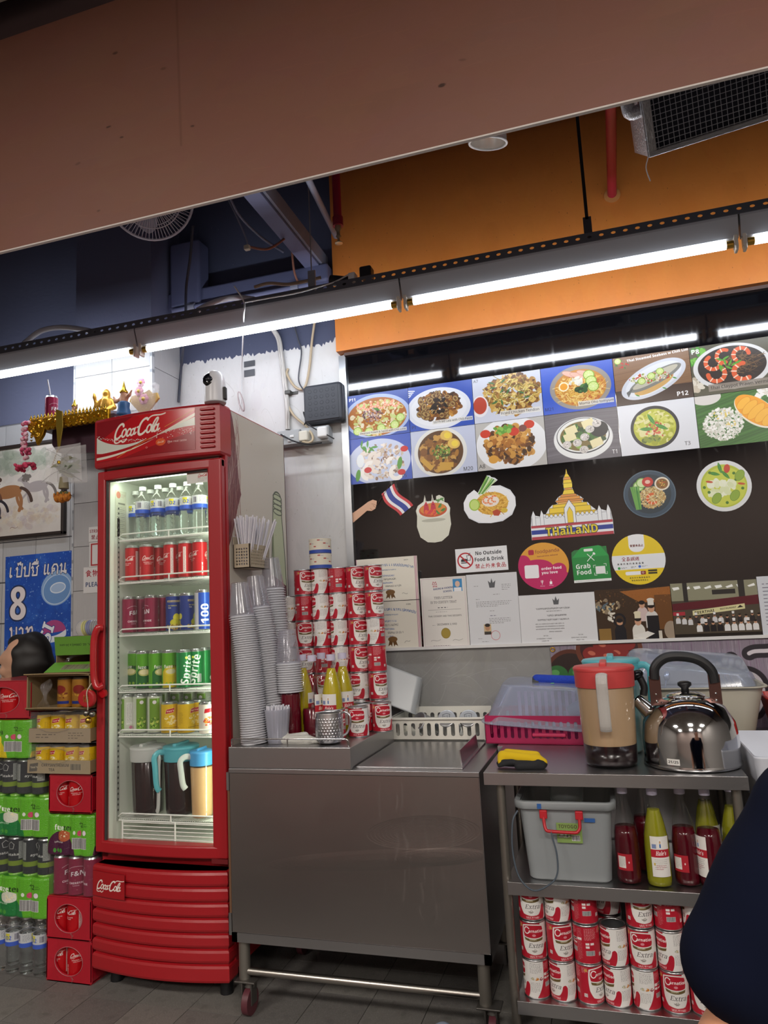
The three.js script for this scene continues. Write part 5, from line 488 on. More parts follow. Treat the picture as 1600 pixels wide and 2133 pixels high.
    const s = part('shelf', merge(g), rackWhite, fridge, 'white wire shelf'); const w = []; for (let i = 0; i < 50; i++) w.push(box(0.0024, 0.0024, 0.45, -1.868 + i * 0.00885, y, -2.68)); part('shelf_wires', merge(w), rackWhite, s).userData.kind = 'stuff';
  }
  const tr = []; for (let i = 0; i < 5; i++) tr.push(bar([-1.85, 0.508 + i * 0.014, -2.452], [-1.44, 0.508 + i * 0.014, -2.452], 0.002, 6)); for (const x of [-1.85, -1.62, -1.44]) tr.push(bar([x, 0.505, -2.45], [x, 0.57, -2.45], 0.0035, 6)); part('lower_rack', merge(tr), rackWhite, fridge);
}
// ---------- cans and bottles ----------
const aluminium = M('#c9ccce', 0.28, { metalness: 1 });
function makeCan(name, map, r, h, label, o = {}) {   // slim drink can: printed body, necked lid
  const t = thing(name, label, 'can', [0, 0, 0], { group: o.group });
  part('body', merge([new THREE.CylinderGeometry(r, r, h * 0.9, 28, 1, true).rotateY(-Math.PI / 2).translate(0, h * 0.48, 0)]), tex(map, 0.3, { metalness: 0.25 }), t);
  part('lid', lathe([[r, h * 0.925], [r * 0.9, h * 0.97], [r * 0.82, h * 0.985], [r * 0.84, h], [r * 0.8, h], [r * 0.76, h * 0.975], [0.001, h * 0.975]], 24), aluminium, t); part('base', lathe([[0.001, 0.006], [r * 0.72, 0.004], [r * 0.76, 0], [r * 0.82, 0.001], [r, h * 0.032]], 24), aluminium, t);
  return t;
}
function place(src, list, used) { list.forEach(([x, y, z, turn, label], i) => { const p = V(x, y, z); if (!used.done) { used.done = 1; src.position.copy(p); src.rotation.y = facing(p) + (turn || 0); if (label) src.userData.label = label; } else copyOf(src, p, { turn: facing(p) + (turn || 0), label }); }); }
const canTex = (w, h, f) => cv(w, h, f);
const cokeCan = canTex(512, 384, (x, w, h) => { fillBg(x, w, h, '#c2121c'); x.fillStyle = '#9a0e16'; x.fillRect(0, 0, w, 8); for (const a of [60, 316]) { scriptMark(x, a, 150, 160, '#f2ece6'); txt(x, 'ORIGINAL TASTE', a + 20, 190, 15, '#f0e6e0', { bold: 1 }); txt(x, 'LESS SUGAR', a + 34, 208, 15, '#f0e6e0', { bold: 1 }); } txt(x, 'RECYCLE ME', 40, 360, 22, '#f0e6e0', { rot: -1.57, bold: 1 }); x.fillStyle = '#e6d8d4'; x.fillRect(254, 40, 34, 300); lines(x, 258, 50, 26, 22, 12, '#a04048', 3); });
const cherryCan = canTex(512, 384, (x, w, h) => { fillBg(x, w, h, '#8c1440'); for (const a of [90, 346]) { x.save(); x.translate(a, 130); x.rotate(-0.12); txt(x, 'F&N', 0, 60, 66, '#f0e6ec', { bold: 1, skew: -0.15, stroke: '#5a0c28', lw: 6 }); x.strokeStyle = '#f0e6ec'; x.lineWidth = 3; x.beginPath(); x.moveTo(-10, -20); x.quadraticCurveTo(60, -60, 130, -20); x.stroke(); x.restore(); txt(x, 'CHERRYADE', a - 8, 270, 30, '#f2e8ee', { bold: 1 }); txt(x, 'FLAVOUR', a + 30, 292, 15, '#f2e8ee'); } x.fillStyle = '#d0c4ca'; x.fillRect(232, 30, 84, 320); lines(x, 240, 44, 68, 14, 12, '#7a5a68', 3); barcode(x, 244, 240, 60, 90, '#ddd'); });
const blueCan = canTex(512, 384, (x, w, h) => { fillBg(x, w, h, '#1c3a8c'); for (const a of [40, 296]) { x.fillStyle = '#c9b88a'; x.fillRect(a, 44, 150, 22); txt(x, 'JACK LEMON', a + 8, 62, 18, '#1c2a5c', { bold: 1 }); txt(x, 'ice lemon', a + 12, 112, 22, '#d8cf5a', { bold: 1 }); txt(x, 'tea', a + 14, 136, 22, '#e8e4c0', { bold: 1 }); ell(x, a + 110, 240, 40, 46, '#d3cf3a'); ell(x, a + 96, 296, 60, 42, '#c3c02c'); ell(x, a + 160, 230, 26, 34, '#d8d450'); heap(x, a + 90, 345, 100, 30, 30, ['#b0903a', '#8a6a34', '#d0b860'], 8, 20); } });
const plusCan = canTex(512, 384, (x, w, h) => { fillBg(x, w, h, '#d9dde4'); x.fillStyle = '#1c48a8'; x.fillRect(60, 0, 170, h); x.fillRect(316, 0, 170, h); x.fillStyle = '#c8303a'; x.fillRect(214, 0, 22, h); x.fillRect(470, 0, 22, h); for (const a of [80, 336]) txt(x, '100', a + 100, 330, 130, '#eef0f4', { bold: 1, rot: -1.57 }); });
const fuzeCan = (c2, fruit) => canTex(512, 384, (x, w, h) => { fillBg(x, w, h, '#5aa81e'); for (const a of [0, 256]) { x.fillStyle = c2; x.beginPath(); x.moveTo(a + 30, 384); x.lineTo(a + 30, 210); x.quadraticCurveTo(a + 110, 90, a + 220, 170); x.lineTo(a + 220, 384); x.fill(); ell(x, a + 130, 210, 70, 40, fruit); ell(x, a + 130, 206, 56, 28, '#e9e2b0'); txt(x, 'fuze', a + 50, 168, 50, '#f4f6ee', { bold: 1 }); txt(x, 'tea', a + 150, 168, 50, '#203818', { bold: 1 }); for (let i = 0; i < 3; i++) ell(x, a + 80 + i * 44, 340, 14, 16, '#8ab82c'); } });
const fuzeGreen = fuzeCan('#1c6a2c', '#c9c87a'), fuzeLemon = fuzeCan('#d8c41c', '#e6d23a');
const spriteCan = canTex(512, 384, (x, w, h) => { fillBg(x, w, h, '#0f7a3a'); for (const a of [0, 256]) { x.fillStyle = '#1c9a4c'; x.fillRect(a + 20, 0, 40, h); txt(x, 'Sprite', a + 168, 360, 128, '#f2f6f2', { bold: 1, rot: -1.35, sx: 0.9 }); ell(x, a + 150, 60, 14, 14, '#d8dc4a'); barcode(x, a + 196, 250, 46, 90, '#e8ece8'); } });
const teaCan = canTex(512, 384, (x, w, h) => { fillBg(x, w, h, '#c9d2c0'); for (const a of [0, 256]) { x.fillStyle = '#6f9a2c'; x.fillRect(a + 6, 20, 120, 340); heap(x, a + 66, 290, 50, 60, 40, ['#8abf3a', '#4f7a1e', '#c8d86a'], 8, 20); ell(x, a + 66, 60, 22, 20, '#e6e2e6'); x.fillStyle = '#e0e4dc'; x.fillRect(a + 150, 60, 70, 240); lines(x, a + 156, 76, 56, 16, 13, '#666', 3); ell(x, a + 200, 330, 18, 18, '#c87a9a'); } });
const chrysCan = canTex(512, 384, (x, w, h) => { fillBg(x, w, h, '#dcb71a'); for (const a of [0, 256]) { poly(x, [[a + 70, 70], [a + 150, 50], [a + 140, 110], [a + 62, 128]], '#b8202c', '#f0d8c0', 3); txt(x, "Yeo's", a + 76, 106, 28, '#f6ece0', { bold: 1, rot: -0.2 }); heap(x, a + 110, 210, 60, 60, 30, ['#f0e09a', '#e8c84a', '#f4ecc8'], 8, 20); txt(x, 'CHRYSANTHEMUM', a + 40, 320, 18, '#7a5a14', { bold: 1 }); lines(x, a + 190, 110, 60, 14, 12, '#8a6a18', 3); } });
const soyCan = canTex(512, 384, (x, w, h) => { fillBg(x, w, h, '#e6e0d2'); for (const a of [0, 256]) { poly(x, [[a + 70, 60], [a + 150, 44], [a + 140, 100], [a + 62, 116]], '#b8202c'); heap(x, a + 110, 220, 56, 60, 26, ['#d8602c', '#e8a03a', '#c83a2c'], 8, 20); } });
const darkCan = canTex(512, 384, (x, w, h) => { fillBg(x, w, h, '#2a2e34'); for (const a of [0, 256]) { x.fillStyle = '#7f9a2c'; x.fillRect(a, 250, 256, 56); txt(x, 'ayataka', a + 30, 190, 40, '#d8dcd8', { bold: 1 }); poly(x, [[a + 80, 60], [a + 110, 30], [a + 140, 60], [a + 130, 110], [a + 90, 110]], null, '#c9cdc9', 5); x.fillStyle = '#9aa09c'; x.fillRect(a + 180, 30, 66, 200); lines(x, a + 186, 40, 54, 14, 13, '#4a4e50', 3); } });
const shelfTop = [1.65, 1.478, 1.272, 1.054, 0.886, 0.577];
// x position on a shelf from the photograph column, for a given depth
const shelfX = (px, k, z) => onZ(px, [1110, 1205, 1312, 1432, 1526, 1702][k] - 8, -z).x;
const onShelf = (k, z, list) => list.map(([px, turn, dz]) => { const zz = z - (dz || 0); return [shelfX(px, k, zz), shelfTop[k], zz, turn || 0]; });
{
  const coke = makeCan('drink_can', cokeCan, 0.0285, 0.147, 'red cola can on the second fridge shelf', { group: 'red cola cans in the fridge' });
  place(coke, onShelf(1, -2.5, [[276, -1.1], [306, 0.1], [356, -1.6], [387, -1.9], [417, 1.5], [331, 0.5, 0.065], [372, 0.4, 0.07], [293, 0.2, 0.07], [402, 0.2, 0.07]]), {});
  const cherry = makeCan('drink_can', cherryCan, 0.0285, 0.147, 'maroon cherry soda can on the third fridge shelf', { group: 'maroon soda cans in the fridge' });
  place(cherry, onShelf(2, -2.5, [[270, 0.3], [316, 1.6], [293, 0.9, 0.062], [339, 1.0, 0.062]]), {});
  const blue = makeCan('drink_can', blueCan, 0.0285, 0.147, 'dark blue lemon drink can on the third fridge shelf', { group: 'blue lemon drink cans in the fridge' });
  place(blue, onShelf(2, -2.5, [[361, 0.2], [390, 1.2], [376, 0.6, 0.062]]), {});
  place(makeCan('drink_can', plusCan, 0.0285, 0.155, 'white and blue isotonic can beside the blue lemon cans'), onShelf(2, -2.485, [[422, 0.3]]), {});
  place(makeCan('drink_can', fuzeGreen, 0.0285, 0.147, 'green tea can with dark green label on the fourth fridge shelf', { group: 'green tea cans in the fridge' }), onShelf(3, -2.5, [[299, 0.1], [325, 0.7], [281, -0.7, 0.06]]), {});
  place(makeCan('drink_can', fuzeLemon, 0.0285, 0.147, 'green tea can with yellow lemon label on the fourth fridge shelf'), onShelf(3, -2.5, [[353, 0.2]]), {});
  place(makeCan('drink_can', spriteCan, 0.0285, 0.147, 'bright green soda can with white diagonal lettering', { group: 'green soda cans in the fridge' }), onShelf(3, -2.495, [[383, 0.1], [410, 2.4, 0.045], [426, 1.4, 0.115]]), {});
  place(makeCan('drink_can', teaCan, 0.0285, 0.15, 'pale green and white tea can on the fifth fridge shelf', { group: 'pale tea cans in the fridge' }), onShelf(4, -2.5, [[268, -0.6], [293, 0.9], [323, 0.7], [282, 0.2, 0.07], [308, 0.3, 0.07], [341, 0.2, 0.14], [369, 0.3, 0.15], [397, 0.2, 0.15], [425, 0.3, 0.15]]), {});
  place(makeCan('drink_can', chrysCan, 0.033, 0.118, 'short yellow drink can on the fifth fridge shelf', { group: 'yellow drink cans in the fridge' }), onShelf(4, -2.5, [[354, 0.3], [388, 1.3], [414, 0.2, 0.05]]), {});
  place(makeCan('drink_can', soyCan, 0.033, 0.118, 'short cream drink can beside the yellow cans'), onShelf(4, -2.485, [[433, 0.4]]), {});
}
// water bottle: ribbed clear body, blue band, white cap
const waterLabel = cv(512, 128, (x, w, h) => { fillBg(x, w, h, '#c9cdd0'); x.fillStyle = '#2a56c4'; x.fillRect(0, 88, w, 40); for (const a of [40, 300]) { x.fillStyle = '#d8cf2c'; x.fillRect(a + 90, 10, 50, 60); txt(x, 'O2', a + 90, 70, 52, '#2a56c4', { bold: 1 }); lines(x, a, 14, 76, 6, 11, '#556', 3); } barcode(x, 224, 14, 50, 60, '#dde'); });
const clearPet = P('#ffffff', 0.04, { transmission: 0.98, thickness: 0, ior: 1.4 }), petCap = M('#e8eaea', 0.45);
const waterIn = P('#f2fafa', 0.02, { transmission: 1, thickness: 0.05, ior: 1.33 });
function makeBottle(label, group) {
  const t = thing('water_bottle', label, 'bottle', [0, 0, 0], { group }), pr = [[0.001, 0.002], [0.024, 0], [0.028, 0.006]]; for (let i = 0; i < 9; i++) pr.push([i % 2 ? 0.0295 : 0.0275, 0.012 + i * 0.0095]); pr.push([0.03, 0.1], [0.03, 0.15], [0.027, 0.165], [0.018, 0.182], [0.0125, 0.192], [0.012, 0.2]);
  part('body', lathe(pr, 22), clearPet, t); part('water', lathe([...pr.slice(0, 14).map(([r, y]) => [Math.max(0.001, r - 0.0012), y + 0.001]), [0.001, 0.152]], 22), waterIn, t); part('label_band', new THREE.CylinderGeometry(0.0306, 0.0306, 0.05, 24, 1, true).rotateY(Math.PI).translate(0, 0.126, 0), tex(waterLabel, 0.4), t); part('cap', cyl(0.0142, 0.0146, 0.016, 0, 0.205, 0, 18), petCap, t); return t;
}
place(makeBottle('clear water bottle on the top fridge shelf', 'water bottles in the fridge'), onShelf(0, -2.5, [[298, -0.4], [330, 0.3], [361, 1.0], [391, 0.9], [417, -0.6], [283, 0.4, 0.065], [314, 0.2, 0.07], [345, 0.2, 0.07], [376, 0.2, 0.07]]), {});
// jugs of drinks on the bottom shelf and on the table
function makeJug(name, label, o) {   // o: r, h, fill, level, body, lid, handle colours
  const t = thing(name, label, 'jug', o.pos, { turn: o.turn || 0 }), { r, h } = o;
  part('vessel', lathe([[0.001, 0.003], [r * 0.84, 0.003], [r * 0.88, 0.012], [r, h * 0.9], [r * 1.01, h * 0.92]], 36), o.body, t);
  if (o.level) part('drink', lathe([[0.001, 0.006], [r * 0.835, 0.006], [r * 0.865, 0.016], [r * (0.87 + 0.11 * o.level), h * 0.9 * o.level], [0.001, h * 0.9 * o.level]], 36), o.fill, t);
  if (o.level2) part('drink_layer', lathe([[0.001, 0.0045], [r * 0.845, 0.0045], [r * 0.873, 0.015], [r * (0.873 + 0.11 * o.level2), h * 0.9 * o.level2], [0.001, h * 0.9 * o.level2]], 36), o.fill2, t, 'dark layer of drink at the bottom');
  part('collar', lathe([[r * 0.985, h * 0.77], [r * 1.012, h * 0.77], [r * 1.03, h * 0.95], [r * 1.0, h * 0.95]], 36), o.lidM, t); const lid = part('lid', lathe([[r * 1.04, h * 0.93], [r * 1.06, h * 0.955], [r * 1.0, h * 0.975], [r * 0.7, h * 0.985], [0.001, h * 0.985]], 36), o.lidM, t);
  part('lid_grip', new RoundedBoxGeometry(r * 0.25, h * 0.05, r * 1.5, 2, 0.005).translate(0, h * 0.995, 0), o.lidM, lid);
  const a = o.ha ?? 0, c = Math.cos(a), s = Math.sin(a), R1 = r * 1.02, H = (k, y) => V(s * (R1 + k), y, c * (R1 + k)); const hs = new THREE.Shape(); hs.absellipse(0, 0, o.hw || 0.011, 0.006, 0, Math.PI * 2);
  part('handle', new THREE.ExtrudeGeometry(hs, { steps: 24, curveSegments: 6, extrudePath: new THREE.CatmullRomCurve3([H(-0.006, h * 0.9), H(0.02, h * 0.91), H(0.036, h * 0.86), H(0.034, h * 0.7), H(0.026, h * (o.hl ?? 0.35)), H(0.018, h * (o.hl ?? 0.35) - 0.012)]) }), o.handleM, t); return t;
}
const milkyPlastic = P('#dfe3e4', 0.3, { transmission: 0.75, thickness: 0 }), clearHard = P('#ffffff', 0.05, { transmission: 1, thickness: 0 });
const teal = P('#5fb8c4', 0.35, { transmission: 0.15, thickness: 0 }), palePlastic = P('#d6dad6', 0.4, { transmission: 0.3, thickness: 0 });
{
  const zz = -2.52, X = (px) => onZ(px, 1640, -zz).x;
  makeJug('drink_jug', 'clear jug of dark tea with milky lid in the fridge', { pos: [X(309), 0.58, zz], r: 0.066, h: 0.262, fill: P('#241214', 0.15), level: 0.84, body: clearHard, lidM: palePlastic, handleM: palePlastic, ha: 1.0, hl: 0.12 });
  makeJug('drink_jug', 'clear jug of dark tea with turquoise lid in the fridge', { pos: [X(375), 0.58, zz - 0.01], r: 0.066, h: 0.262, fill: P('#241214', 0.15), level: 0.84, body: clearHard, lidM: teal, handleM: teal, ha: -0.65, hl: 0.42 });
  makeJug('drink_jug', 'jug of milk tea with blue lid in the fridge', { pos: [X(430), 0.58, zz + 0.03], r: 0.044, h: 0.25, fill: P('#c9a472', 0.3), level: 0.82, body: clearHard, lidM: P('#4a9ad0', 0.35), handleM: palePlastic, ha: -0.7, hl: 0.5 });
}
{ // charm on the handle
  const p = onZ(183, 1452, 2.36), t = thing('lucky_charm', 'red fish-shaped charm with bells hanging from the fridge handle', 'charm', p);
  const s = new THREE.Shape(); s.moveTo(-0.03, 0); s.bezierCurveTo(-0.025, 0.028, 0.02, 0.03, 0.03, 0.008); s.bezierCurveTo(0.036, -0.01, 0.03, -0.032, 0.005, -0.032); s.bezierCurveTo(-0.02, -0.032, -0.034, -0.015, -0.03, 0);
  part('cushion', extrude(s, 0.008, 0.006), M('#a8141c', 0.5), t); const gold = M('#c9a24a', 0.35, { metalness: 0.8 }); const ch = []; for (const st of GLYPH.fu) for (let i = 0; i + 3 < st.length; i += 2) ch.push(bar([st[i] * 0.003 - 0.012, 0.012 - st[i + 1] * 0.003, 0.0155], [st[i + 2] * 0.003 - 0.012, 0.012 - st[i + 3] * 0.003, 0.0155], 0.0011, 5)); part('character', merge(ch), gold, t, 'gold lettering'); part('piping', new THREE.TorusGeometry(0.031, 0.002, 6, 30).translate(0, 0, 0.004), gold, t);
  part('cord', tube([[0.012, 0.05, -0.005], [0.01, 0.02, 0.018], [0.012, -0.03, 0.014], [0.008, -0.05, 0.01]], 0.0022, 20, 6), M('#b9b09c', 0.6), t); for (const [x, y, z] of [[0.004, -0.058, 0.012], [0.03, -0.062, 0.012], [0.012, -0.085, 0.01]]) part('bell', new THREE.SphereGeometry(0.0125, 14, 10).translate(x, y, z), M(y < -0.08 ? '#c9a24a' : '#8d8a84', 0.3, { metalness: 1 }), t);
}
{ // white security camera on top of the fridge
  const p = onY(443, 838, 2.135), t = thing('security_camera', 'white dome-topped security camera on the fridge', 'camera', [p.x, 2.134, p.z - 0.02]); t.rotation.y = 0.25;
  part('body', lathe([[0.001, 0], [0.04, 0], [0.042, 0.006], [0.041, 0.08], [0.037, 0.105], [0.026, 0.124], [0.01, 0.131], [0.001, 0.132]], 30), M('#dcdde2', 0.3), t); part('lens_window', new THREE.SphereGeometry(0.029, 22, 14).scale(1, 1.05, 0.5).rotateX(-0.3).translate(-0.012, 0.09, 0.026), P('#0c0d10', 0.08), t, 'black oval lens window'); part('lens', new THREE.SphereGeometry(0.012, 16, 10).translate(-0.012, 0.088, 0.036), P('#22242c', 0.05), t);
  part('port_cover', box(0.012, 0.05, 0.022, 0.042, 0.035, 0.012, 0.004), blackPlastic, t);
}
{ // straw basket hung on the fridge side
  const p = onZ(519, 1160, 2.52), t = thing('straw_basket', 'beige perforated plastic basket hooked on the fridge side', 'basket', [FX1 + 0.004, p.y, -2.545]);
  const beige = M('#a89c86', 0.5), L = 0.165, H = 0.092, D = 0.07; // L along z, D along x
  const s = new THREE.Shape(); s.moveTo(0, 0); s.lineTo(D, 0); s.lineTo(D, H); s.lineTo(0, H); for (let i = 0; i < 5; i++) for (let j = 0; j < 6; j++) { const h = new THREE.Path(); const a = 0.012 + i * 0.0105, b = 0.012 + j * 0.0115; h.moveTo(a, b); h.lineTo(a, b + 0.007); h.lineTo(a + 0.0065, b + 0.007); h.lineTo(a + 0.0065, b); s.holes.push(h); }
  part('front_wall', extrude(s, 0.003).translate(0, -H / 2, L / 2 - 0.003), beige, t); part('rear_wall', box(D, H, 0.003, D / 2, 0, -L / 2 + 0.002), beige, t); part('back_wall', box(0.003, H + 0.03, L, 0.002, 0.015, 0), beige, t); part('floor', box(D, 0.003, L, D / 2, -H / 2 + 0.0015, 0), beige, t);
  const s2 = new THREE.Shape(); s2.moveTo(0, 0); s2.lineTo(L, 0); s2.lineTo(L, H); s2.lineTo(0, H); for (let i = 0; i < 12; i++) for (let j = 0; j < 6; j++) { const h = new THREE.Path(), a = 0.012 + i * 0.0118, b = 0.012 + j * 0.0115; h.moveTo(a, b); h.lineTo(a, b + 0.007); h.lineTo(a + 0.007, b + 0.007); h.lineTo(a + 0.007, b); s2.holes.push(h); } part('side_wall', extrude(s2, 0.003).rotateY(Math.PI / 2).translate(D - 0.003, -H / 2, L / 2), beige, t);
  const straw = M('#d9d8e0', 0.45), g = cyl(0.003, 0.003, 0.19, 0, 0.095, 0, 7);
  for (let i = 0; i < 70; i++) { const fx = rr(-1, 1), fz = rr(-1, 1), m = solo('drinking_straw', g, straw, 'white drinking straw standing in the beige basket', 'straw', { group: 'straws in the beige basket', pos: [FX1 + 0.004 + D / 2 + fx * 0.024, p.y - H / 2 + 0.005 + rr(0, 0.012), -2.545 + fz * 0.066] }); m.rotation.set(fz * 0.2, 0, -0.05 - fx * 0.28); }
}

// ---------- soft bodies from capsules ----------
function flesh(caps, cell, k = 0.02) {
  const lo = V(1e9, 1e9, 1e9), hi = V(-1e9, -1e9, -1e9); for (const [a, ra, b, rb] of caps) for (const [p, r] of [[a, ra], [b, rb]]) for (const ax of ['x', 'y', 'z']) { const v = p[{ x: 0, y: 1, z: 2 }[ax]]; lo[ax] = Math.min(lo[ax], v - r); hi[ax] = Math.max(hi[ax], v + r); }
  const c = lo.clone().add(hi).multiplyScalar(0.5), h = Math.max(hi.x - lo.x, hi.y - lo.y, hi.z - lo.z) / 2 + 3 * cell, N = Math.ceil(2 * h / cell);
  const mc = new MarchingCubes(N, new THREE.MeshBasicMaterial(), false, false, 400000); mc.isolation = 0;
  const cs = caps.map(([a, ra, b, rb]) => { const d = [b[0] - a[0], b[1] - a[1], b[2] - a[2]]; return [a, ra, d, rb, Math.max(1e-9, d[0] * d[0] + d[1] * d[1] + d[2] * d[2])]; });
  for (let z = 0; z < N; z++) for (let y = 0; y < N; y++) for (let x = 0; x < N; x++) {
    const px = c.x + (x - N / 2) / (N / 2) * h, py = c.y + (y - N / 2) / (N / 2) * h, pz = c.z + (z - N / 2) / (N / 2) * h; let s = 1e9;
    for (const [a, ra, d, rb, dd] of cs) { const ux = px - a[0], uy = py - a[1], uz = pz - a[2], t = Math.min(1, Math.max(0, (ux * d[0] + uy * d[1] + uz * d[2]) / dd)), q = Math.hypot(ux - d[0] * t, uy - d[1] * t, uz - d[2] * t) - (ra + (rb - ra) * t); if (s > 1e8) s = q; else { const m = Math.max(k - Math.abs(s - q), 0) / k; s = Math.min(s, q) - m * m * k * 0.25; } }
    mc.field[x + y * N + z * N * N] = -s;
  }
  mc.update(); const n = mc.count * 3, g = new THREE.BufferGeometry(); const pos = mc.positionArray.slice(0, n); g.setAttribute('position', new THREE.BufferAttribute(pos, 3)); g.setAttribute('normal', new THREE.BufferAttribute(mc.normalArray.slice(0, n), 3)); g.setAttribute('uv', new THREE.BufferAttribute(new Float32Array(mc.count * 2), 2));
  return g.scale(h, h, h).translate(c.x, c.y, c.z);
}

// ---------- stacks of drinks left of the fridge ----------
const film = P('#ffffff', 0.06, { transmission: 0.98, thickness: 0, bumpMap: noiseBump, bumpScale: 0.004 });
const hazyFilm = P('#ffffff', 0.14, { transmission: 0.82, thickness: 0, bumpMap: noiseBump, bumpScale: 0.006 });
const glossWrap = (map) => P('#ffffff', 0.28, { map, clearcoat: 0.6, clearcoatRoughness: 0.15, bumpMap: noiseBump, bumpScale: 0.003 });
const simpleCan = (r, h) => ({ body: new THREE.CylinderGeometry(r, r, h * 0.9, 20, 1, true).rotateY(-Math.PI / 2).translate(0, h * 0.48, 0), lid: lathe([[r, h * 0.925], [r * 0.9, h * 0.97], [r * 0.84, h], [r * 0.78, h * 0.98], [0.001, h * 0.98]], 18) });
function packCan(parent, g, m, x, y, z, turn) { const c = part('can', g.body, m, parent); c.position.set(x, y, z); c.rotation.y = turn; part('lid', g.lid, aluminium, c); return c; }
const cokeWrapMap = cv(256, 200, (x, w, h) => { fillBg(x, w, h, '#ad1226'); speck(x, w, h, 60, ['#c41a30', '#960e20'], 6, 26, 0.3); });
function colaPack(x0, x1, y0, zf, label, h = 0.15) {
  const w = x1 - x0, t = thing('cola_pack', label, 'drink pack', [(x0 + x1) / 2, y0, zf]), D = 0.25, wrap = glossWrap(cokeWrapMap), s = new THREE.Shape(), r = 0.014;
  s.moveTo(-w / 2 + r, 0); s.lineTo(w / 2 - r, 0); s.quadraticCurveTo(w / 2, 0, w / 2, r); s.lineTo(w / 2, h - r); s.quadraticCurveTo(w / 2, h, w / 2 - r, h); s.lineTo(-w / 2 + r, h); s.quadraticCurveTo(-w / 2, h, -w / 2, h - r); s.lineTo(-w / 2, r); s.quadraticCurveTo(-w / 2, 0, -w / 2 + r, 0);
  const hole = new THREE.Path(); hole.absellipse(0, h * 0.5, w * 0.31, h * 0.34, 0, Math.PI * 2, true); s.holes.push(hole);
  part('front_wrap', extrude(s, 0.003, 0.002).translate(0, 0, -0.005), wrap, t); part('wrap', merge([box(w - 0.004, 0.004, D, 0, h - 0.001, -D / 2, 0.0015), box(w - 0.004, 0.004, D, 0, 0.002, -D / 2), box(0.004, h - 0.02, D, -w / 2 + 0.002, h / 2, -D / 2), box(0.004, h - 0.02, D, w / 2 - 0.002, h / 2, -D / 2)]), wrap, t);
  part('window_rim', new THREE.TorusGeometry(1, 0.02, 6, 40).scale(w * 0.31, h * 0.34, 0.08).translate(0, h / 2, 0.001), P('#d88a90', 0.2, { transmission: 0.4 }), t); part('seam', tube([[w * 0.06, h * 0.16, 0.002], [w * 0.1, h * 0.1, 0.003], [w * 0.08, 0.004, 0.002]], 0.003, 12, 6), film, t);
  const g = simpleCan(w / 6 - 0.0015, h - 0.012), m = tex(cokeCan, 0.3, { metalness: 0.25 }); [-1, 0, 1].forEach((k, i) => packCan(t, g, m, k * w / 3, 0.005, -w / 6 - 0.008, rr(-0.9, 0.9)));
  return t;
}
const fuzePackMap = (c2, fruit) => cv(512, 290, (x, w, h) => { fillBg(x, w, h, '#5fae28'); for (let i = 0; i < 4; i++) { x.fillStyle = 'rgba(120,190,60,.35)'; x.fillRect(i * 128 + 8, 0, 20, h); } x.fillStyle = c2; x.beginPath(); x.moveTo(0, 290); x.lineTo(20, 200); x.quadraticCurveTo(120, 70, 250, 150); x.quadraticCurveTo(330, 220, 330, 290); x.fill(); ell(x, 200, 150, 70, 40, fruit); heap(x, 200, 146, 50, 26, 20, ['#f0e6c0', fruit], 4, 10); txt(x, 'fuze', 96, 110, 54, '#f4f6f0', { bold: 1 }); txt(x, 'tea', 204, 110, 54, '#1c3412', { bold: 1 }); txt(x, '12', 372, 84, 46, '#1c3412', { bold: 1 }); txt(x, 'cans', 428, 66, 14, '#1c3412'); txt(x, '300ml', 428, 82, 14, '#1c3412'); ell(x, 326, 124, 14, 14, '#e6ece0'); ell(x, 378, 128, 22, 20, '#c84a6a'); ell(x, 436, 124, 20, 18, '#e8dce8'); barcode(x, 300, 160, 160, 78); for (let i = 0; i < 3; i++) ell(x, 100 + i * 36, 254, 15, 16, '#4a9a3a'); txt(x, 'Lychee & Pear', 96, 200, 16, '#eaf2e0'); });
function teaPack(x0, x1, y0, zf, map, label) {
  const w = x1 - x0, h = 0.148, t = thing('tea_pack', label, 'drink pack', [(x0 + x1) / 2, y0, zf]), n = 4, s = new THREE.Shape(), D = 0.2; // scalloped plan
  s.moveTo(-w / 2, 0.008); for (let i = 0; i < n; i++) { const a = -w / 2 + w * i / n, b = a + w / n; s.bezierCurveTo(a + w / n * 0.2, -0.008, b - w / n * 0.2, -0.008, b, 0.008 - (i === n - 1 ? 0 : 0.003)); } s.lineTo(w / 2, D); s.lineTo(-w / 2, D);
  const g = new THREE.ExtrudeGeometry(s, { depth: h - 0.016, bevelEnabled: true, bevelSize: 0.006, bevelThickness: 0.008, bevelSegments: 2, curveSegments: 5 }).rotateX(-Math.PI / 2); g.translate(0, 0.008, 0); const p = g.attributes.position, u = g.attributes.uv; for (let i = 0; i < p.count; i++) u.setXY(i, p.getX(i) / w + 0.5, p.getY(i) / h); part('wrap', g, glossWrap(map), t);
  const cg = cyl(w / 8 - 0.006, w / 8 - 0.003, 0.006, 0, 0, 0, 16); for (let i = 0; i < n; i++) part('can_top', cg, M('#8cc850', 0.3), t).position.set(-w / 2 + w * (i + 0.5) / n, h + 0.002, -0.04);
  return t;
}
function clearPack(name, x0, x1, y0, zf, map, n, h, label) {
  const w = x1 - x0, t = thing(name, label, 'drink pack', [(x0 + x1) / 2, y0, zf]), r = w / n / 2 - 0.001, g = simpleCan(r, h - 0.004), m = tex(map, 0.3, { metalness: 0.25 }); for (let j = 0; j < 2; j++) for (let i = 0; i < n; i++) packCan(t, g, m, -w / 2 + w * (i + 0.5) / n, 0.001, -r - 0.006 - j * 2.05 * r, [1.2, 0.2, 1.7, -0.4][(i + j) % 4]);
  part('film', box(w + 0.006, h, 4.2 * r + 0.012, 0, h / 2, -2.1 * r - 0.006, 0.012), film, t, 'clear shrink film'); return t;
}
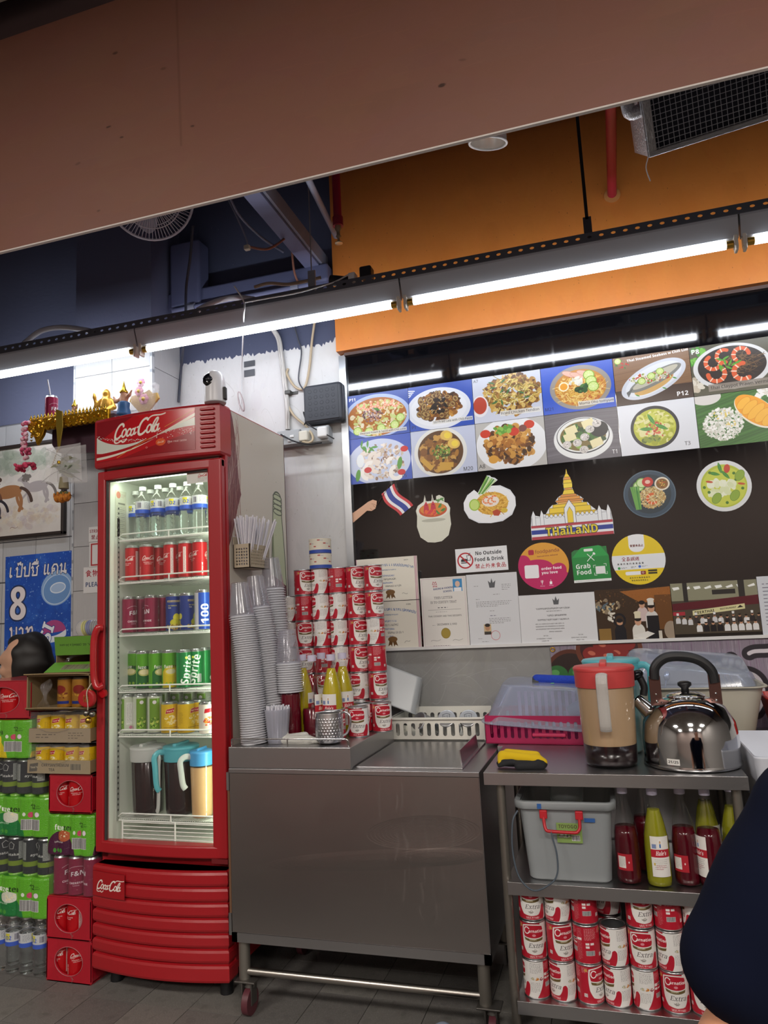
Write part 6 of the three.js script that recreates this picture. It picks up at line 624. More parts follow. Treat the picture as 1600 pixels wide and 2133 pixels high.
{
  const zB = -2.40, B0 = -2.15, B1 = -1.947;
  colaPack(B0, B1, 0.0, zB, 'red cola multipack on the floor against the fridge', 0.149); colaPack(B0 - 0.002, B1 - 0.004, 0.15, zB, 'red cola multipack second from the floor beside the fridge', 0.149);
  clearPack('soda_pack', B0 + 0.002, B1 + 0.006, 0.30, zB, cherryCan, 3, 0.148, 'clear-wrapped pack of maroon cherry soda cans');
  teaPack(B0 - 0.002, B1, 0.45, zB, fuzePackMap('#4a1a3a', '#b8603a'), 'green tea multipack with dark purple passionfruit corner'); colaPack(B0, B1 - 0.004, 0.604, zB, 'red cola multipack under the chrysanthemum tea carton', 0.142);
  const A0 = -2.44, A1 = -2.166; // column further left
  teaPack(A0, A1 + 0.012, 0.214, zB, fuzePackMap('#1f7a3c', '#d9dccb'), 'green tea multipack with white fruit on the water bottles'); clearPack('soda_pack', A0, A1 + 0.012, 0.365, zB, darkCan, 4, 0.142, 'clear-wrapped pack of black tea cans between two green packs');
  teaPack(A0, A1 + 0.01, 0.51, zB, fuzePackMap('#1f7a3c', '#d9dccb'), 'green tea multipack with white fruit between two black can packs'); clearPack('soda_pack', A0 - 0.04, A1 - 0.02, 0.662, zB, darkCan, 4, 0.14, 'clear-wrapped pack of black tea cans under the lemon tea pack');
  teaPack(A0 - 0.09, -2.248, 0.804, zB, fuzePackMap('#d8c41c', '#e6d23a'), 'green tea multipack with yellow lemon corner'); const top = colaPack(A0 - 0.09, -2.248, 0.955, zB, 'red cola multipack on top of the lemon tea pack', 0.15);
  // water bottle pack
  const wp = thing('water_pack', 'clear-wrapped pack of water bottles standing on the floor', 'drink pack', [0, 0, 0]); const proto = makeBottle('x', 'y'); scene.remove(proto); for (let j = 0; j < 2; j++) for (let i = 0; i < 4; i++) { const b = proto.clone(); b.name = 'bottle'; b.userData = {}; b.position.set(-2.405 + i * 0.0655, 0, -2.436 - j * 0.066); b.rotation.y = [0.3, 1.2, -0.4, 0.9][i]; wp.add(b); } part('film', span(-2.442, -2.172, 0.0, 0.17, -2.54, -2.402, 0.012), film, wp, 'clear shrink film');
  taken.water_bottle--;
}
// cardboard trays and open cartons
const kraft = M('#8f7a58', 0.8), kraftIn = kraft;
function drinkTray(x0, x1, y0, y1, zf, map, canMap, label, n) {
  const t = thing('carton_tray', label, 'carton', [0, 0, 0]), D = 0.26, face = tex(map, 0.6); const g = new THREE.BoxGeometry(x1 - x0, (y1 - y0) * 0.45, 0.004); part('front_panel', g.translate((x0 + x1) / 2, y0 + (y1 - y0) * 0.225, zf), [kraft, kraft, kraft, kraft, face, kraft], t); part('tray', merge([span(x0, x1, y0, y0 + 0.004, zf - D, zf - 0.002), span(x0, x0 + 0.004, y0, y0 + (y1 - y0) * 0.45, zf - D, zf - 0.002), span(x1 - 0.004, x1, y0, y0 + (y1 - y0) * 0.45, zf - D, zf - 0.002)]), kraft, t);
  const w = (x1 - x0 - 0.02) / n, cg = simpleCan(w / 2 - 0.001, y1 - y0 - 0.012), m = tex(canMap, 0.35, { metalness: 0.2 }); for (let i = 0; i < n; i++) packCan(t, cg, m, x0 + 0.01 + w * (i + 0.5), y0 + 0.005, zf - w / 2 - 0.006, rr(-0.6, 0.6));
  const sh = new THREE.Shape(); const W = x1 - x0, H = y1 - y0; sh.moveTo(0, 0); sh.lineTo(W, 0); sh.lineTo(W - 0.004, H); sh.lineTo(0.01, H); const hl = new THREE.Path(); hl.absellipse(W * 0.42, H * 0.6, W * 0.27, H * 0.27, 0, Math.PI * 2, true); sh.holes.push(hl); part('film', extrude(sh, 0.001).translate(x0, y0, zf + 0.003), film, t, 'torn clear film'); const edge = []; for (let i = 0; i <= 24; i++) { const a = i / 24 * 6.283; edge.push([x0 + W * (0.42 + 0.27 * Math.cos(a)), y0 + H * (0.6 + 0.27 * Math.sin(a)) + rr(-0.002, 0.002), zf + 0.005 + rr(0, 0.003)]); } part('torn_edge', tube(edge, 0.0022, 60, 5), film, t); return t;
}
{
  const trayMap = (a) => cv(512, 100, (x, w, h) => { fillBg(x, w, h, '#9a8968'); poly(x, [[20, 30], [90, 20], [80, 84], [14, 90]], '#4a4438'); txt(x, "Yeo's", 26, 66, 24, '#b8ab8e', { bold: 1, rot: -0.1 }); txt(x, a, 116, 48, 30, '#3a3226', { bold: 1, sx: 0.85 }); txt(x, 'TEA', 176, 82, 28, '#3a3226', { bold: 1 }); barcode(x, 350, 24, 90, 50, '#a8997a'); });
  drinkTray(-2.24, -1.945, 0.752, 0.862, -2.385, trayMap('CHRYSANTHEMUM'), chrysCan, 'brown tray of yellow chrysanthemum tea cans in torn film', 4); drinkTray(-2.236, -1.945, 0.868, 0.985, -2.385, cv(512, 100, (x, w, h) => { fillBg(x, w, h, '#98866a'); lines(x, 60, 40, 180, 2, 20, '#5a4c38', 6); lines(x, 330, 30, 140, 3, 18, '#5a4c38', 5); }), chrysCan, 'brown tray of yellow cans with crumpled film, upper of the two', 4);
  const t = thing('open_carton', 'open brown carton showing gold cans under the green carton', 'carton'), x0 = -2.252, x1 = -1.95, y0 = 0.99, y1 = 1.125, zf = -2.385, D = 0.26;
  part('carton', merge([span(x0, x1, y0, y0 + 0.005, zf - D, zf), span(x0, x1, y1 - 0.005, y1, zf - D, zf), span(x0, x0 + 0.005, y0, y1, zf - D, zf), span(x1 - 0.005, x1, y0, y1, zf - D, zf), span(x0, x1, y0, y1, zf - D, zf - D + 0.005)]), kraftIn, t);
  const flap = (pts, yb, name) => { const s = shapeOf(pts); return part(name, extrude(s, 0.004).rotateX(-Math.PI / 2 - 0.18).translate(0, yb, zf), kraft, t); }; flap([[x0, 0], [x1, 0], [x1 - 0.03, -0.04], [x0 + 0.1, -0.055], [x0 + 0.02, -0.03]], y0 + 0.004, 'lower_flap'); flap([[x0, 0], [x1, 0], [x1 - 0.04, -0.02], [x0 + 0.12, -0.035], [x0 + 0.01, -0.03]], y1, 'upper_flap');
  const barMap = cv(128, 128, (x, w, h) => { fillBg(x, w, h, '#a8987a'); barcode(x, 14, 20, 100, 84, '#b8ab92'); }); part('barcode_label', box(0.05, 0.001, 0.03, -2.035, y0 - 0.001, zf + 0.024).rotateX(0), tex(barMap, 0.7), t);
  const goldMap = cv(256, 192, (x, w, h) => { fillBg(x, w, h, '#a8762c'); for (const a of [0, 128]) { ell(x, a + 64, 70, 30, 30, '#8a2c24'); x.fillStyle = '#2a3a8c'; x.fillRect(a + 20, 150, 90, 20); heap(x, a + 64, 110, 40, 24, 14, ['#c8963c', '#7a3a20'], 4, 10); } }); const cg = simpleCan(0.033, 0.118), m = tex(goldMap, 0.3, { metalness: 0.4 }); for (const x of [-2.1, -2.03, -1.985]) packCan(t, cg, m, x + (x > -2 ? 0.0 : 0), y0 + 0.006, x > -2 ? -2.5 : -2.43, rr(-0.4, 0.4));
  const wrap = []; for (let i = 0; i < 5; i++) wrap.push(tube([[-2.22 + i * 0.014, y0 + 0.01, -2.41], [-2.19 + rr(-0.01, 0.02), y0 + 0.05, -2.4], [-2.2 + i * 0.012, y0 + 0.09, -2.405], [-2.17, y0 + 0.115, -2.42]], 0.005, 20, 5)); part('crumpled_film', merge(wrap), film, t, 'crumpled clear film');
}
{
  const t = thing('green_carton', 'open green drinks carton with upturned lettering', 'carton'), x0 = -2.178, x1 = -1.965, y0 = 1.13, y1 = 1.265, zf = -2.46, D = 0.24, green = M('#5c8a34', 0.6);
  part('carton', merge([span(x0, x1, y0, y0 + 0.004, zf - D, zf), span(x0, x0 + 0.004, y0, y1, zf - D, zf), span(x1 - 0.004, x1, y0, y1, zf - D, zf), span(x0, x1, y0, y1, zf - D, zf - D + 0.004), span(x0, x1, y1 - 0.004, y1, zf - D, zf)]), kraftIn, t);
  const m1 = cv(512, 200, (x, w, h) => { fillBg(x, w, h, '#5f9030'); x.save(); x.translate(w, h); x.rotate(Math.PI); txt(x, '10.1 FL. OZ. (300ml) x 24 cans', 20, 120, 32, '#22381a', { bold: 1, sx: 0.98 }); x.restore(); }); const g1 = new THREE.BoxGeometry(x1 - x0, 0.075, 0.004).rotateX(0.12).translate((x0 + x1) / 2, y1 - 0.03, zf + 0.006); part('upper_flap', g1, [kraft, kraft, kraft, kraft, tex(m1, 0.5), kraft], t, 'green flap with upside-down print');
  const m2 = cv(384, 160, (x, w, h) => { fillBg(x, w, h, '#62a02c'); barcode(x, 110, 40, 230, 80, '#b8b48a'); }); const g2 = new THREE.BoxGeometry(x1 - x0 + 0.01, 0.07, 0.004).rotateX(-1.05).translate((x0 + x1) / 2, y0 + 0.02, zf + 0.03); part('lower_flap', g2, [kraft, kraft, kraft, kraft, tex(m2, 0.5), kraft], t, 'green flap with barcode'); part('film_scrap', tube([[x0 + 0.04, y0 + 0.03, zf], [x0 + 0.06, y0 + 0.06, zf - 0.02], [x0 + 0.1, y0 + 0.07, zf - 0.04]], 0.008, 12, 6), film, t);
  // wrapped bottles lying on top
  const w = thing('wrapped_cups', 'clear plastic bag of lids lying on the green carton', 'bag', [-2.06, 1.266, -2.56]); const disc = lathe([[0.001, 0], [0.03, 0], [0.034, 0.004], [0.03, 0.006], [0.001, 0.006]], 20).rotateZ(Math.PI / 2); for (let i = 0; i < 11; i++) { const d = part('lid', disc, i < 2 ? M('#c9c83a', 0.4) : i < 4 ? M('#4a62b0', 0.4) : milkyPlastic, w); d.position.set(-0.05 + i * 0.011, 0.036, 0); d.rotation.z = 0.12; } part('bag', flesh([[[-0.06, 0.036, 0], 0.038, [0.06, 0.04, 0], 0.038], [[0.06, 0.04, 0], 0.03, [0.09, 0.085, 0], 0.016], [[0.09, 0.085, 0], 0.014, [0.1, 0.11, 0.0], 0.004]], 0.008, 0.02), hazyFilm, w, 'crinkled clear bag');
}
// ---------- left wall: painting, drink poster, notices ----------
{
  const pm = cv(900, 700, (x, w, h) => {
    fillBg(x, w, h, '#cfc8c0'); speck(x, w, h, 300, ['#d8d2cc', '#b9b0a8', '#c4bcae'], 20, 90, 0.25); heap(x, 480, 110, 420, 80, 160, ['#8a9484', '#a4aa98', '#76806e', '#b4b4a8'], 20, 60, { alpha: 0.3 }); heap(x, 500, 560, 400, 90, 160, ['#c4b090', '#b8a49c', '#d0c0a4', '#a898a0'], 8, 34, { alpha: 0.3 });
    const horse = (cx, cy, s, c, mane, flip) => { x.save(); x.translate(cx, cy); x.scale(flip * s, s); x.fillStyle = c; x.beginPath(); x.ellipse(0, 0, 95, 48, -0.08, 0, 7); x.fill(); x.beginPath(); x.moveTo(-60, -30); x.quadraticCurveTo(-110, -80, -125, -110); x.lineTo(-165, -80); x.quadraticCurveTo(-172, -62, -150, -60); x.quadraticCurveTo(-120, -60, -95, 20); x.fill(); x.lineCap = 'round'; x.strokeStyle = c; const leg = (p, l) => { x.lineWidth = l; x.beginPath(); x.moveTo(p[0], p[1]); x.quadraticCurveTo(p[2], p[3], p[4], p[5]); x.stroke(); }; leg([-65, 20, -80, 80, -60, 130], 20); leg([-50, 25, -110, 70, -130, 110], 18); leg([70, 10, 110, 70, 80, 140], 24); leg([60, 20, 60, 80, 100, 130], 20); x.fillStyle = mane; heap(x, -95, -85, 40, 36, 40, [mane], 6, 16); x.strokeStyle = mane; x.lineWidth = 22; x.beginPath(); x.moveTo(90, -20); x.quadraticCurveTo(150, 0, 165, 80); x.stroke(); x.restore(); };
    horse(700, 330, 0.9, '#a39a98', '#6e6660', 1); horse(480, 350, 1.1, '#9a6a44', '#4a3830', 1); horse(250, 330, 1.05, '#8a5c40', '#6a4634', 1); horse(330, 430, 0.9, '#45404a', '#2c2830', 1); x.strokeStyle = '#6a4a3a'; x.lineWidth = 3; x.beginPath(); x.moveTo(500, 640); x.bezierCurveTo(520, 610, 530, 660, 560, 630); x.stroke();
  });
  const r = onZ(134, 1100, 3.06), l = -3.46, y0 = onZ(134, 1112, 3.06).y, y1 = onZ(60, 930, 3.06).y + 0.02, t = thing('horse_painting', 'framed watercolour of galloping horses on the tiled wall', 'painting', [(l + r.x) / 2, (y0 + y1) / 2, -3.07]); const W = r.x - l, H = y1 - y0, fr = M('#2c221e', 0.4);
  part('canvas', box(W - 0.03, H - 0.03, 0.006, 0, 0, 0.004), tex(pm, 0.45), t); for (const [g, n] of [[box(W, 0.018, 0.026, 0, H / 2 - 0.009, 0.006, 0.004), 0], [box(W, 0.018, 0.026, 0, -H / 2 + 0.009, 0.006, 0.004), 0], [box(0.018, H, 0.026, -W / 2 + 0.009, 0, 0.006, 0.004), 0], [box(0.018, H, 0.026, W / 2 - 0.009, 0, 0.006, 0.004), 0]]) part('frame_side', g, fr, t);
  const pepsi = cv(640, 900, (x, w, h) => {
    fillBg(x, w, h, '#1f4fae'); speck(x, w, h, 260, ['#2f66c8', '#173f94', '#4a86dc'], 8, 60, 0.25); speck(x, w, h, 700, ['#cfe0f6', '#9ac0ee'], 1, 6, 0.8); ell(x, 500, 250, 150, 120, '#8fb0d8', -0.2); ell(x, 500, 260, 130, 100, '#6f98cc', -0.2, '#c4d6ec', 6); ell(x, 510, 250, 70, 34, '#a9c2e2', -0.1, '#e0eaf6', 8);
    x.save(); x.translate(470, 560); x.rotate(-0.08); x.beginPath(); x.ellipse(0, 0, 120, 90, 0, 0, 7); x.clip(); fillBg(x, 200, 200, '#2358b8'); x.fillStyle = '#2358b8'; x.fillRect(-130, -100, 260, 200); x.fillStyle = '#b04a86'; x.fillRect(-130, -100, 260, 96); x.fillStyle = '#e6ebf2'; x.beginPath(); x.moveTo(-130, -10); x.quadraticCurveTo(0, 50, 130, -20); x.lineTo(130, 20); x.quadraticCurveTo(0, 90, -130, 40); x.fill(); x.restore();
    glyphs(x, ['e', 'po', 'mai', 'po', 'so', 'ii', ' ', 'ae', 'kho', 'no'], 20, 70, 88, '#e6e2e4', 12, { adv: 0.86, outline: '#26345c', ow: 8, skew: -0.12 }); txt(x, '8', 40, 450, 320, '#e8dfe0', { bold: 1, stroke: '#26345c', lw: 22 }); glyphs(x, ['bo', 'aa', 'tho'], 40, 490, 96, '#e6dcde', 14, { adv: 0.8, outline: '#26345c', ow: 8 }); thaiLine(x, 12, 40, 620, 24, '#d0ccdc', 4); txt(x, 'PEPSI', 330, 880, 150, '#eef2f6', { bold: 1, rot: -1.18, stroke: '#173f94', lw: 10 });
  });
  sheet('drink_poster', onZ(14, 1158, 3.08).x, onZ(152, 1148, 3.08).x, 1.03, 1.702, pepsi, 'blue cola poster with Thai lettering and a large 8', 'poster', { z: -3.076, rot: 0.01 });
  const pl = (a, b, c, d, map, label) => { const p = onZ(a, b, 2.84), q = onZ(c, d, 2.84); sheet('notice', p.x, q.x, q.y, p.y, map, label, 'notice', { z: -2.847 }); };
  pl(183, 1098, 226, 1125, cv(256, 150, (x, w, h) => { fillBg(x, w, h, '#d9d9d8'); txt(x, 'STRICTLY', 10, 60, 44, '#8a3a44', { bold: 1 }); glyphs(x, ['jin', 'zhi'], 30, 80, 50, '#8a3a44', 5); }), 'white paper notice beginning with red capitals ST on the pillar'); pl(184, 1130, 230, 1178, cv(200, 200, (x, w, h) => { fillBg(x, w, h, '#d9d9d8'); x.strokeStyle = '#b03a3c'; x.lineWidth = 12; x.strokeRect(20, 16, w, h - 32); }), 'white notice with a red outlined square on the pillar'); pl(172, 1182, 232, 1232, cv(256, 210, (x, w, h) => { fillBg(x, w, h, '#d9d9d8'); glyphs(x, ['shi', 'wu', 'pin'], 16, 24, 56, '#a83a44', 6, { adv: 1.1 }); txt(x, 'PLEASE', 16, 160, 52, '#3a4a72', { bold: 1, sx: 0.9 }); }), 'white notice reading PLEA with red Chinese characters on the pillar');
}
// ---------- shrine shelf on the pillar ----------
{
  const gold = M('#b98a1c', 0.3, { metalness: 0.9 }), gold2 = M('#d8ae3a', 0.25, { metalness: 0.9 }), maroon = M('#3a1c2c', 0.45);
  const L = onZ(78, 880, 2.62).x, R = onZ(196, 858, 2.62).x + 0.02, top = onZ(120, 876, 2.62).y, t = thing('shrine_shelf', 'maroon spirit shelf with glittering gold trim beside the fridge', 'shelf', [0, 0, 0]);
  part('board', span(L, R + 0.1, top - 0.03, top - 0.012, -2.845, -2.60), maroon, t); const arch = new THREE.Shape(); arch.moveTo(L + 0.03, 0); arch.lineTo(R + 0.1, 0); arch.lineTo(R + 0.1, -0.14); arch.bezierCurveTo(R + 0.03, -0.12, L + 0.1, -0.12, L + 0.06, -0.1); arch.lineTo(L + 0.03, -0.06); part('bracket_panel', extrude(arch, 0.02).translate(0, top - 0.03, -2.7), maroon, t);
  const trim = new THREE.Shape(); trim.moveTo(L - 0.02, 0); trim.lineTo(R + 0.08, 0); trim.lineTo(R + 0.08, -0.04); for (let i = 0; i < 12; i++) { const a = R + 0.08 - (R + 0.08 - L - 0.06) * i / 12; trim.quadraticCurveTo(a - 0.008, -0.062, a - 0.017, -0.036); } trim.lineTo(L + 0.06, -0.07); trim.lineTo(L + 0.03, -0.11); trim.lineTo(L + 0.015, -0.07); trim.lineTo(L - 0.02, -0.04); part('gold_trim', extrude(trim, 0.012, 0.003).translate(0, top + 0.004, -2.6), gold, t);
  const bits = [], fin = []; for (let i = 0; i < 260; i++) { const a = rr(L - 0.018, R + 0.08), b = rr(-0.04, 0); bits.push(new THREE.TetrahedronGeometry(rr(0.003, 0.007)).rotateX(rr(0, 3)).rotateY(rr(0, 3)).translate(a, top + b, -2.584)); } for (let i = 0; i < 40; i++) bits.push(new THREE.TetrahedronGeometry(rr(0.004, 0.008)).rotateX(rr(0, 3)).translate(L + rr(-0.01, 0.06), top - rr(0.03, 0.09), -2.584)); part('gold_relief', merge(bits), gold2, t).userData.kind = 'stuff'; for (let i = 0; i < 22; i++) part('finial', lathe([[0.001, 0], [0.006, 0.004], [0.007, 0.012], [0.003, 0.022], [0.001, 0.03]], 8), gold2, t).position.set(L - 0.01 + i * (R + 0.07 - L) / 21, top + 0.003, -2.592);
  const fig = (name, label, pos, s, bodyM, robeM, caps, hat, turn = 0) => { const f = thing(name, label, 'figurine', pos, { turn }); f.scale.setScalar(s); part('body', flesh(caps, 0.006, 0.012), bodyM, f); if (robeM) part('robe', lathe([[0.001, 0], [0.04, 0], [0.036, 0.02], [0.028, 0.05], [0.03, 0.075], [0.016, 0.085]], 18), robeM, f); if (hat) part('crown', lathe([[0.02, 0.128], [0.022, 0.134], [0.012, 0.148], [0.007, 0.165], [0.001, 0.19]], 14), gold2, f); return f; };
  const sy = top - 0.012, g1 = onZ(222, 848, 2.72); const bz = V(g1.x, sy + 0.045, -2.72);
  solo('offering_dish', lathe([[0.001, 0], [0.045, 0], [0.06, 0.02], [0.064, 0.045], [0.06, 0.045], [0.052, 0.022], [0.001, 0.012]], 26).scale(1.1, 1, 0.8), M('#c9c6d2', 0.35), 'pale oval bowl under the golden statuette', 'bowl', { pos: [g1.x, sy, -2.72] });
  const caps = [[[0, 0.02, 0], 0.038, [0, 0.06, 0], 0.03], [[0, 0.06, 0], 0.032, [0, 0.085, 0], 0.03], [[0, 0.12, 0], 0.02, [0, 0.13, 0.002], 0.021], [[0, 0.09, 0], 0.012, [0, 0.115, 0], 0.012], [[-0.03, 0.09, 0], 0.012, [-0.052, 0.06, 0.008], 0.009], [[-0.052, 0.06, 0.008], 0.009, [-0.06, 0.11, 0.012], 0.007], [[-0.06, 0.11, 0.012], 0.008, [-0.062, 0.128, 0.014], 0.006], [[0.03, 0.09, 0], 0.012, [0.045, 0.05, 0.01], 0.01], [[0.045, 0.05, 0.01], 0.009, [0.02, 0.03, 0.035], 0.008], [[-0.04, 0.01, 0.02], 0.016, [0.04, 0.01, 0.02], 0.016], [[0, 0.148, 0], 0.008, [0, 0.146, -0.004], 0.01]];
  fig('golden_statuette', 'golden seated statuette raising one arm on the pale bowl', bz.clone().setY(sy + 0.028), 0.86, M('#c9973a', 0.35, { metalness: 0.6 }), null, caps, false, 0.3);
  const dancer = [[[0, 0.085, 0], 0.02, [0, 0.1, 0], 0.018], [[0, 0.1, 0], 0.009, [0, 0.118, 0], 0.012], [[0, 0.118, 0], 0.014, [0, 0.125, 0.002], 0.014], [[-0.018, 0.1, 0], 0.008, [-0.04, 0.085, 0.01], 0.007], [[-0.04, 0.085, 0.01], 0.007, [-0.05, 0.11, 0.014], 0.005], [[0.018, 0.1, 0], 0.008, [0.04, 0.11, 0.01], 0.007], [[0.04, 0.11, 0.01], 0.006, [0.055, 0.13, 0.012], 0.005]]; const skinF = M('#d8a88a', 0.5), blueR = M('#2a5a8c', 0.45);
  const d1 = onZ(258, 850, 2.68); fig('dancer_figurine', 'small blue-robed dancer figurine beside the fridge header', [d1.x, sy, -2.68], 0.9, skinF, blueR, dancer, true); const d2 = onZ(155, 862, 2.66); fig('dancer_figurine', 'small blue-robed dancer figurine behind the hanging gold ribbon', [d2.x, sy, -2.66], 0.62, skinF, blueR, dancer, true, -0.3);
  const ofp = onZ(290, 840, 2.7), of = thing('wrapped_offering', 'clear bag with pink flowers and gold cloth fan', 'offering', [ofp.x, sy, -2.74]); const fan = new THREE.Shape(); fan.moveTo(0, 0); for (let i = 0; i <= 8; i++) { const a = 2.3 - i * 0.19; fan.lineTo(Math.cos(a) * (0.11 + (i % 2) * 0.012), Math.sin(a) * (0.11 + (i % 2) * 0.012)); } part('cloth_fan', extrude(fan, 0.006, 0.003).translate(0.0, 0.01, 0), M('#c2a05a', 0.6), of); for (const [x, y, r] of [[-0.02, 0.13, 0.022], [-0.01, 0.17, 0.02], [0.005, 0.09, 0.024]]) { const fl = part('flower', new THREE.SphereGeometry(r * 0.4, 10, 8).translate(x, y, 0.016), M('#d8c060', 0.6), of); for (let i = 0; i < 6; i++) part('petal', new THREE.SphereGeometry(r * 0.5, 10, 8).scale(1, 1, 0.35).translate(x + Math.cos(i * 1.047) * r * 0.6, y + Math.sin(i * 1.047) * r * 0.6, 0.013), M('#d88aa8', 0.55), fl); } part('bag', new RoundedBoxGeometry(0.13, 0.16, 0.04, 3, 0.014).rotateZ(-0.12).translate(0, 0.09, 0), hazyFilm, of, 'clear crinkled bag');
  const cp = onZ(107, 872, 2.66), cn = makeCan('drink_can', cherryCan, 0.0285, 0.147, 'maroon soda can with a white straw on the spirit shelf'); cn.position.set(cp.x, sy, -2.66); cn.rotation.y = facing(cn.position) + 0.3; part('straw', bar([0.004, 0.1, 0], [-0.022, 0.222, 0.01], 0.0032, 8), M('#e6e6ea', 0.4), cn, 'white straw');
  const gr = thing('gold_ribbon', 'long gold ribbon draped over the spirit shelf edge', 'ribbon', [d2.x - 0.005, top, -2.572]); const rb = new THREE.Shape(); rb.moveTo(-0.018, 0.035); rb.lineTo(0.016, 0.02); rb.lineTo(0.02, -0.05); rb.lineTo(0.004, -0.15); rb.lineTo(-0.004, -0.15); rb.lineTo(-0.014, -0.05); part('ribbon', extrude(rb, 0.002, 0.001), M('#8a7424', 0.35, { metalness: 0.5 }), gr); for (let i = 0; i < 9; i++) part('bead', new THREE.SphereGeometry(0.0032, 8, 6).translate(-0.006 - i * 0.0035, -0.152 - i * 0.009, 0.002), gold2, gr);
  // garland
  const gp = onZ(60, 885, 2.6), gl = thing('flower_garland', 'pink and white flower garland hanging from the shelf corner', 'garland', [gp.x, gp.y, -2.575]); const pinks = [M('#d0557a', 0.6), M('#c8385c', 0.6), M('#e0b0bc', 0.6)], bud = new THREE.SphereGeometry(0.0095, 8, 6).scale(1, 0.7, 1);
  const blob = (x, y, n, r, m) => { for (let i = 0; i < n; i++) { const a = i / n * 6.283, b = part('blossom', bud, m(i), gl); b.position.set(x + Math.cos(a) * r * rr(0.5, 1.1), y + rr(-r, r) * 0.55, Math.sin(a) * r * rr(0.4, 1)); b.rotation.set(rr(0, 3), 0, rr(0, 3)); } }; blob(0.01, 0, 10, 0.016, (i) => pinks[i % 3 === 0 ? 2 : 0]); for (let k = 0; k < 5; k++) blob(0.0, -0.03 - k * 0.021, 7, 0.01, (i) => (i + k) % 3 ? pinks[2] : pinks[0]); blob(0.006, -0.135, 12, 0.024, () => pinks[0]); blob(0.012, -0.16, 5, 0.008, () => pinks[2]); blob(-0.014, -0.2, 14, 0.024, () => pinks[1]); blob(0.032, -0.2, 14, 0.024, () => pinks[1]);
  // hanging bag with leaves, marigold below
  const bp = onZ(142, 975, 2.58), bg = thing('hanging_leaf_bag', 'clear plastic bag of dried leaves hanging below the spirit shelf', 'bag', [bp.x, bp.y, -2.56]); const lv = new THREE.Shape(); lv.moveTo(-0.05, 0); lv.quadraticCurveTo(0, 0.02, 0.05, 0); lv.quadraticCurveTo(0, -0.02, -0.05, 0); const lg = extrude(lv, 0.001, 0, 5); for (let i = 0; i < 16; i++) { const l = part('leaf', lg, pick([M('#5f6f54', 0.6), M('#77836a', 0.6), M('#8d8d74', 0.6)]), bg); l.position.set(rr(-0.03, 0.05), rr(-0.03, 0.06), rr(-0.012, 0.01)); l.rotation.set(rr(-0.4, 0.4), rr(-0.4, 0.4), rr(-0.6, 0.6)); } const bs = new THREE.Shape(); bs.moveTo(-0.09, 0.09); bs.lineTo(0.095, 0.095); bs.lineTo(0.1, 0.0); bs.lineTo(0.105, -0.075); bs.lineTo(-0.02, -0.07); bs.lineTo(-0.11, -0.06); bs.lineTo(-0.085, 0.0); for (const z of [-0.018, 0.016]) part('bag_side', extrude(bs, 0.001).translate(0, 0, z), hazyFilm, bg, 'clear bag film'); for (const a of [[-0.09, 0.09, 0.03, 0.02], [0.095, 0.095, -0.02, 0.01], [-0.11, -0.06, 0.02, -0.01], [0.105, -0.075, 0.0, -0.02], [-0.02, -0.07, -0.01, 0.02]]) part('crease', tube([[a[0], a[1], 0.018], [(a[0] + a[2]) / 2, (a[1] + a[3]) / 2 + 0.006, 0.024], [a[2], a[3], 0.02]], 0.0016, 14, 5), hazyFilm, bg);
  part('stem_tail', cyl(0.018, 0.022, 0.05, -0.005, -0.07, 0, 10), M('#8d8466', 0.7), bg); part('knot', box(0.012, 0.014, 0.01, -0.014, 0.02, 0.022, 0.003), gold2, bg);
  const mg = onZ(136, 1038, 2.58), mt = thing('marigold_bunch', 'dried orange marigold bunch hanging under the leaf bag', 'flower', [mg.x, mg.y, -2.56]); for (const [x, r] of [[-0.022, 0.02], [0, 0.024], [0.024, 0.02]]) { const f = part('flower_head', new THREE.SphereGeometry(r, 14, 10).scale(0.85, 1, 0.85).translate(x, 0, 0), M('#b8701c', 0.7), mt); for (let i = 0; i < 14; i++) part('petal', new THREE.SphereGeometry(r * 0.34, 6, 5).scale(0.7, 1.2, 0.7).translate(x + Math.cos(i * 0.9) * r * 0.75, -r * 0.3 + (i % 4) * r * 0.35, Math.sin(i * 0.9) * r * 0.75), M(i % 2 ? '#c9822a' : '#a8601a', 0.7), f); part('sepal', cyl(r * 0.3, r * 0.7, 0.014, x, r * 0.9, 0, 8), M('#5a5a34', 0.7), f); }
}

// ---------- loft helper: rounded rectangular rings ----------
function ringPts(w, d, r, n = 5) { const pts = []; r = Math.min(r, w / 2, d / 2); for (const [cx, cz, a0] of [[w / 2 - r, d / 2 - r, 0], [-w / 2 + r, d / 2 - r, 90], [-w / 2 + r, -d / 2 + r, 180], [w / 2 - r, -d / 2 + r, 270]]) for (let i = 0; i <= n; i++) { const a = (a0 + 90 * i / n) * RAD; pts.push([cx + r * Math.cos(a), cz + r * Math.sin(a)]); } return pts; }
function loft(rings) {   // rings: [w, d, y, r]
  const R = rings.map(([w, d, y, r]) => ringPts(w, d, r).map(([x, z]) => [x, y, z])), n = R[0].length, pos = [], idx = []; for (const q of R) { for (const p of q) pos.push(...p); pos.push(...q[0]); }
  const N = n + 1; for (let i = 0; i < R.length - 1; i++) for (let j = 0; j < n; j++) { const a = i * N + j, b = a + 1, c = a + N, d = c + 1; idx.push(a, c, b, b, c, d); }
  const uv = []; for (let i = 0; i < R.length; i++) for (let j = 0; j < N; j++) uv.push(j / n, i / (R.length - 1));
  const g = new THREE.BufferGeometry(); g.setAttribute('position', new THREE.Float32BufferAttribute(pos, 3)); g.setAttribute('uv', new THREE.Float32BufferAttribute(uv, 2)); g.setIndex(idx); g.computeVertexNormals(); return g;
}
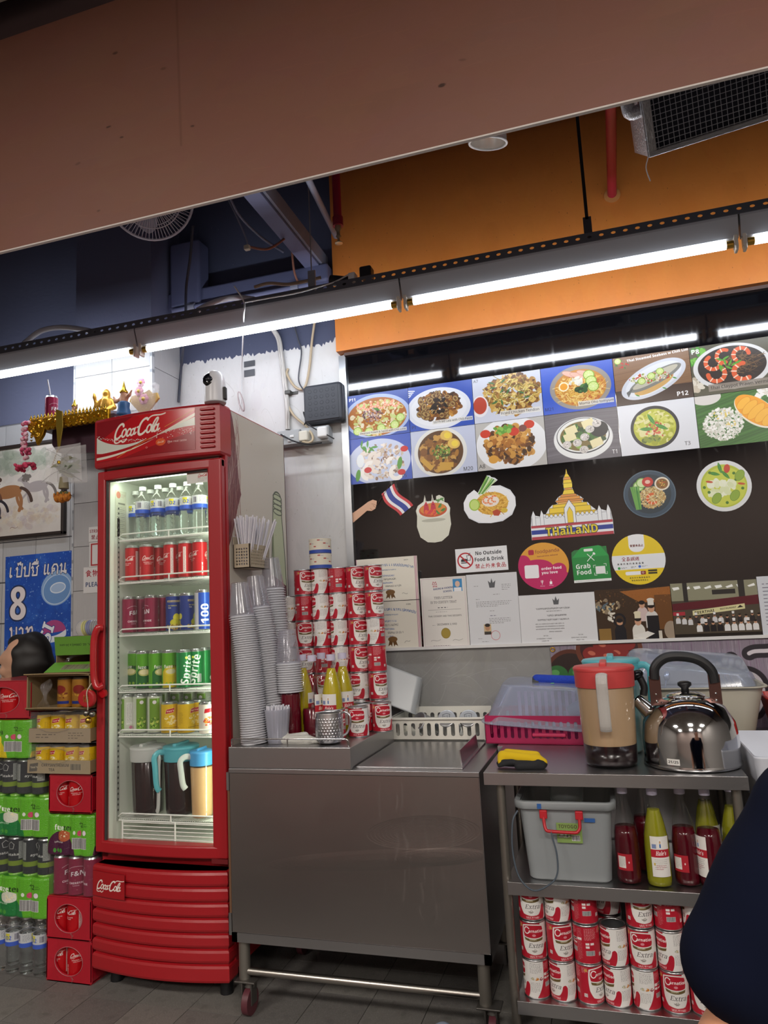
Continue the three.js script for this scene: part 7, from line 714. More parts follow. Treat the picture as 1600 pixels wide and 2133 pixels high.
const openBin = (w0, d0, w1, d1, h, r = 0.03, th = 0.003, lip = 0.012) => loft([[0.002, 0.002, 0.0, 0.001], [w0 - 0.01, d0 - 0.01, 0.0, r], [w0, d0, 0.006, r], [w1, d1, h - 0.006, r], [w1 + lip, d1 + lip, h - 0.005, r], [w1 + lip, d1 + lip, h, r], [w1 - th * 2, d1 - th * 2, h, r], [w0 - th * 2, d0 - th * 2, th + 0.006, r], [0.002, 0.002, th, 0.001]]);

// ---------- stainless cart ----------
const CX0 = -1.323, CX1 = -0.443, CZ = -2.33, CZB = -2.83, CT = 0.794;
{
  const t = thing('stainless_cart', 'stainless steel cabinet cart on castors beside the red fridge', 'cart');
  const dent = cv(512, 512, (x, w, h) => { fillBg(x, w, h, '#808080'); for (const [cx, cy, a, b, c] of [[400, 170, 110, 50, '#5c5c5c'], [300, 260, 220, 30, '#969696'], [430, 240, 90, 26, '#a8a8a8'], [120, 160, 180, 110, '#868686'], [200, 400, 220, 90, '#7b7b7b']]) for (let i = 14; i > 0; i--) { x.globalAlpha = 0.1; ell(x, cx, cy, a * i / 14, b * i / 14, c, -0.15); } x.globalAlpha = 1; }, true);
  const faceRough = cv(512, 512, (x, w, h) => { fillBg(x, w, h, '#6c6c6c'); speck(x, w, h, 120, ['#8a8a8a', '#5a5a5a'], 10, 70, 0.1); for (let i = 0; i < 50; i++) { x.globalAlpha = rr(0.06, 0.22); x.strokeStyle = pick(['#d0d0d0', '#989898']); x.lineWidth = rr(1, 5); x.beginPath(); const a = rr(w * 0.6, w * 0.95), b = rr(0, h * 0.8); x.moveTo(a, b); x.quadraticCurveTo(a + rr(-8, 8), b + 30, a + rr(-8, 8), b + rr(30, 110)); x.stroke(); } x.globalAlpha = 1; }, true);
  const faceSteel = new THREE.MeshStandardMaterial({ color: '#aaa4a1', metalness: 1, roughness: 0.7, roughnessMap: faceRough, bumpMap: dent, bumpScale: 0.012 });
  part('front_panel', box(CX1 - CX0 - 0.004, 0.516, 0.003, (CX0 + CX1) / 2, 0.519, CZ - 0.002), faceSteel, t, 'dented brushed front panel');
  part('cabinet', merge([span(CX0, CX0 + 0.004, 0.262, CT - 0.016, CZB, CZ - 0.004), span(CX1 - 0.004, CX1, 0.262, CT - 0.016, CZB, CZ - 0.004), span(CX0, CX1, 0.262, CT - 0.016, CZB, CZB + 0.004), span(CX0, CX1, 0.258, 0.264, CZB, CZ - 0.004)]), steelDark, t);
  part('lower_channel', merge([span(CX0, CX1, 0.229, 0.259, CZ - 0.02, CZ), span(CX0, CX1, 0.229, 0.259, CZB, CZB + 0.02), span(CX0, CX0 + 0.02, 0.229, 0.259, CZB, CZ), span(CX1 - 0.02, CX1, 0.229, 0.259, CZB, CZ)]), steel, t);
  part('worktop', span(CX0, CX1 + 0.002, CT - 0.016, CT, CZB, CZ + 0.003, 0.002), steel, t); part('edge_strip', span(CX0 - 0.008, CX0, 0.26, CT - 0.02, CZ - 0.03, CZ - 0.002), M('#6a4a34', 0.6), t, 'brown edge strip');
  for (const [y0, y1] of [[0.72, 0.78], [0.25, 0.32]]) part('hinge', span(CX0 - 0.01, CX0, y0, y1, CZ - 0.012, CZ + 0.001), steelDark, t);
  for (const [x, z] of [[CX0 + 0.03, CZ - 0.03], [CX1 - 0.03, CZ - 0.03], [CX0 + 0.03, CZB + 0.03], [CX1 - 0.03, CZB + 0.03]]) {
    part('leg', cyl(0.019, 0.019, 0.13, x, 0.17, z, 18), M('#8a867e', 0.5, { metalness: 0.8 }), t); const c = part('castor', merge([box(0.075, 0.006, 0.06, x + 0.012, 0.103, z, 0.002), box(0.006, 0.07, 0.04, x - 0.012 + 0.012, 0.066, z + 0.006, 0.002), box(0.006, 0.07, 0.04, x + 0.034, 0.066, z + 0.006, 0.002), cyl(0.018, 0.022, 0.02, x + 0.02, 0.094, z, 12)]), M('#6d6a66', 0.45, { metalness: 0.8 }), t); part('wheel', new THREE.CylinderGeometry(0.042, 0.042, 0.022, 26).rotateZ(Math.PI / 2).translate(x + 0.023, 0.042, z + 0.012), M('#5a2c34', 0.45), c, 'dark red rubber wheel');
  }
  part('stretcher', bar([CX0 + 0.03, 0.128, CZ - 0.03], [CX1 - 0.03, 0.128, CZ - 0.03], 0.0125, 14), M('#b5b1aa', 0.32, { metalness: 1 }), t); part('stretcher', bar([CX0 + 0.03, 0.128, CZB + 0.03], [CX1 - 0.03, 0.128, CZB + 0.03], 0.0125, 14), M('#b5b1aa', 0.32, { metalness: 1 }), t);
  const lid = part('sliding_lid', span(-0.862, -0.5, CT, CT + 0.006, CZB + 0.02, CZ - 0.03, 0.002), steel, t); part('lid_flange', (() => { const s = new THREE.Shape(); s.moveTo(0, 0); s.lineTo(0.3, 0); s.lineTo(0.3, 0.045); s.lineTo(0, 0.045); return extrude(s, 0.004).rotateY(Math.PI / 2).rotateZ(0.1).translate(-0.515, CT + 0.006, CZ - 0.08); })(), steelDark, lid);
}
const TT = 0.866;
{
  const t = thing('raised_tray', 'raised stainless tray with wire guard on the cart', 'tray'), x0 = CX0, x1 = -0.868;
  part('tray_body', span(x0, x1, CT, TT, CZB, CZ + 0.001, 0.003), steel, t); const y = onZ(476, 1540, 2.33).y;
  part('guard_rail', tube([[x0 + 0.008, TT, CZ - 0.01], [x0 + 0.008, y - 0.006, CZ - 0.01], [x0 + 0.014, y, CZ - 0.008], [x1 - 0.02, y, CZ - 0.008], [x1 - 0.01, y - 0.008, CZ - 0.01], [x1 - 0.01, TT, CZ - 0.012]], 0.0028, 90, 7, 0.05), chrome, t); part('guard_post', bar([-1.1, TT, CZ - 0.008], [-1.1, y, CZ - 0.008], 0.0026), chrome, t); part('guard_rail', tube([[x1 - 0.006, TT, CZB + 0.08], [x1 - 0.006, TT + 0.035, CZB + 0.075], [x1 - 0.006, TT + 0.035, CZB + 0.01], [x1 - 0.006, TT, CZB + 0.005]], 0.0028, 30, 7, 0.1), chrome, t);
}
solo('back_counter', span(-0.9, -0.442, 0, 0.794, -3.085, -2.85), steelDark, 'low stainless counter between the cart and the wall', 'counter'); solo('back_counter', span(-0.438, 1.15, 0, 0.806, -3.085, -2.70), steelDark, 'low stainless counter between the table and the wall', 'counter');
// cups: inverted, nested
const cupGeo = lathe([[0.001, 0.12], [0.029, 0.12], [0.031, 0.117], [0.0445, 0.006], [0.0475, 0.004], [0.048, 0.0], [0.046, 0.001], [0.043, 0.007], [0.0295, 0.115], [0.001, 0.117]], 28), cupRim = lathe([[0.04, 0.0095], [0.0425, 0.009], [0.043, 0.0034], [0.0476, 0.0028], [0.048, 0.0], [0.0455, 0.0], [0.0425, 0.002], [0.04, 0.009]], 28);
const nestedCup = P('#dedfe4', 0.25, { transmission: 0.3, thickness: 0 }), topCup = P('#f0f0f4', 0.15, { transmission: 0.9, thickness: 0 });
function cupStack(base, topX, topY, zz, n, label, group, dz = 0) {
  const h = topY - base.y - 0.12, step = h / (n - 1); for (let i = 0; i < n; i++) { const k = i / (n - 1), p = V(base.x + (topX - base.x) * k * k * 0.7 + (topX - base.x) * k * 0.3, base.y + step * i, base.z + dz * k); const last = i === n - 1; const m = solo('plastic_cup', last ? cupGeo : cupRim, last ? topCup : nestedCup, label, 'cup', { group, pos: p }); m.rotation.set(0, 0, -(topX - base.x) / (topY - base.y) * 1.1); m.scale.x = m.scale.z = 1.02; }
}
{
  const A = onY(529, 1548, TT); cupStack(V(A.x, TT, -2.405), onZ(502, 1230, 2.42).x + 0.01, onZ(502, 1214, 2.42).y, -2.405, 58, 'upturned plastic cup in the tall leaning stack by the wire guard', 'cups in the front stack');
  cupStack(V(onZ(572, 1520, 2.5).x, TT, -2.505), onZ(541, 1215, 2.52).x, onZ(540, 1199, 2.52).y, 0, 56, 'upturned plastic cup in the middle tall stack', 'cups in the middle stack'); cupStack(V(onZ(590, 1500, 2.62).x, TT, -2.615), onZ(568, 1180, 2.62).x, onZ(568, 1162, 2.62).y, 0, 60, 'upturned plastic cup in the tallest stack behind the others', 'cups in the rear stack');
  const jx = onZ(606, 1480, 2.5).x, jy = onZ(606, 1440, 2.5).y; const jar = thing('syrup_jar', 'dark red syrup jar carrying a short stack of cups', 'jar', [jx, TT, -2.5]); part('glass', lathe([[0.001, 0.002], [0.034, 0.002], [0.037, 0.01], [0.037, jy - TT - 0.01], [0.03, jy - TT - 0.002], [0.001, jy - TT - 0.002]], 26), P('#5c0c1c', 0.1, { clearcoat: 0.5 }), jar); part('cap', cyl(0.03, 0.03, 0.02, 0, jy - TT + 0.008, 0, 20), M('#2a2a30', 0.5), jar);
  cupStack(V(jx, jy - 0.002, -2.5), jx - 0.004, onZ(604, 1311, 2.5).y, 0, 14, 'upturned plastic cup in the short stack on the red jar', 'cups on the red jar');
  // straw cup
  const s = onY(585, 1545, TT), sc = thing('straw_cup', 'plastic cup packed with white spiral straws', 'cup', [s.x, TT, -2.41]); part('cup', lathe([[0.001, 0.001], [0.036, 0.001], [0.046, 0.115], [0.048, 0.118], [0.0455, 0.118], [0.035, 0.003], [0.001, 0.003]], 28), P('#dfe0e8', 0.2, { transmission: 0.7, thickness: 0 }), sc); const st = [], sg = M('#dcdce4', 0.45); for (let i = 0; i < 46; i++) { const a = i * 2.4, r = 0.033 * Math.sqrt(i / 46); part('straw', bar([Math.cos(a) * r, 0.004, Math.sin(a) * r], [Math.cos(a) * r * 1.25 + 0.004, rr(0.118, 0.132), Math.sin(a) * r * 1.25], 0.0032, 6), sg, sc); }
  const bg = onY(622, 1545, TT), wb = solo('plastic_bag', flesh([[[-0.06, 0.012, 0], 0.014, [0.05, 0.014, 0.01], 0.018], [[-0.03, 0.015, -0.02], 0.016, [0.03, 0.022, -0.02], 0.016], [[-0.05, 0.02, 0.01], 0.008, [-0.035, 0.04, -0.01], 0.006], [[0.05, 0.014, 0], 0.014, [0.085, 0.012, 0.0], 0.01]], 0.005, 0.012), P('#e0dfd8', 0.4, { transmission: 0.3, thickness: 0, bumpMap: noiseBump, bumpScale: 0.004 }), 'crumpled white plastic bag lying before the mug', 'bag', { pos: [bg.x, TT - 0.002, -2.40] });
}
{ // hammered mug
  const m = onY(684, 1550, TT), t = thing('metal_mug', 'hammered silver mug with a wire handle on the tray', 'mug', [m.x, TT, -2.405]); const alu = M('#cfcfd2', 0.28, { metalness: 1 });
  part('body', lathe([[0.001, 0.004], [0.036, 0.002], [0.042, 0.008], [0.0485, 0.03], [0.0495, 0.06], [0.047, 0.085], [0.0445, 0.1], [0.046, 0.104], [0.044, 0.105], [0.042, 0.1], [0.046, 0.06], [0.04, 0.01], [0.001, 0.008]], 40), alu, t); const d = []; for (let j = 0; j < 8; j++) for (let i = 0; i < 26; i++) { const a = (i + (j % 2) / 2) / 26 * 6.283, y = 0.018 + j * 0.0095, r = 0.0482 - Math.abs(y - 0.05) * 0.06; d.push(new THREE.SphereGeometry(0.0052, 6, 4).scale(1, 1, 0.45).rotateY(Math.PI / 2 - a + Math.PI / 2 * 0).translate(0, 0, 0).applyMatrix4(new THREE.Matrix4().makeRotationY(0)).translate(Math.cos(a) * r, y, Math.sin(a) * r)); } part('dimples', merge(d), alu, t).userData.kind = 'stuff';
  part('handle', tube([[0.042, 0.1, 0.005], [0.062, 0.106, 0.008], [0.08, 0.095, 0.01], [0.082, 0.07, 0.01], [0.07, 0.04, 0.008], [0.052, 0.026, 0.005]], 0.0038, 40, 8), alu, t);
}
// ---------- milk cans ----------
const milkMap = cv(1024, 460, (x, w, h) => {   // whole wrap; crest panel centred at u 0.5
  fillBg(x, w, h, '#b41c30'); x.fillStyle = '#e3e1de'; x.fillRect(600, 0, 300, h); x.fillStyle = '#b41c30'; x.beginPath(); x.moveTo(900, 180); x.quadraticCurveTo(880, 340, 800, 460); x.lineTo(900, 460); x.fill();
  for (const [a, ww] of [[722, 160]]) { lines(x, a, 24, ww, 9, 15, '#6a6664', 4); for (let i = 0; i < 3; i++) heap(x, a + 30 + i * 56, 220, 20, 18, 14, [['#c8b894', '#8a9a74'], ['#b8642c', '#d89a3a'], ['#7a2430', '#a84a3a']][i], 5, 11); lines(x, a, 270, ww * 0.8, 8, 16, '#7a7674', 4); }
  const panel = (c, k) => { x.fillStyle = c; x.beginPath(); x.moveTo(372 - k, 40 - k); x.quadraticCurveTo(512, 0 - k, 640 + k, 40 - k); x.quadraticCurveTo(672 + k, 200, 640 + k, 330); x.quadraticCurveTo(560, 450 + k, 512, 450 + k); x.quadraticCurveTo(420, 440 + k, 372 - k, 300); x.quadraticCurveTo(350 - k, 160, 372 - k, 40 - k); x.fill(); }; panel('#e6e4e0', 6);
  x.fillStyle = '#b41c30'; x.beginPath(); x.moveTo(384, 46); x.quadraticCurveTo(512, 10, 628, 46); x.quadraticCurveTo(652, 130, 630, 178); x.quadraticCurveTo(512, 210, 386, 178); x.quadraticCurveTo(366, 120, 384, 46); x.fill(); x.fillStyle = '#6a5a34'; x.beginPath(); x.moveTo(384, 190); x.quadraticCurveTo(512, 226, 634, 188); x.lineTo(626, 222); x.quadraticCurveTo(512, 256, 394, 224); x.fill();
  ell(x, 424, 96, 34, 42, null, 0.1, '#f2efec', 13); x.fillStyle = '#b41c30'; x.fillRect(440, 76, 30, 40); txt(x, 'arnation', 446, 122, 54, '#f2efec', { bold: 1, sx: 0.92 }); ell(x, 516, 158, 24, 16, '#d88a94'); thaiLine(x, 7, 450, 206, 17, '#e8e0c8', 2.5); txt(x, 'Extra', 430, 318, 78, '#3a3436', { font: 'serif', skew: -0.3 }); heap(x, 510, 358, 34, 18, 22, ['#a8a29c', '#8a847e'], 5, 10); x.fillStyle = '#b41c30'; x.beginPath(); x.moveTo(540, 440); x.quadraticCurveTo(640, 400, 652, 290); x.quadraticCurveTo(690, 240, 712, 300); x.quadraticCurveTo(716, 400, 680, 460); x.lineTo(520, 460); x.fill(); x.beginPath(); x.moveTo(340, 360); x.quadraticCurveTo(420, 400, 512, 410); x.lineTo(620, 400); x.lineTo(640, 460); x.lineTo(330, 460); x.fill(); thaiLine(x, 7, 440, 416, 30, '#f0d8d8', 4);
  lines(x, 276, 20, 80, 5, 14, '#e6c8c8', 4); ell(x, 330, 50, 20, 20, '#c89a4a'); x.fillStyle = '#e6dcda'; x.fillRect(290, 340, 44, 44); x.fillStyle = '#555'; for (let i = 0; i < 26; i++) x.fillRect(294 + (i * 7) % 36, 344 + (i * 11) % 36, 4, 4); for (const [a, b, c, d] of [[906, 150, 40, 34], [956, 150, 60, 30], [906, 200, 40, 26], [956, 206, 60, 18], [4, 140, 60, 30]]) { x.fillStyle = '#e8e0de'; x.fillRect(a, b, c, d); } x.fillStyle = '#22201f'; x.fillRect(960, 156, 50, 18); lines(x, 906, 30, 110, 6, 14, '#e0b8bc', 4); barcode(x, 920, 270, 94, 56); lines(x, 4, 30, 66, 22, 18, '#dcb4b8', 3); lines(x, 100, 24, 150, 10, 15, '#e0b8bc', 4); for (const [a, b] of [[110, 200], [170, 200], [110, 240]]) { x.fillStyle = '#e8e0de'; x.fillRect(a, b, 46, 28); } barcode(x, 110, 300, 110, 60);
});
const milkMat = tex(milkMap, 0.34), tin = M('#b9babb', 0.3, { metalness: 1 });
const CR = 0.0372, CH = 0.105;
const milk = thing('milk_can', 'x', 'can'); { part('label_wrap', new THREE.CylinderGeometry(CR, CR, CH - 0.008, 32, 1, true).rotateY(Math.PI).translate(0, CH / 2, 0), milkMat, milk); part('lid', lathe([[0.001, CH - 0.004], [CR - 0.004, CH - 0.004], [CR - 0.0025, CH], [CR + 0.0008, CH], [CR + 0.0008, CH - 0.004], [CR, CH - 0.0045]], 32), tin, milk); part('base', lathe([[CR, 0.0045], [CR + 0.0008, 0.004], [CR + 0.0008, 0], [CR - 0.0025, 0], [CR - 0.004, 0.003], [0.001, 0.003]], 32), tin, milk); }
const milkOpen = thing('milk_can', 'x', 'can'); { part('label_wrap', new THREE.CylinderGeometry(CR, CR, CH - 0.008, 32, 1, true).rotateY(Math.PI).translate(0, CH / 2, 0), milkMat, milkOpen); part('rim', lathe([[CR, CH - 0.0045], [CR + 0.0008, CH - 0.004], [CR + 0.0008, CH], [CR - 0.004, CH], [CR - 0.0045, CH - 0.004], [CR - 0.002, CH - 0.01], [CR - 0.002, 0.004], [0.001, 0.004]], 32), tin, milkOpen, 'empty metal inside'); part('base', lathe([[CR, 0.0045], [CR + 0.0008, 0.004], [CR + 0.0008, 0], [0.001, 0]], 32), tin, milkOpen); }
scene.remove(milk, milkOpen); taken.milk_can = -1;
const addCan = (src, p, turn, label, group) => { const c = copyOf(src, p, { turn: facing(p) + turn, label }); if (group) c.userData.group = group; return c; };
{ // tower: x columns at z = -2.77, turns per row (top to bottom) as the labels show
  const cols = [[-1.208, 6], [-1.131, 6], [-1.055, 6], [-0.979, 6], [-0.903, 6]], T = { C: 0, c: 0.55, d: -0.7, W: -1.4, R: 2.2, v: -1.9, w: -2.3 };
  const faces = ['cWRcc', 'RWWcc', 'CvWcv', 'CRWcR', 'RCWdc', 'CRWvC'];
  cols.forEach(([x, n], c) => { for (let k = 0; k < n; k++) addCan(milk, V(x + rr(-0.0008, 0.0008), TT + k * CH, -2.765 - rr(0, 0.002)), T[faces[5 - k][c]] + rr(-0.08, 0.08), 'red and white milk can in the ' + ['bottom', 'second', 'third', 'fourth', 'fifth', 'top'][k] + ' layer of the six-high tower', 'milk cans in the ' + ['bottom', 'second', 'third', 'fourth', 'fifth', 'top'][k] + ' layer of the tower'); }); for (let k = 0; k < 5; k++) addCan(milk, V(-1.286, TT + k * CH, -2.78), -1.4, 'red and white milk can in the five-high column beside the tower', 'milk cans in the side column');
  const f = onY(750, 1532, TT); addCan(milk, V(f.x, TT, -2.55), -0.15, 'unopened milk can standing alone behind the mug handle'); const g = onY(702, 1540, TT); addCan(milkOpen, V(g.x - 0.012, TT, -2.50), -1.5, 'opened milk can with white label side behind the mug'); addCan(milkOpen, V(f.x - 0.02, TT, -2.655), -1.5, 'opened milk can between the lone can and the tower'); addCan(milk, V(f.x + 0.085 - 0.03, TT, -2.66), 0.2, 'milk can in front of the tower corner');
  const rollMap = cv(512, 120, (x, w, h) => { fillBg(x, w, h, '#d6d0bf'); x.fillStyle = '#2a48a0'; x.fillRect(0, 92, w, 28); for (let i = 0; i < 12; i++) { x.fillStyle = '#a83a34'; x.fillRect(10 + i * 44, 10 + (i % 3) * 26, 20, 9); txt(x, 'Halal', 32 + i * 44, 19 + (i % 3) * 26, 9, '#3a4a8a'); } }), rx = onZ(669, 1170, 2.77).x; for (let k = 0; k < 2; k++) { const r = thing('label_roll', k ? 'upper sticker roll with blue edge on the can tower' : 'lower sticker roll with blue edge on the can tower', 'roll', [rx, TT + 6 * CH + k * 0.062, -2.765]); part('roll', new THREE.CylinderGeometry(0.046, 0.046, 0.06, 34, 1, true).translate(0, 0.03, 0), tex(rollMap, 0.5), r); part('roll_ends', lathe([[0.02, 0.0], [0.046, 0.0], [0.046, 0.0005], [0.02, 0.001], [0.02, 0.059], [0.046, 0.0595], [0.046, 0.06], [0.019, 0.06], [0.019, 0.0]], 30), M('#d2ccbb', 0.6), r); }
}
// ---------- syrup bottles ----------
const haleMap = cv(256, 320, (x, w, h) => { fillBg(x, w, h, '#e2dfda'); ell(x, 128, 60, 34, 40, '#e8e6e2'); x.fillStyle = '#3a68a8'; x.fillRect(118, 60, 20, 30); ell(x, 128, 46, 10, 12, '#c8a078'); x.fillStyle = '#7a8ab4'; x.fillRect(20, 62, 56, 34); x.fillStyle = '#b01c2c'; x.fillRect(0, 104, w, 62); txt(x, "Hale's", 60, 150, 46, '#f2eeea', { font: 'serif', skew: -0.3, bold: 1 }); lines(x, 40, 184, 180, 6, 15, '#7a7a7a', 3); lines(x, 60, 230, 140, 3, 14, '#a83a4a', 4); x.fillStyle = '#c8a83a'; x.fillRect(30, 210, 18, 20); });
const haleBack = cv(256, 160, (x, w, h) => { fillBg(x, w, h, '#a81e2c'); x.fillStyle = '#d9d4cf'; x.fillRect(16, 24, 130, 112); lines(x, 24, 34, 112, 7, 14, '#777', 3); ell(x, 200, 80, 10, 10, '#e8d8d8'); });
function makeSyrup(fillCol, level) {
  const t = thing('syrup_bottle', 'x', 'bottle'), H = 0.285, pr = [[0.001, 0.004], [0.026, 0.002], [0.0375, 0.005], [0.039, 0.02], [0.039, 0.12], [0.037, 0.15], [0.03, 0.19], [0.021, 0.225], [0.0145, 0.25], [0.013, 0.27], [0.015, 0.272], [0.015, 0.276]];
  part('glass', lathe(pr, 26), P('#ffffff', 0.02, { transmission: 1, thickness: 0, ior: 1.45 }), t); const top = level * H, inner = pr.filter(([r, y]) => y < top).map(([r, y]) => [Math.max(0.001, r - 0.002), y + 0.001]); const last = inner[inner.length - 1], nx = pr[inner.length] || pr[pr.length - 1], k = (top - last[1]) / Math.max(0.001, nx[1] - last[1]); inner.push([last[0] + (nx[0] - 0.002 - last[0]) * k, top], [0.001, top]); part('syrup', lathe(inner, 26), P(fillCol, 0.15), t);
  part('cap', merge([cyl(0.0165, 0.0165, 0.022, 0, 0.284, 0, 20)]), M('#c9c4da', 0.4), t); const lab = (u0, u1, y0, y1, m, n) => { const g = new THREE.CylinderGeometry(0.0396, 0.0396, y1 - y0, 16, 1, true, u0, u1 - u0).translate(0, (y0 + y1) / 2, 0); part(n, g, tex(m, 0.45), t); }; lab(-0.75, 0.75, 0.035, 0.155, haleMap, 'front_label'); lab(2.5, 3.7, 0.045, 0.095, haleBack, 'back_label'); return t;
}
const syrupYellow = makeSyrup('#b5a51c', 0.86), syrupRed = makeSyrup('#4a0614', 0.6), syrupRedLow = makeSyrup('#5c0a1e', 0.36), syrupGreen = makeSyrup('#8a8a1c', 0.8), syrupClear = makeSyrup('#b5a51c', 0.5);
scene.remove(syrupYellow, syrupRed, syrupRedLow, syrupGreen, syrupClear); taken.syrup_bottle = -1;
for (const [src, px, z, turn, label] of [[syrupYellow, 632, 2.58, 1.2, 'yellow syrup bottle half hidden by the short cup stack'], [syrupRedLow, 652, 2.53, 0.9, 'nearly empty red syrup bottle behind the silver mug'], [syrupRedLow, 672, 2.66, 2.8, 'red syrup bottle at the rear of the tray bottles'], [syrupYellow, 692, 2.535, -0.4, 'yellow syrup bottle behind the silver mug'], [syrupYellow, 716, 2.61, 0.4, 'yellow syrup bottle next to the can tower']]) { const p = V(onZ(px, 1450, z).x, TT, -z); copyOf(src, p, { turn: facing(p) + turn, label }); }

// ---------- table with shelves ----------
const SX0 = -0.414, SX1 = 0.315, SZ = -2.25, SY = 0.81;
{
  const t = thing('steel_table', 'stainless steel table with two lower shelves beside the cart', 'table'); const lip = (y, x0, x1) => merge([span(x0, x1, y - 0.006, y, -2.685, SZ, 0.001), span(x0, x1, y - 0.036, y - 0.004, SZ - 0.004, SZ, 0.001), span(x0, x1, y - 0.036, y - 0.004, -2.685, -2.681)]);
  part('tabletop', lip(SY, SX0, SX1), steel, t); part('middle_shelf', lip(0.501, SX0 + 0.05, SX1 - 0.01), steel, t); part('bottom_shelf', lip(0.178, SX0 + 0.055, SX1 - 0.01), steel, t);
  for (const [x, z] of [[SX0 + 0.045, SZ - 0.03], [SX1 - 0.03, SZ - 0.03], [SX0 + 0.045, -2.65], [SX1 - 0.03, -2.65]]) part('leg', cyl(0.0135, 0.0135, SY - 0.006, x, (SY - 0.006) / 2, z, 16), M('#8f8a82', 0.42, { metalness: 0.9 }), t);
}
const MS = 0.501, BS = 0.178;
{ // cans on the bottom shelf: front row px centres, three high, turns as seen
  const T = { C: 0, c: 0.4, W: -1.75, V: -1.0, R: 2.3, r: 2.0, d: 0.9 }, px = [1098, 1151, 1205, 1261, 1317, 1376, 1432], rows = ['WVdVWCC', 'CcRVCVc', 'CVRRcRW'];
  px.forEach((p, i) => { const b = onY(p, [2066, 2073, 2081, 2088, 2095, 2104, 2112][i], BS); for (let k = 0; k < 3; k++) { const open = (i === 3 && k === 1) || (i === 6 && k === 1); if (i === 3 && k === 2) continue; const z = -2.305, x = SX0 + 0.108 + i * 0.0762; addCan(open ? milkOpen : milk, V(x, BS + k * CH, z - (k === 2 ? 0.004 : 0)), T[rows[k][i]] + rr(-0.1, 0.1), open ? (i === 3 ? 'opened empty milk can on the bottom shelf with dark red inside' : 'opened empty milk can on the bottom shelf beside the dark shirt') : ['red and white milk can in the lowest layer on the bottom shelf', 'red and white milk can in the middle layer on the bottom shelf', 'red and white milk can in the top layer on the bottom shelf'][k], open ? undefined : ['milk cans, lowest layer', 'milk cans, middle layer', 'milk cans, top layer'][k]); } });
  for (let i = 0; i < 8; i++) for (let k = 0; k < 2; k++) if (i === 3 || i === 2 || i === 6 || k === 0) addCan(milk, V(SX0 + 0.1 + i * 0.0762 - 0.004, BS + (i === 3 || i === 2 || i === 6 ? 1 + k : k) * CH, -2.385), T[pick(['C', 'W', 'R', 'V'])], 'red and white milk can in the rear row on the bottom shelf', 'milk cans, rear row'); for (const i of [2, 3, 6]) addCan(milk, V(SX0 + 0.1 + i * 0.0762 - 0.004, BS, -2.385), 0.4, 'red and white milk can in the rear row on the bottom shelf', 'milk cans, rear row');
  for (const [src, p, z, turn, label] of [[syrupRed, 1304, 2.31, 2.9, 'dark red syrup bottle beside the storage box'], [syrupGreen, 1366, 2.30, 0.25, 'yellow green syrup bottle with front label on the middle shelf'], [syrupRed, 1424, 2.32, 2.75, 'dark red syrup bottle with back label between green and red bottles'], [syrupRed, 1476, 2.31, -1.0, 'dark red syrup bottle with label edge beside the dark shirt'], [syrupGreen, 1530, 2.36, 0.5, 'yellow green syrup bottle behind the dark shirt'], [syrupRed, 1345, 2.42, 1, 'dark red syrup bottle standing in the second row'], [syrupGreen, 1475, 2.42, 1, 'yellow green syrup bottle standing in the second row']]) { const q = V(onZ(p, 1740, z).x, MS, -z); copyOf(src, q, { turn: facing(q) + turn, label }).scale.setScalar(0.9); }
  // storage box with red clip handle and cord
  const b = thing('storage_box', 'frosted lidded storage box with red clip handle on the middle shelf', 'box', [-0.185, MS, -2.40]), frost = P('#b4babd', 0.35, { transmission: 0.45, thickness: 0 });
  part('tub', openBin(0.235, 0.24, 0.265, 0.27, 0.215, 0.025, 0.003, 0.0), frost, b); part('rim', loft([[0.27, 0.275, 0.205, 0.03], [0.292, 0.295, 0.207, 0.035], [0.294, 0.297, 0.225, 0.035], [0.282, 0.285, 0.23, 0.03], [0.262, 0.265, 0.222, 0.03]]), frost, b); part('contents', loft([[0.002, 0.002, 0.004, 0.001], [0.222, 0.226, 0.006, 0.02], [0.236, 0.24, 0.1, 0.02], [0.18, 0.18, 0.125, 0.02], [0.002, 0.002, 0.12, 0.001]]), M('#cdbfa4', 0.8), b, 'beige contents'); part('round_tub', lathe([[0.001, 0.2], [0.05, 0.2], [0.054, 0.25], [0.05, 0.25], [0.046, 0.205], [0.001, 0.205]], 24), milkyPlastic, b);
  const red = M('#b8222c', 0.4); part('handle', tube([[-0.06, 0.19, 0.145], [-0.058, 0.165, 0.152], [-0.05, 0.15, 0.158], [0.03, 0.148, 0.158], [0.042, 0.16, 0.152], [0.042, 0.19, 0.145]], 0.0048, 50, 8, 0.2), red, b, 'red handle'); for (const x of [-0.06, 0.042]) part('clip', box(0.022, 0.024, 0.016, x, 0.193, 0.143, 0.003), red, b, 'red clip');
  const lm = cv(256, 180, (x, w, h) => { fillBg(x, w, h, '#7f9a54'); txt(x, 'TOYOGO', 20, 48, 46, '#4a4a2c', { bold: 1 }); heap(x, 80, 110, 60, 34, 40, ['#8a8a84', '#b8b8b0', '#5a5a52'], 6, 16); barcode(x, 150, 110, 80, 50); txt(x, 'BOX', 120, 92, 30, '#c8b83a', { bold: 1 }); }); part('label', box(0.072, 0.055, 0.001, 0.01, 0.14, 0.1345), tex(lm, 0.5), b); part('blue_tape', box(0.03, 0.011, 0.001, 0.07, 0.178, 0.1375), M('#2a5a9c', 0.5), b); part('blue_tape', box(0.012, 0.014, 0.002, -0.07, 0.216, 0.1488), M('#2a5a9c', 0.5), b);
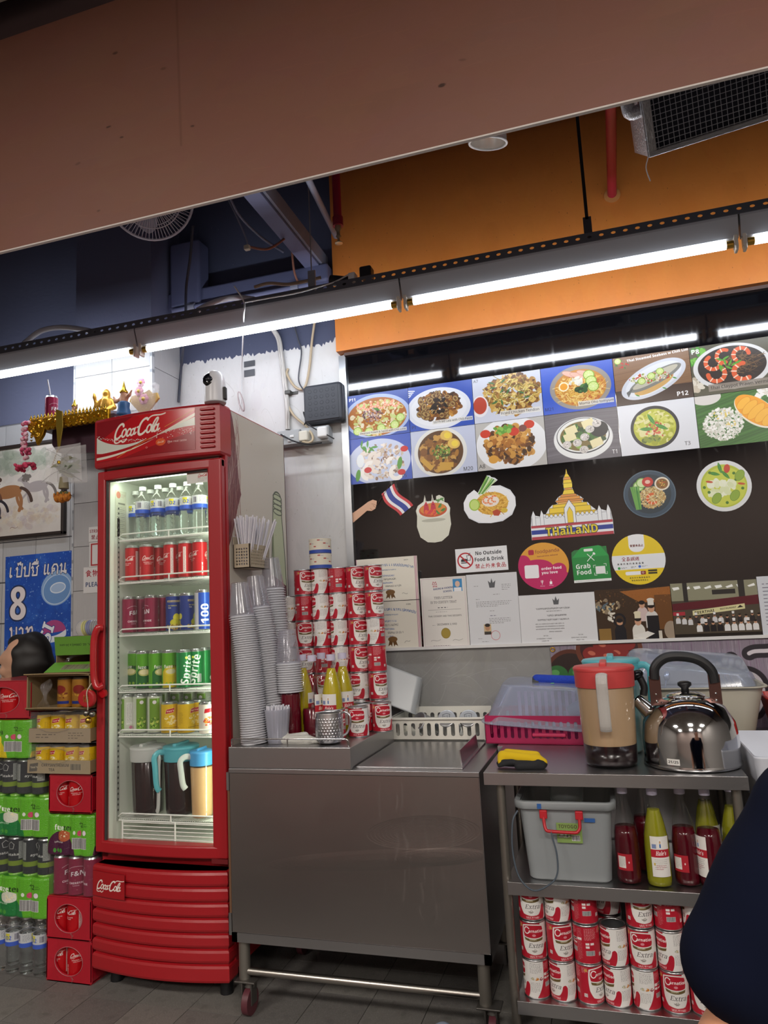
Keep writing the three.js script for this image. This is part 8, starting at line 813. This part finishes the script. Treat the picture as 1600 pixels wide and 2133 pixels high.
  part('cord', tube([[-0.04, 0.152, 0.16], [-0.036, 0.13, 0.163], [-0.028, 0.09, 0.165], [-0.03, 0.04, 0.165], [-0.05, 0.01, 0.168], [-0.1, -0.012, 0.17], [-0.14, 0.02, 0.165], [-0.155, 0.09, 0.16], [-0.15, 0.17, 0.155], [-0.135, 0.2, 0.14]], 0.0026, 90, 6), M('#4a5560', 0.6), b, 'dark braided cord'); 
  solo('pink_bag', flesh([[[0, 0.06, 0], 0.06, [0.02, 0.12, 0], 0.045], [[0.02, 0.12, 0], 0.035, [0.05, 0.19, 0], 0.02], [[-0.02, 0.04, 0], 0.04, [0.06, 0.045, 0.02], 0.045]], 0.012, 0.03), M('#8a3a58', 0.6), 'dark pink bag behind the storage box', 'bag', { pos: [-0.28, MS + 0.004, -2.60] });
}

// ---------- dishes on the counter and table ----------
const BC = 0.794, BT = 0.806;
function slotted(w, h, n, m0, sw, sh, y0, th, flip) { const s = new THREE.Shape(); s.moveTo(-w / 2, 0); s.lineTo(w / 2, 0); s.lineTo(w / 2, h); s.lineTo(-w / 2, h); for (let i = 0; i < n; i++) { const x = -w / 2 + m0 + (w - 2 * m0) * (i + 0.5) / n, p = new THREE.Path(), r = sw / 2; p.absarc(x, y0 + r, r, Math.PI, 0, false); p.lineTo(x + r, y0 + sh - r); p.absarc(x, y0 + sh - r, r, 0, Math.PI, false); p.lineTo(x - r, y0 + r); s.holes.push(p); } return extrude(s, th, 0, 5); }
{ // white slotted basket with mugs
  const a = onZ(818, 1530, 2.86), b = onZ(1006, 1532, 2.86), w = b.x - a.x + 0.01, cx = (a.x + b.x) / 2, D = 0.2, H = 0.085, wm = M('#dcdad0', 0.45);
  const t = thing('dish_basket', 'white slotted plastic basket of upturned metal mugs', 'basket', [cx, BC + 0.002, -2.965]); part('front_side', slotted(w, H, 11, 0.01, 0.016, 0.05, 0.016, 0.003).translate(0, 0, D / 2 - 0.003), wm, t); part('back_side', slotted(w, H + 0.02, 11, 0.01, 0.018, 0.06, 0.02, 0.003).translate(0, 0, -D / 2), wm, t); for (const s of [-1, 1]) part('end_side', slotted(D, H, 5, 0.01, 0.016, 0.05, 0.016, 0.003).rotateY(Math.PI / 2).translate(s * w / 2, 0, 0), wm, t); part('bottom', box(w, 0.003, D, 0, 0.002, 0), wm, t); part('rim', loft([[w + 0.004, D + 0.004, H - 0.006, 0.02], [w + 0.02, D + 0.02, H - 0.005, 0.022], [w + 0.022, D + 0.022, H + 0.002, 0.022], [w - 0.002, D - 0.002, H + 0.003, 0.02]]), wm, t);
  const mugG = [lathe([[0.001, 0.09], [0.034, 0.09], [0.037, 0.086], [0.039, 0.0], [0.041, 0.0], [0.041, 0.003]], 28), tube([[0.038, 0.07, 0], [0.06, 0.066, 0], [0.062, 0.03, 0], [0.04, 0.02, 0]], 0.0035, 24, 7)], alu = M('#c4c6c8', 0.3, { metalness: 1 });
  const stamp = cv(128, 128, (x, w2, h2) => { fillBg(x, w2, h2, '#b9bbbc'); poly(x, [[36, 34], [64, 26], [92, 34], [90, 76], [64, 98], [38, 76]], null, '#5a5c5e', 4); lines(x, 44, 46, 42, 4, 11, '#6a6c6e', 4); });
  for (const [px, py, tilt, label] of [[900, 1525, 0.5, 'metal mug lying on its side in the white basket'], [937, 1520, 0.42, 'upturned metal mug with a stamped base in the white basket'], [982, 1520, 0.42, 'upturned metal mug with stamped base at the basket end']]) { const p = onZ(px, py, 2.93), m = thing('metal_mug', label, 'mug', [p.x, BC + 0.03, -2.95]); m.rotation.set(0.9, 0.1, px === 900 ? 0.5 : 0); part('body', mugG[0], alu, m); part('handle', mugG[1], alu, m); if (px !== 900) part('stamped_base', new THREE.CircleGeometry(0.032, 28).rotateX(-Math.PI / 2).translate(0, 0.0905, 0), tex(stamp, 0.35, { metalness: 0.6 }), m); }
  const lp = onZ(826, 1516, 2.9), ld = thing('ladle', 'steel ladle resting in the white basket corner', 'ladle', [lp.x, BC + 0.055, -2.93]); part('bowl', new THREE.SphereGeometry(0.018, 16, 10, 0, 6.283, 0, 1.7), alu, ld); part('handle', bar([0, 0.0, 0], [0.07, -0.012, -0.05], 0.004), blackPlastic, ld);
  const cb = onZ(855, 1470, 3.02), c = thing('clear_container', 'frosted rectangular tub leaning upturned against the grey wall sheet', 'container', [cb.x - 0.035, BC + 0.265, -3.02]); c.rotation.set(-0.15, 0.15, Math.PI - 0.36); part('tub', openBin(0.2, 0.09, 0.25, 0.12, 0.15, 0.025, 0.002, 0.014), P('#dfe3e5', 0.3, { transmission: 0.55, thickness: 0 }), c);
}
{ // pink basket with clear dome lid, blue towel on it
  const a = onZ(1016, 1540, 2.72), b = onZ(1212, 1545, 2.72), w = 0.43, cx = a.x + w / 2, pink = P('#b01c54', 0.4, { transmission: 0.1 }), t = thing('pink_dish_basket', 'pink slotted dish basket under a clear dome lid', 'basket', [cx, BT + 0.001, -2.865]); t.rotation.y = -0.08;
  const D = 0.28, H = 0.1; part('front_side', slotted(w, H, 16, 0.012, 0.012, 0.06, 0.02, 0.003).translate(0, 0, D / 2 - 0.003), pink, t); part('back_side', slotted(w, H, 16, 0.012, 0.012, 0.06, 0.02, 0.003).translate(0, 0, -D / 2), pink, t); for (const s of [-1, 1]) part('end_side', slotted(D, H, 9, 0.01, 0.012, 0.06, 0.02, 0.003).rotateY(Math.PI / 2).translate(s * w / 2, 0, 0), pink, t); part('bottom', box(w, 0.004, D, 0, 0.002, 0), pink, t); part('grip', box(0.12, 0.012, 0.02, 0.02, 0.035, D / 2 + 0.006, 0.004), M('#c8305c', 0.4), t);
  const racks = M('#c9a8bc', 0.5); for (let i = 0; i < 11; i++) part('rack_bar', box(0.012, 0.13, 0.004, -0.12 + i * 0.026, 0.1, -0.05), racks, t); const lid = part('dome_lid', openBin(0.33, 0.2, 0.43, 0.29, 0.135, 0.05, 0.002, 0.03).rotateX(Math.PI).translate(0, 0.135, 0), P('#e4eaf8', 0.12, { transmission: 0.8, thickness: 0 }), t, 'clear dome lid'); lid.position.set(-0.004, 0.07, 0.0); lid.rotation.set(0.08, 0, -0.07);
  part('steel_cup', lathe([[0.001, 0.0], [0.035, 0], [0.038, 0.08], [0.036, 0.08], [0.033, 0.003], [0.001, 0.003]], 20).rotateZ(-1.1).translate(0.09, 0.09, 0.05), M('#c4c6c8', 0.3, { metalness: 1 }), t);
  part('label_dot', cyl(0.007, 0.007, 0.001, 0.03, 0.206, 0.05, 14), M('#6ac86a', 0.5), t); const tw = onZ(1160, 1415, 2.86), r = thing('blue_towel', 'rolled blue towel with black end lying on the dome lid', 'towel', [tw.x + 0.01, tw.y - 0.004, -2.87]); part('roll', new THREE.CapsuleGeometry(0.018, 0.17, 6, 16).rotateZ(Math.PI / 2 - 0.06), M('#1f3fb0', 0.9, { bumpMap: noiseBump, bumpScale: 0.006 }), r); part('end_band', cyl(0.0195, 0.018, 0.024, 0, 0, 0, 16).rotateZ(Math.PI / 2 - 0.06).translate(-0.09, -0.005, 0), blackPlastic, r);
}
{ // jugs
  makeJug('drink_jug', 'large milky jug with red lid half full of dark tea', { pos: [onZ(1274, 1590, 2.36).x, SY, -2.395], r: 0.088, h: 0.305, fill: P('#a98d6c', 0.5), level: 0.86, fill2: P('#1c1013', 0.2), level2: 0.235, body: P('#ffffff', 0.1, { transmission: 1, thickness: 0 }), hw: 0.017, lidM: P('#cc4646', 0.4, { transmission: 0.1 }), handleM: P('#d3d0cc', 0.35, { transmission: 0.35, thickness: 0 }), ha: -0.05, hl: 0.42 });
  makeJug('drink_jug', 'turquoise-lidded jug standing behind the red-lidded jug', { pos: [onZ(1283, 1500, 2.66).x, SY, -2.6], r: 0.09, h: 0.31, fill: P('#a98d6c', 0.5), level: 0.3, body: P('#a4d4d8', 0.25, { transmission: 0.6, thickness: 0 }), lidM: teal, handleM: teal, ha: 1.25, hl: 0.35 });
}
{ // kettle
  const k = thing('kettle', 'polished steel whistling kettle with black arched handle', 'kettle', [onZ(1443, 1580, 2.4).x, SY, -2.415]), pol = M('#c9c9ca', 0.07, { metalness: 1 }), R = 0.136;
  part('body', lathe([[0.001, 0.001], [R - 0.004, 0.001], [R + 0.002, 0.004], [R + 0.002, 0.012], [R - 0.001, 0.015], [R, 0.08], [R - 0.006, 0.125], [R - 0.03, 0.168], [R - 0.062, 0.19], [0.052, 0.196], [0.05, 0.2]], 56), pol, k); const lid = part('lid', lathe([[0.054, 0.196], [0.056, 0.2], [0.045, 0.206], [0.02, 0.211], [0.001, 0.212]], 36), pol, k); part('knob', lathe([[0.001, 0.211], [0.012, 0.211], [0.011, 0.222], [0.02, 0.23], [0.02, 0.238], [0.012, 0.242], [0.001, 0.242]], 24), blackPlastic, lid);
  const br = M('#7a5a54', 0.3, { metalness: 0.9 }); for (const s of [-1, 1]) { part('bracket', merge([box(0.034, 0.09, 0.005, s * 0.085, 0.215, 0.0, 0.002).rotateY(0)]), br, k, 'riveted steel bracket'); for (const y of [0.185, 0.205]) part('rivet', new THREE.SphereGeometry(0.004, 8, 6).translate(s * 0.085, y, 0.004), pol, k); }
  const hs = new THREE.Shape(); hs.absellipse(0, 0, 0.011, 0.015, 0, Math.PI * 2); part('handle', new THREE.ExtrudeGeometry(hs, { steps: 40, curveSegments: 8, extrudePath: new THREE.CatmullRomCurve3([V(-0.085, 0.25, 0), V(-0.08, 0.285, 0), V(-0.05, 0.312, 0), V(0, 0.316, 0), V(0.05, 0.302, 0), V(0.08, 0.272, 0), V(0.086, 0.235, 0)]) }), blackPlastic, k, 'black arched grip');
  part('spout', lathe([[0.026, 0], [0.02, 0.04], [0.017, 0.055], [0.015, 0.055], [0.018, 0.04], [0.022, 0]], 20).rotateZ(0.75).translate(-0.105, 0.15, -0.02), pol, k); const wh = part('whistle', new THREE.SphereGeometry(0.02, 18, 12).scale(1.15, 0.75, 1).rotateZ(0.4).translate(-0.135, 0.262, -0.02), M('#1c1e22', 0.15, { metalness: 0.6 }), k, 'shiny dark whistle cap'); part('whistle_arm', tube([[-0.125, 0.255, -0.02], [-0.115, 0.225, -0.02], [-0.12, 0.2, -0.02]], 0.011, 14, 8), blackPlastic, k);
  const sm = cv(128, 64, (x, w, h) => { fillBg(x, w, h, '#e0deda'); txt(x, '21/25', 64, 46, 40, '#1c1c1c', { bold: 1, align: 'center' }); }); const sg = new THREE.CylinderGeometry(R + 0.0005, R + 0.0005, 0.017, 8, 1, true, -0.66, 0.27).translate(0, 0.028, 0); part('sticker', sg, tex(sm, 0.5), k, 'white sticker reading 21/25'); k.rotation.y = 0.06;
}
{ // beige dish tub with plates, clear lid leaning
  const a = onZ(1400, 1540, 2.78), t = thing('dish_tub', 'beige dish drainer tub with plates under a clear lid', 'tub', [onZ(1430, 1510, 2.86).x, BT + 0.001, -2.9]), beige = M('#b8b2a2', 0.5); part('tub', openBin(0.42, 0.28, 0.5, 0.34, 0.19, 0.06, 0.004, 0.026), beige, t); part('rear_shell', loft([[0.5, 0.02, 0.17, 0.01], [0.5, 0.022, 0.23, 0.01], [0.46, 0.024, 0.25, 0.01], [0.42, 0.01, 0.25, 0.005]]).translate(0, 0, -0.16), beige, t); part('latch', box(0.06, 0.02, 0.02, 0.13, 0.235, -0.14, 0.005), M('#a8a294', 0.5), t);
  const plate = lathe([[0.001, 0.004], [0.05, 0.004], [0.085, 0.014], [0.087, 0.017], [0.05, 0.008], [0.001, 0.008]], 36); for (let i = 0; i < 4; i++) { const p = part('plate', plate, i % 2 ? M('#dcdcd8', 0.3) : M('#c4c2c6', 0.3), t); p.position.set(0.135 + i * 0.016, 0.13, 0.02); p.rotation.set(0.2, 0, -1.15); } for (let i = 0; i < 6; i++) { const s = part('spoon', merge([bar([0, 0, 0], [0, 0.13, 0], 0.0028, 6), new THREE.SphereGeometry(0.016, 10, 8).scale(0.75, 1.1, 0.3).translate(0, 0.145, 0)]), M('#c0c2c4', 0.25, { metalness: 1 }), t); s.position.set(-0.12 + i * 0.012, 0.08, 0.06 - (i % 3) * 0.02); s.rotation.set(0.1 - (i % 2) * 0.3, 0, rr(-0.3, 0.3)); }
  const lp = onZ(1425, 1405, 2.93), l = thing('dish_cover', 'clear plastic dish cover resting tilted on the beige tub', 'cover', [lp.x + 0.005, BT + 0.2, -2.93]); l.rotation.set(0.3, 0, -0.1); part('lid', openBin(0.4, 0.2, 0.46, 0.26, 0.075, 0.05, 0.002, 0.02).rotateX(Math.PI).translate(0, 0.075, 0), P('#e4eaf6', 0.12, { transmission: 0.8, thickness: 0 }), l);
}
{ // white box, red basket, gloves
  const a = onZ(1545, 1590, 2.27); const w = thing('white_bin', 'white plastic bin at the end of the steel table', 'bin', [0.335 + 0.17, 0.70, -2.48]); part('bin', openBin(0.31, 0.4, 0.335, 0.44, 0.16, 0.02, 0.004, 0.0), M('#ccd0da', 0.45), w); part('stand', box(0.3, 0.7, 0.38, 0, -0.35, 0), steelDark, w);
  const r0 = onZ(1590, 1500, 2.8), r = thing('red_basket', 'red plastic basket at the end of the back counter', 'basket', [r0.x + 0.13, BT + 0.001, -2.84]); part('basket', openBin(0.17, 0.16, 0.23, 0.2, 0.15, 0.02, 0.004, 0.012), P('#b8241f', 0.4), r);
  const g = onY(1083, 1598, SY), t = thing('work_gloves', 'yellow and black work gloves lying folded on the table', 'gloves', [g.x, SY, -2.33]); const yel = M('#d2b012', 0.95, { bumpMap: noiseBump, bumpScale: 0.008 }); part('palm', flesh([[[-0.05, 0.034, 0], 0.016, [0.055, 0.026, 0.01], 0.014], [[-0.04, 0.036, -0.03], 0.014, [0.05, 0.03, -0.025], 0.014], [[0.055, 0.026, 0.01], 0.013, [0.075, 0.018, 0.01], 0.012], [[-0.055, 0.018, 0.01], 0.01, [-0.045, 0.02, -0.02], 0.012]], 0.005, 0.014), yel, t, 'yellow terry cloth'); part('cuff', flesh([[[-0.062, 0.012, 0.0], 0.009, [0.07, 0.012, 0.015], 0.01], [[0.0, 0.01, 0.03], 0.012, [0.07, 0.01, 0.02], 0.011], [[-0.06, 0.009, 0.02], 0.006, [-0.02, 0.02, 0.022], 0.007], [[0.078, 0.014, 0.01], 0.008, [0.06, 0.024, 0.024], 0.006], [[-0.05, 0.022, 0.016], 0.005, [0.06, 0.018, 0.026], 0.005]], 0.005, 0.01), M('#15161a', 0.8), t, 'black cuff and fingers');
}
// ---------- people ----------
const skin = P('#c98f6e', 0.5, { sheen: 0.2, sheenColor: new THREE.Color('#ffddcc') }), hairM = P('#16120f', 0.55, { anisotropy: 0.6 });
{ // seated diner on the right, seen from behind: head and far side out of frame
  const hem = onZ(1425, 2055, 1.12), sh = onZ(1615, 1640, 1.16), x0 = sh.x + 0.05, t = thing('person', 'person in a dark navy T-shirt seated with back turned', 'person', [0, 0, 0]); const Sx = sh.x + 0.035, Sy = sh.y - 0.035, Sz = -1.17, cx = Sx + 0.175;
  const E = [hem.x + 0.055, hem.y - 0.1, -1.14];
  part('body', merge([flesh([[[cx, 0.55, -1.2], 0.13, [cx, 0.8, -1.2], 0.12], [[cx, 0.8, -1.2], 0.12, [cx, 1.0, -1.2], 0.12], [[Sx + 0.02, Sy, Sz], 0.05, [cx + 0.15, Sy, Sz], 0.05], [[cx, Sy, -1.19], 0.05, [cx, Sy + 0.14, -1.21], 0.048], [[cx, Sy + 0.2, -1.22], 0.085, [cx, Sy + 0.26, -1.215], 0.09], [[Sx, Sy, Sz], 0.05, [E[0], E[1], E[2]], 0.043], [E, 0.042, [E[0] + 0.03, E[1] - 0.06, -1.32], 0.036], [[E[0] + 0.03, E[1] - 0.06, -1.32], 0.034, [E[0] + 0.09, E[1] - 0.03, -1.45], 0.026], [[cx + 0.15, Sy, Sz], 0.05, [cx + 0.2, Sy - 0.26, -1.18], 0.043], [[cx + 0.2, Sy - 0.26, -1.18], 0.04, [cx + 0.16, Sy - 0.3, -1.42], 0.03], [[cx - 0.08, 0.5, -1.22], 0.09, [cx - 0.1, 0.47, -1.6], 0.065], [[cx + 0.08, 0.5, -1.22], 0.09, [cx + 0.1, 0.47, -1.6], 0.065], [[cx - 0.1, 0.47, -1.6], 0.06, [cx - 0.1, 0.06, -1.58], 0.042], [[cx + 0.1, 0.47, -1.6], 0.06, [cx + 0.1, 0.06, -1.58], 0.042], [[cx - 0.1, 0.045, -1.56], 0.04, [cx - 0.1, 0.035, -1.7], 0.033], [[cx + 0.1, 0.045, -1.56], 0.04, [cx + 0.1, 0.035, -1.7], 0.033]], 0.014, 0.05)]), skin, t);
  const knit = P('#0b1022', 1, { specularIntensity: 0.25, bumpMap: noiseBump, bumpScale: 0.003 }); part('t_shirt', flesh([[[cx, 0.52, -1.2], 0.158, [cx, 0.8, -1.2], 0.15], [[cx, 0.8, -1.2], 0.15, [cx, Sy - 0.06, -1.19], 0.13], [[Sx + 0.03, Sy + 0.0, Sz], 0.068, [cx + 0.15, Sy, Sz], 0.068], [[Sx + 0.005, Sy - 0.01, Sz], 0.07, [Sx - 0.045, Sy - 0.12, Sz + 0.01], 0.076], [[Sx - 0.045, Sy - 0.12, Sz + 0.01], 0.074, [hem.x + 0.076, hem.y + 0.025, -1.15], 0.076], [[Sx + 0.0, Sy - 0.1, Sz], 0.09, [hem.x + 0.15, hem.y - 0.04, -1.16], 0.072], [[cx + 0.15, Sy, Sz], 0.068, [cx + 0.2, Sy - 0.22, -1.18], 0.074], [[cx, Sy + 0.01, -1.19], 0.075, [cx, Sy + 0.045, -1.2], 0.062]], 0.011, 0.06), knit, t, 'dark navy T-shirt');
  part('trousers', flesh([[[cx - 0.08, 0.51, -1.22], 0.105, [cx - 0.1, 0.48, -1.6], 0.078], [[cx + 0.08, 0.51, -1.22], 0.105, [cx + 0.1, 0.48, -1.6], 0.078], [[cx - 0.1, 0.47, -1.6], 0.074, [cx - 0.1, 0.1, -1.58], 0.06], [[cx + 0.1, 0.47, -1.6], 0.074, [cx + 0.1, 0.1, -1.58], 0.06], [[cx - 0.06, 0.5, -1.2], 0.11, [cx + 0.06, 0.5, -1.2], 0.11]], 0.016, 0.04), M('#23262e', 0.85), t); part('hair', flesh([[[cx, Sy + 0.24, -1.2], 0.098, [cx, Sy + 0.29, -1.21], 0.09]], 0.012, 0.02), hairM, t);
  const st = thing('stool', 'round stool under the person in the dark T-shirt', 'stool', [cx, 0, -1.2]); part('seat', cyl(0.17, 0.17, 0.03, 0, 0.37, 0, 30), M('#8a2a24', 0.5), st); for (const [a, b] of [[-1, -1], [1, -1], [-1, 1], [1, 1]]) part('leg', bar([a * 0.15, 0, b * 0.15], [a * 0.1, 0.36, b * 0.1], 0.012), steelDark, st);
}
{ // woman sitting behind the drink stacks, face in profile to the left
  const e = onZ(16, 1384, 2.82), hx = e.x + 0.08, hy = e.y + 0.0, hz = -2.83, t = thing('person', 'long black-haired person in profile behind the stacked drinks', 'person', [0, 0, 0]);
  // head: faces -x and a little towards the camera
  const F = (dx, dy, dz) => [hx - dx * 0.94 - dz * 0.2, hy + dy, hz + dz * 0.94 - dx * -0.18];
  part('body', merge([flesh([[F(0.0, 0.03, 0), 0.082, F(-0.01, 0.05, 0), 0.082], [F(0.03, -0.03, 0), 0.06, F(0.035, -0.07, 0), 0.043], [F(0.055, 0.03, 0.02), 0.035, F(0.055, 0.03, -0.02), 0.035], [F(0.072, -0.085, 0), 0.02, F(0.06, -0.09, 0), 0.024], [F(0.085, 0.0, 0), 0.009, F(0.1, -0.032, 0), 0.0105], [F(0.09, -0.057, 0.008), 0.0085, F(0.09, -0.057, -0.008), 0.0085], [F(0.086, -0.07, 0.008), 0.0085, F(0.086, -0.07, -0.008), 0.0085], [F(0.08, 0.022, 0.03), 0.012, F(0.08, 0.022, -0.03), 0.012], [F(0.062, -0.03, 0.035), 0.02, F(0.06, -0.03, -0.035), 0.02], [F(-0.02, -0.05, 0), 0.045, F(-0.03, -0.16, 0), 0.05]], 0.005, 0.022), flesh([[[hx + 0.03, hy - 0.2, hz - 0.09], 0.05, [hx + 0.03, hy - 0.2, hz + 0.05], 0.05], [[hx + 0.03, hy - 0.2, hz], 0.09, [hx + 0.05, hy - 0.6, hz], 0.1], [[hx + 0.03, hy - 0.21, hz + 0.07], 0.045, [hx - 0.02, hy - 0.45, hz + 0.1], 0.036], [[hx - 0.02, hy - 0.45, hz + 0.1], 0.034, [hx - 0.22, hy - 0.5, hz + 0.06], 0.026], [[hx + 0.03, hy - 0.21, hz - 0.1], 0.045, [hx - 0.02, hy - 0.45, hz - 0.12], 0.036], [[hx + 0.04, hy - 0.72, hz + 0.06], 0.085, [hx - 0.36, hy - 0.72, hz + 0.06], 0.06], [[hx + 0.04, hy - 0.72, hz - 0.06], 0.085, [hx - 0.36, hy - 0.72, hz - 0.06], 0.06], [[hx - 0.36, hy - 0.72, hz + 0.06], 0.058, [hx - 0.36, 0.05, hz + 0.06], 0.04], [[hx - 0.36, hy - 0.72, hz - 0.06], 0.058, [hx - 0.36, 0.05, hz - 0.06], 0.04]], 0.016, 0.04)]), P('#cfa084', 0.5, { sheen: 0.2, sheenColor: new THREE.Color('#ffddcc') }), t);
  part('hair', flesh([[F(-0.05, 0.045, 0), 0.086, F(-0.054, 0.0, 0), 0.086], [F(0.03, 0.1, 0.0), 0.034, F(-0.05, 0.09, 0), 0.06], [F(-0.062, -0.02, 0.03), 0.058, F(-0.066, -0.17, 0.03), 0.056], [F(-0.06, -0.02, -0.03), 0.064, F(-0.066, -0.17, -0.03), 0.06], [F(-0.046, 0.03, 0.07), 0.02, F(-0.048, -0.1, 0.068), 0.026], [F(-0.075, 0.0, 0), 0.055, F(-0.085, -0.2, 0), 0.055], [F(0.03, 0.1, 0.01), 0.026, F(-0.035, 0.06, 0.065), 0.022], [F(0.03, 0.1, -0.01), 0.026, F(-0.035, 0.06, -0.065), 0.022]], 0.006, 0.03), hairM, t, 'long straight black hair');
  for (const s of [1, -1]) { const b = F(0.088, 0.032, s * 0.034), b2 = F(0.078, 0.036, s * 0.058); part('eyebrow', bar(b, b2, 0.0035, 6), M('#3a2a24', 0.7), t); const y0 = F(0.0905, 0.002, s * 0.028), y1 = F(0.082, -0.002, s * 0.05); part('eyelid', tube([y0, F(0.092, 0.003, s * 0.038), y1], 0.0028, 10, 6), M('#1c1210', 0.6), t); } part('lips', tube([F(0.092, -0.063, 0.02), F(0.099, -0.062, 0), F(0.092, -0.063, -0.02)], 0.0045, 12, 6), M('#a85a54', 0.5), t);
  part('top', flesh([[[hx + 0.03, hy - 0.22, hz - 0.09], 0.062, [hx + 0.03, hy - 0.22, hz + 0.06], 0.062], [[hx + 0.03, hy - 0.24, hz], 0.105, [hx + 0.05, hy - 0.66, hz], 0.115]], 0.016, 0.04), M('#1c1e24', 0.85), t);
  const st = thing('stool', 'low stool behind the stacked drinks under the seated person', 'stool', [hx + 0.04, 0, hz]); const sy = hy - 0.83; part('seat', cyl(0.13, 0.13, 0.03, 0, sy, 0, 26), M('#8a2a24', 0.5), st); for (const [a, b] of [[-1, -1], [1, -1], [-1, 1], [1, 1]]) part('leg', bar([a * 0.11, 0, b * 0.11], [a * 0.08, sy, b * 0.08], 0.012), steelDark, st);
}
for (const [x, z, l] of [[-1.75, -0.95, 'red plastic stool in the food court, farthest along towards the drink stacks'], [-1.3, -0.75, 'red plastic stool in the food court between the two other stools'], [-0.62, -0.8, 'red plastic stool in the food court in front of the steel cart']]) { const s = thing('plastic_stool', l, 'stool', [x, 0, z]), red = M('#b01c22', 0.4); part('seat', loft([[0.002, 0.002, 0.44, 0.001], [0.26, 0.26, 0.44, 0.05], [0.29, 0.29, 0.43, 0.05], [0.3, 0.3, 0.39, 0.05], [0.29, 0.29, 0.39, 0.05]]), red, s); for (const [a, b] of [[-1, -1], [1, -1], [-1, 1], [1, 1]]) part('leg', beam([a * 0.13, 0.41, b * 0.13], [a * 0.16, 0, b * 0.16], 0.05, 0.03), red, s); }
{ // backpack on the floor at the lower edge
  const p = onY(985, 2130, 0.08), t = thing('backpack', 'dark grey backpack lying on the floor before the cart', 'bag', [p.x, 0, p.z + 0.09]); part('body', flesh([[[-0.13, 0.05, 0], 0.05, [0.02, 0.055, 0], 0.055], [[0.02, 0.06, 0], 0.05, [0.13, 0.05, 0.02], 0.055], [[0.08, 0.07, 0.0], 0.04, [0.14, 0.075, 0.03], 0.035]], 0.01, 0.03), M('#3f4652', 0.85, { bumpMap: noiseBump, bumpScale: 0.004 }), t); part('flap', flesh([[[0.03, 0.088, 0.0], 0.026, [0.14, 0.08, 0.03], 0.034], [[0.05, 0.08, 0.05], 0.03, [0.12, 0.08, 0.05], 0.03]], 0.009, 0.02), M('#2c2f36', 0.85), t); part('strap', tube([[-0.12, 0.09, 0.03], [-0.07, 0.112, 0.0], [-0.02, 0.108, 0.03], [0.02, 0.115, 0.02]], 0.009, 30, 8), M('#6a7484', 0.7), t);
}

scene.traverse((o) => { if (o.isMesh) { o.castShadow = true; o.receiveShadow = true; } if (o.isLight && o.shadow) o.castShadow = true; });
renderer.render(scene, camera);
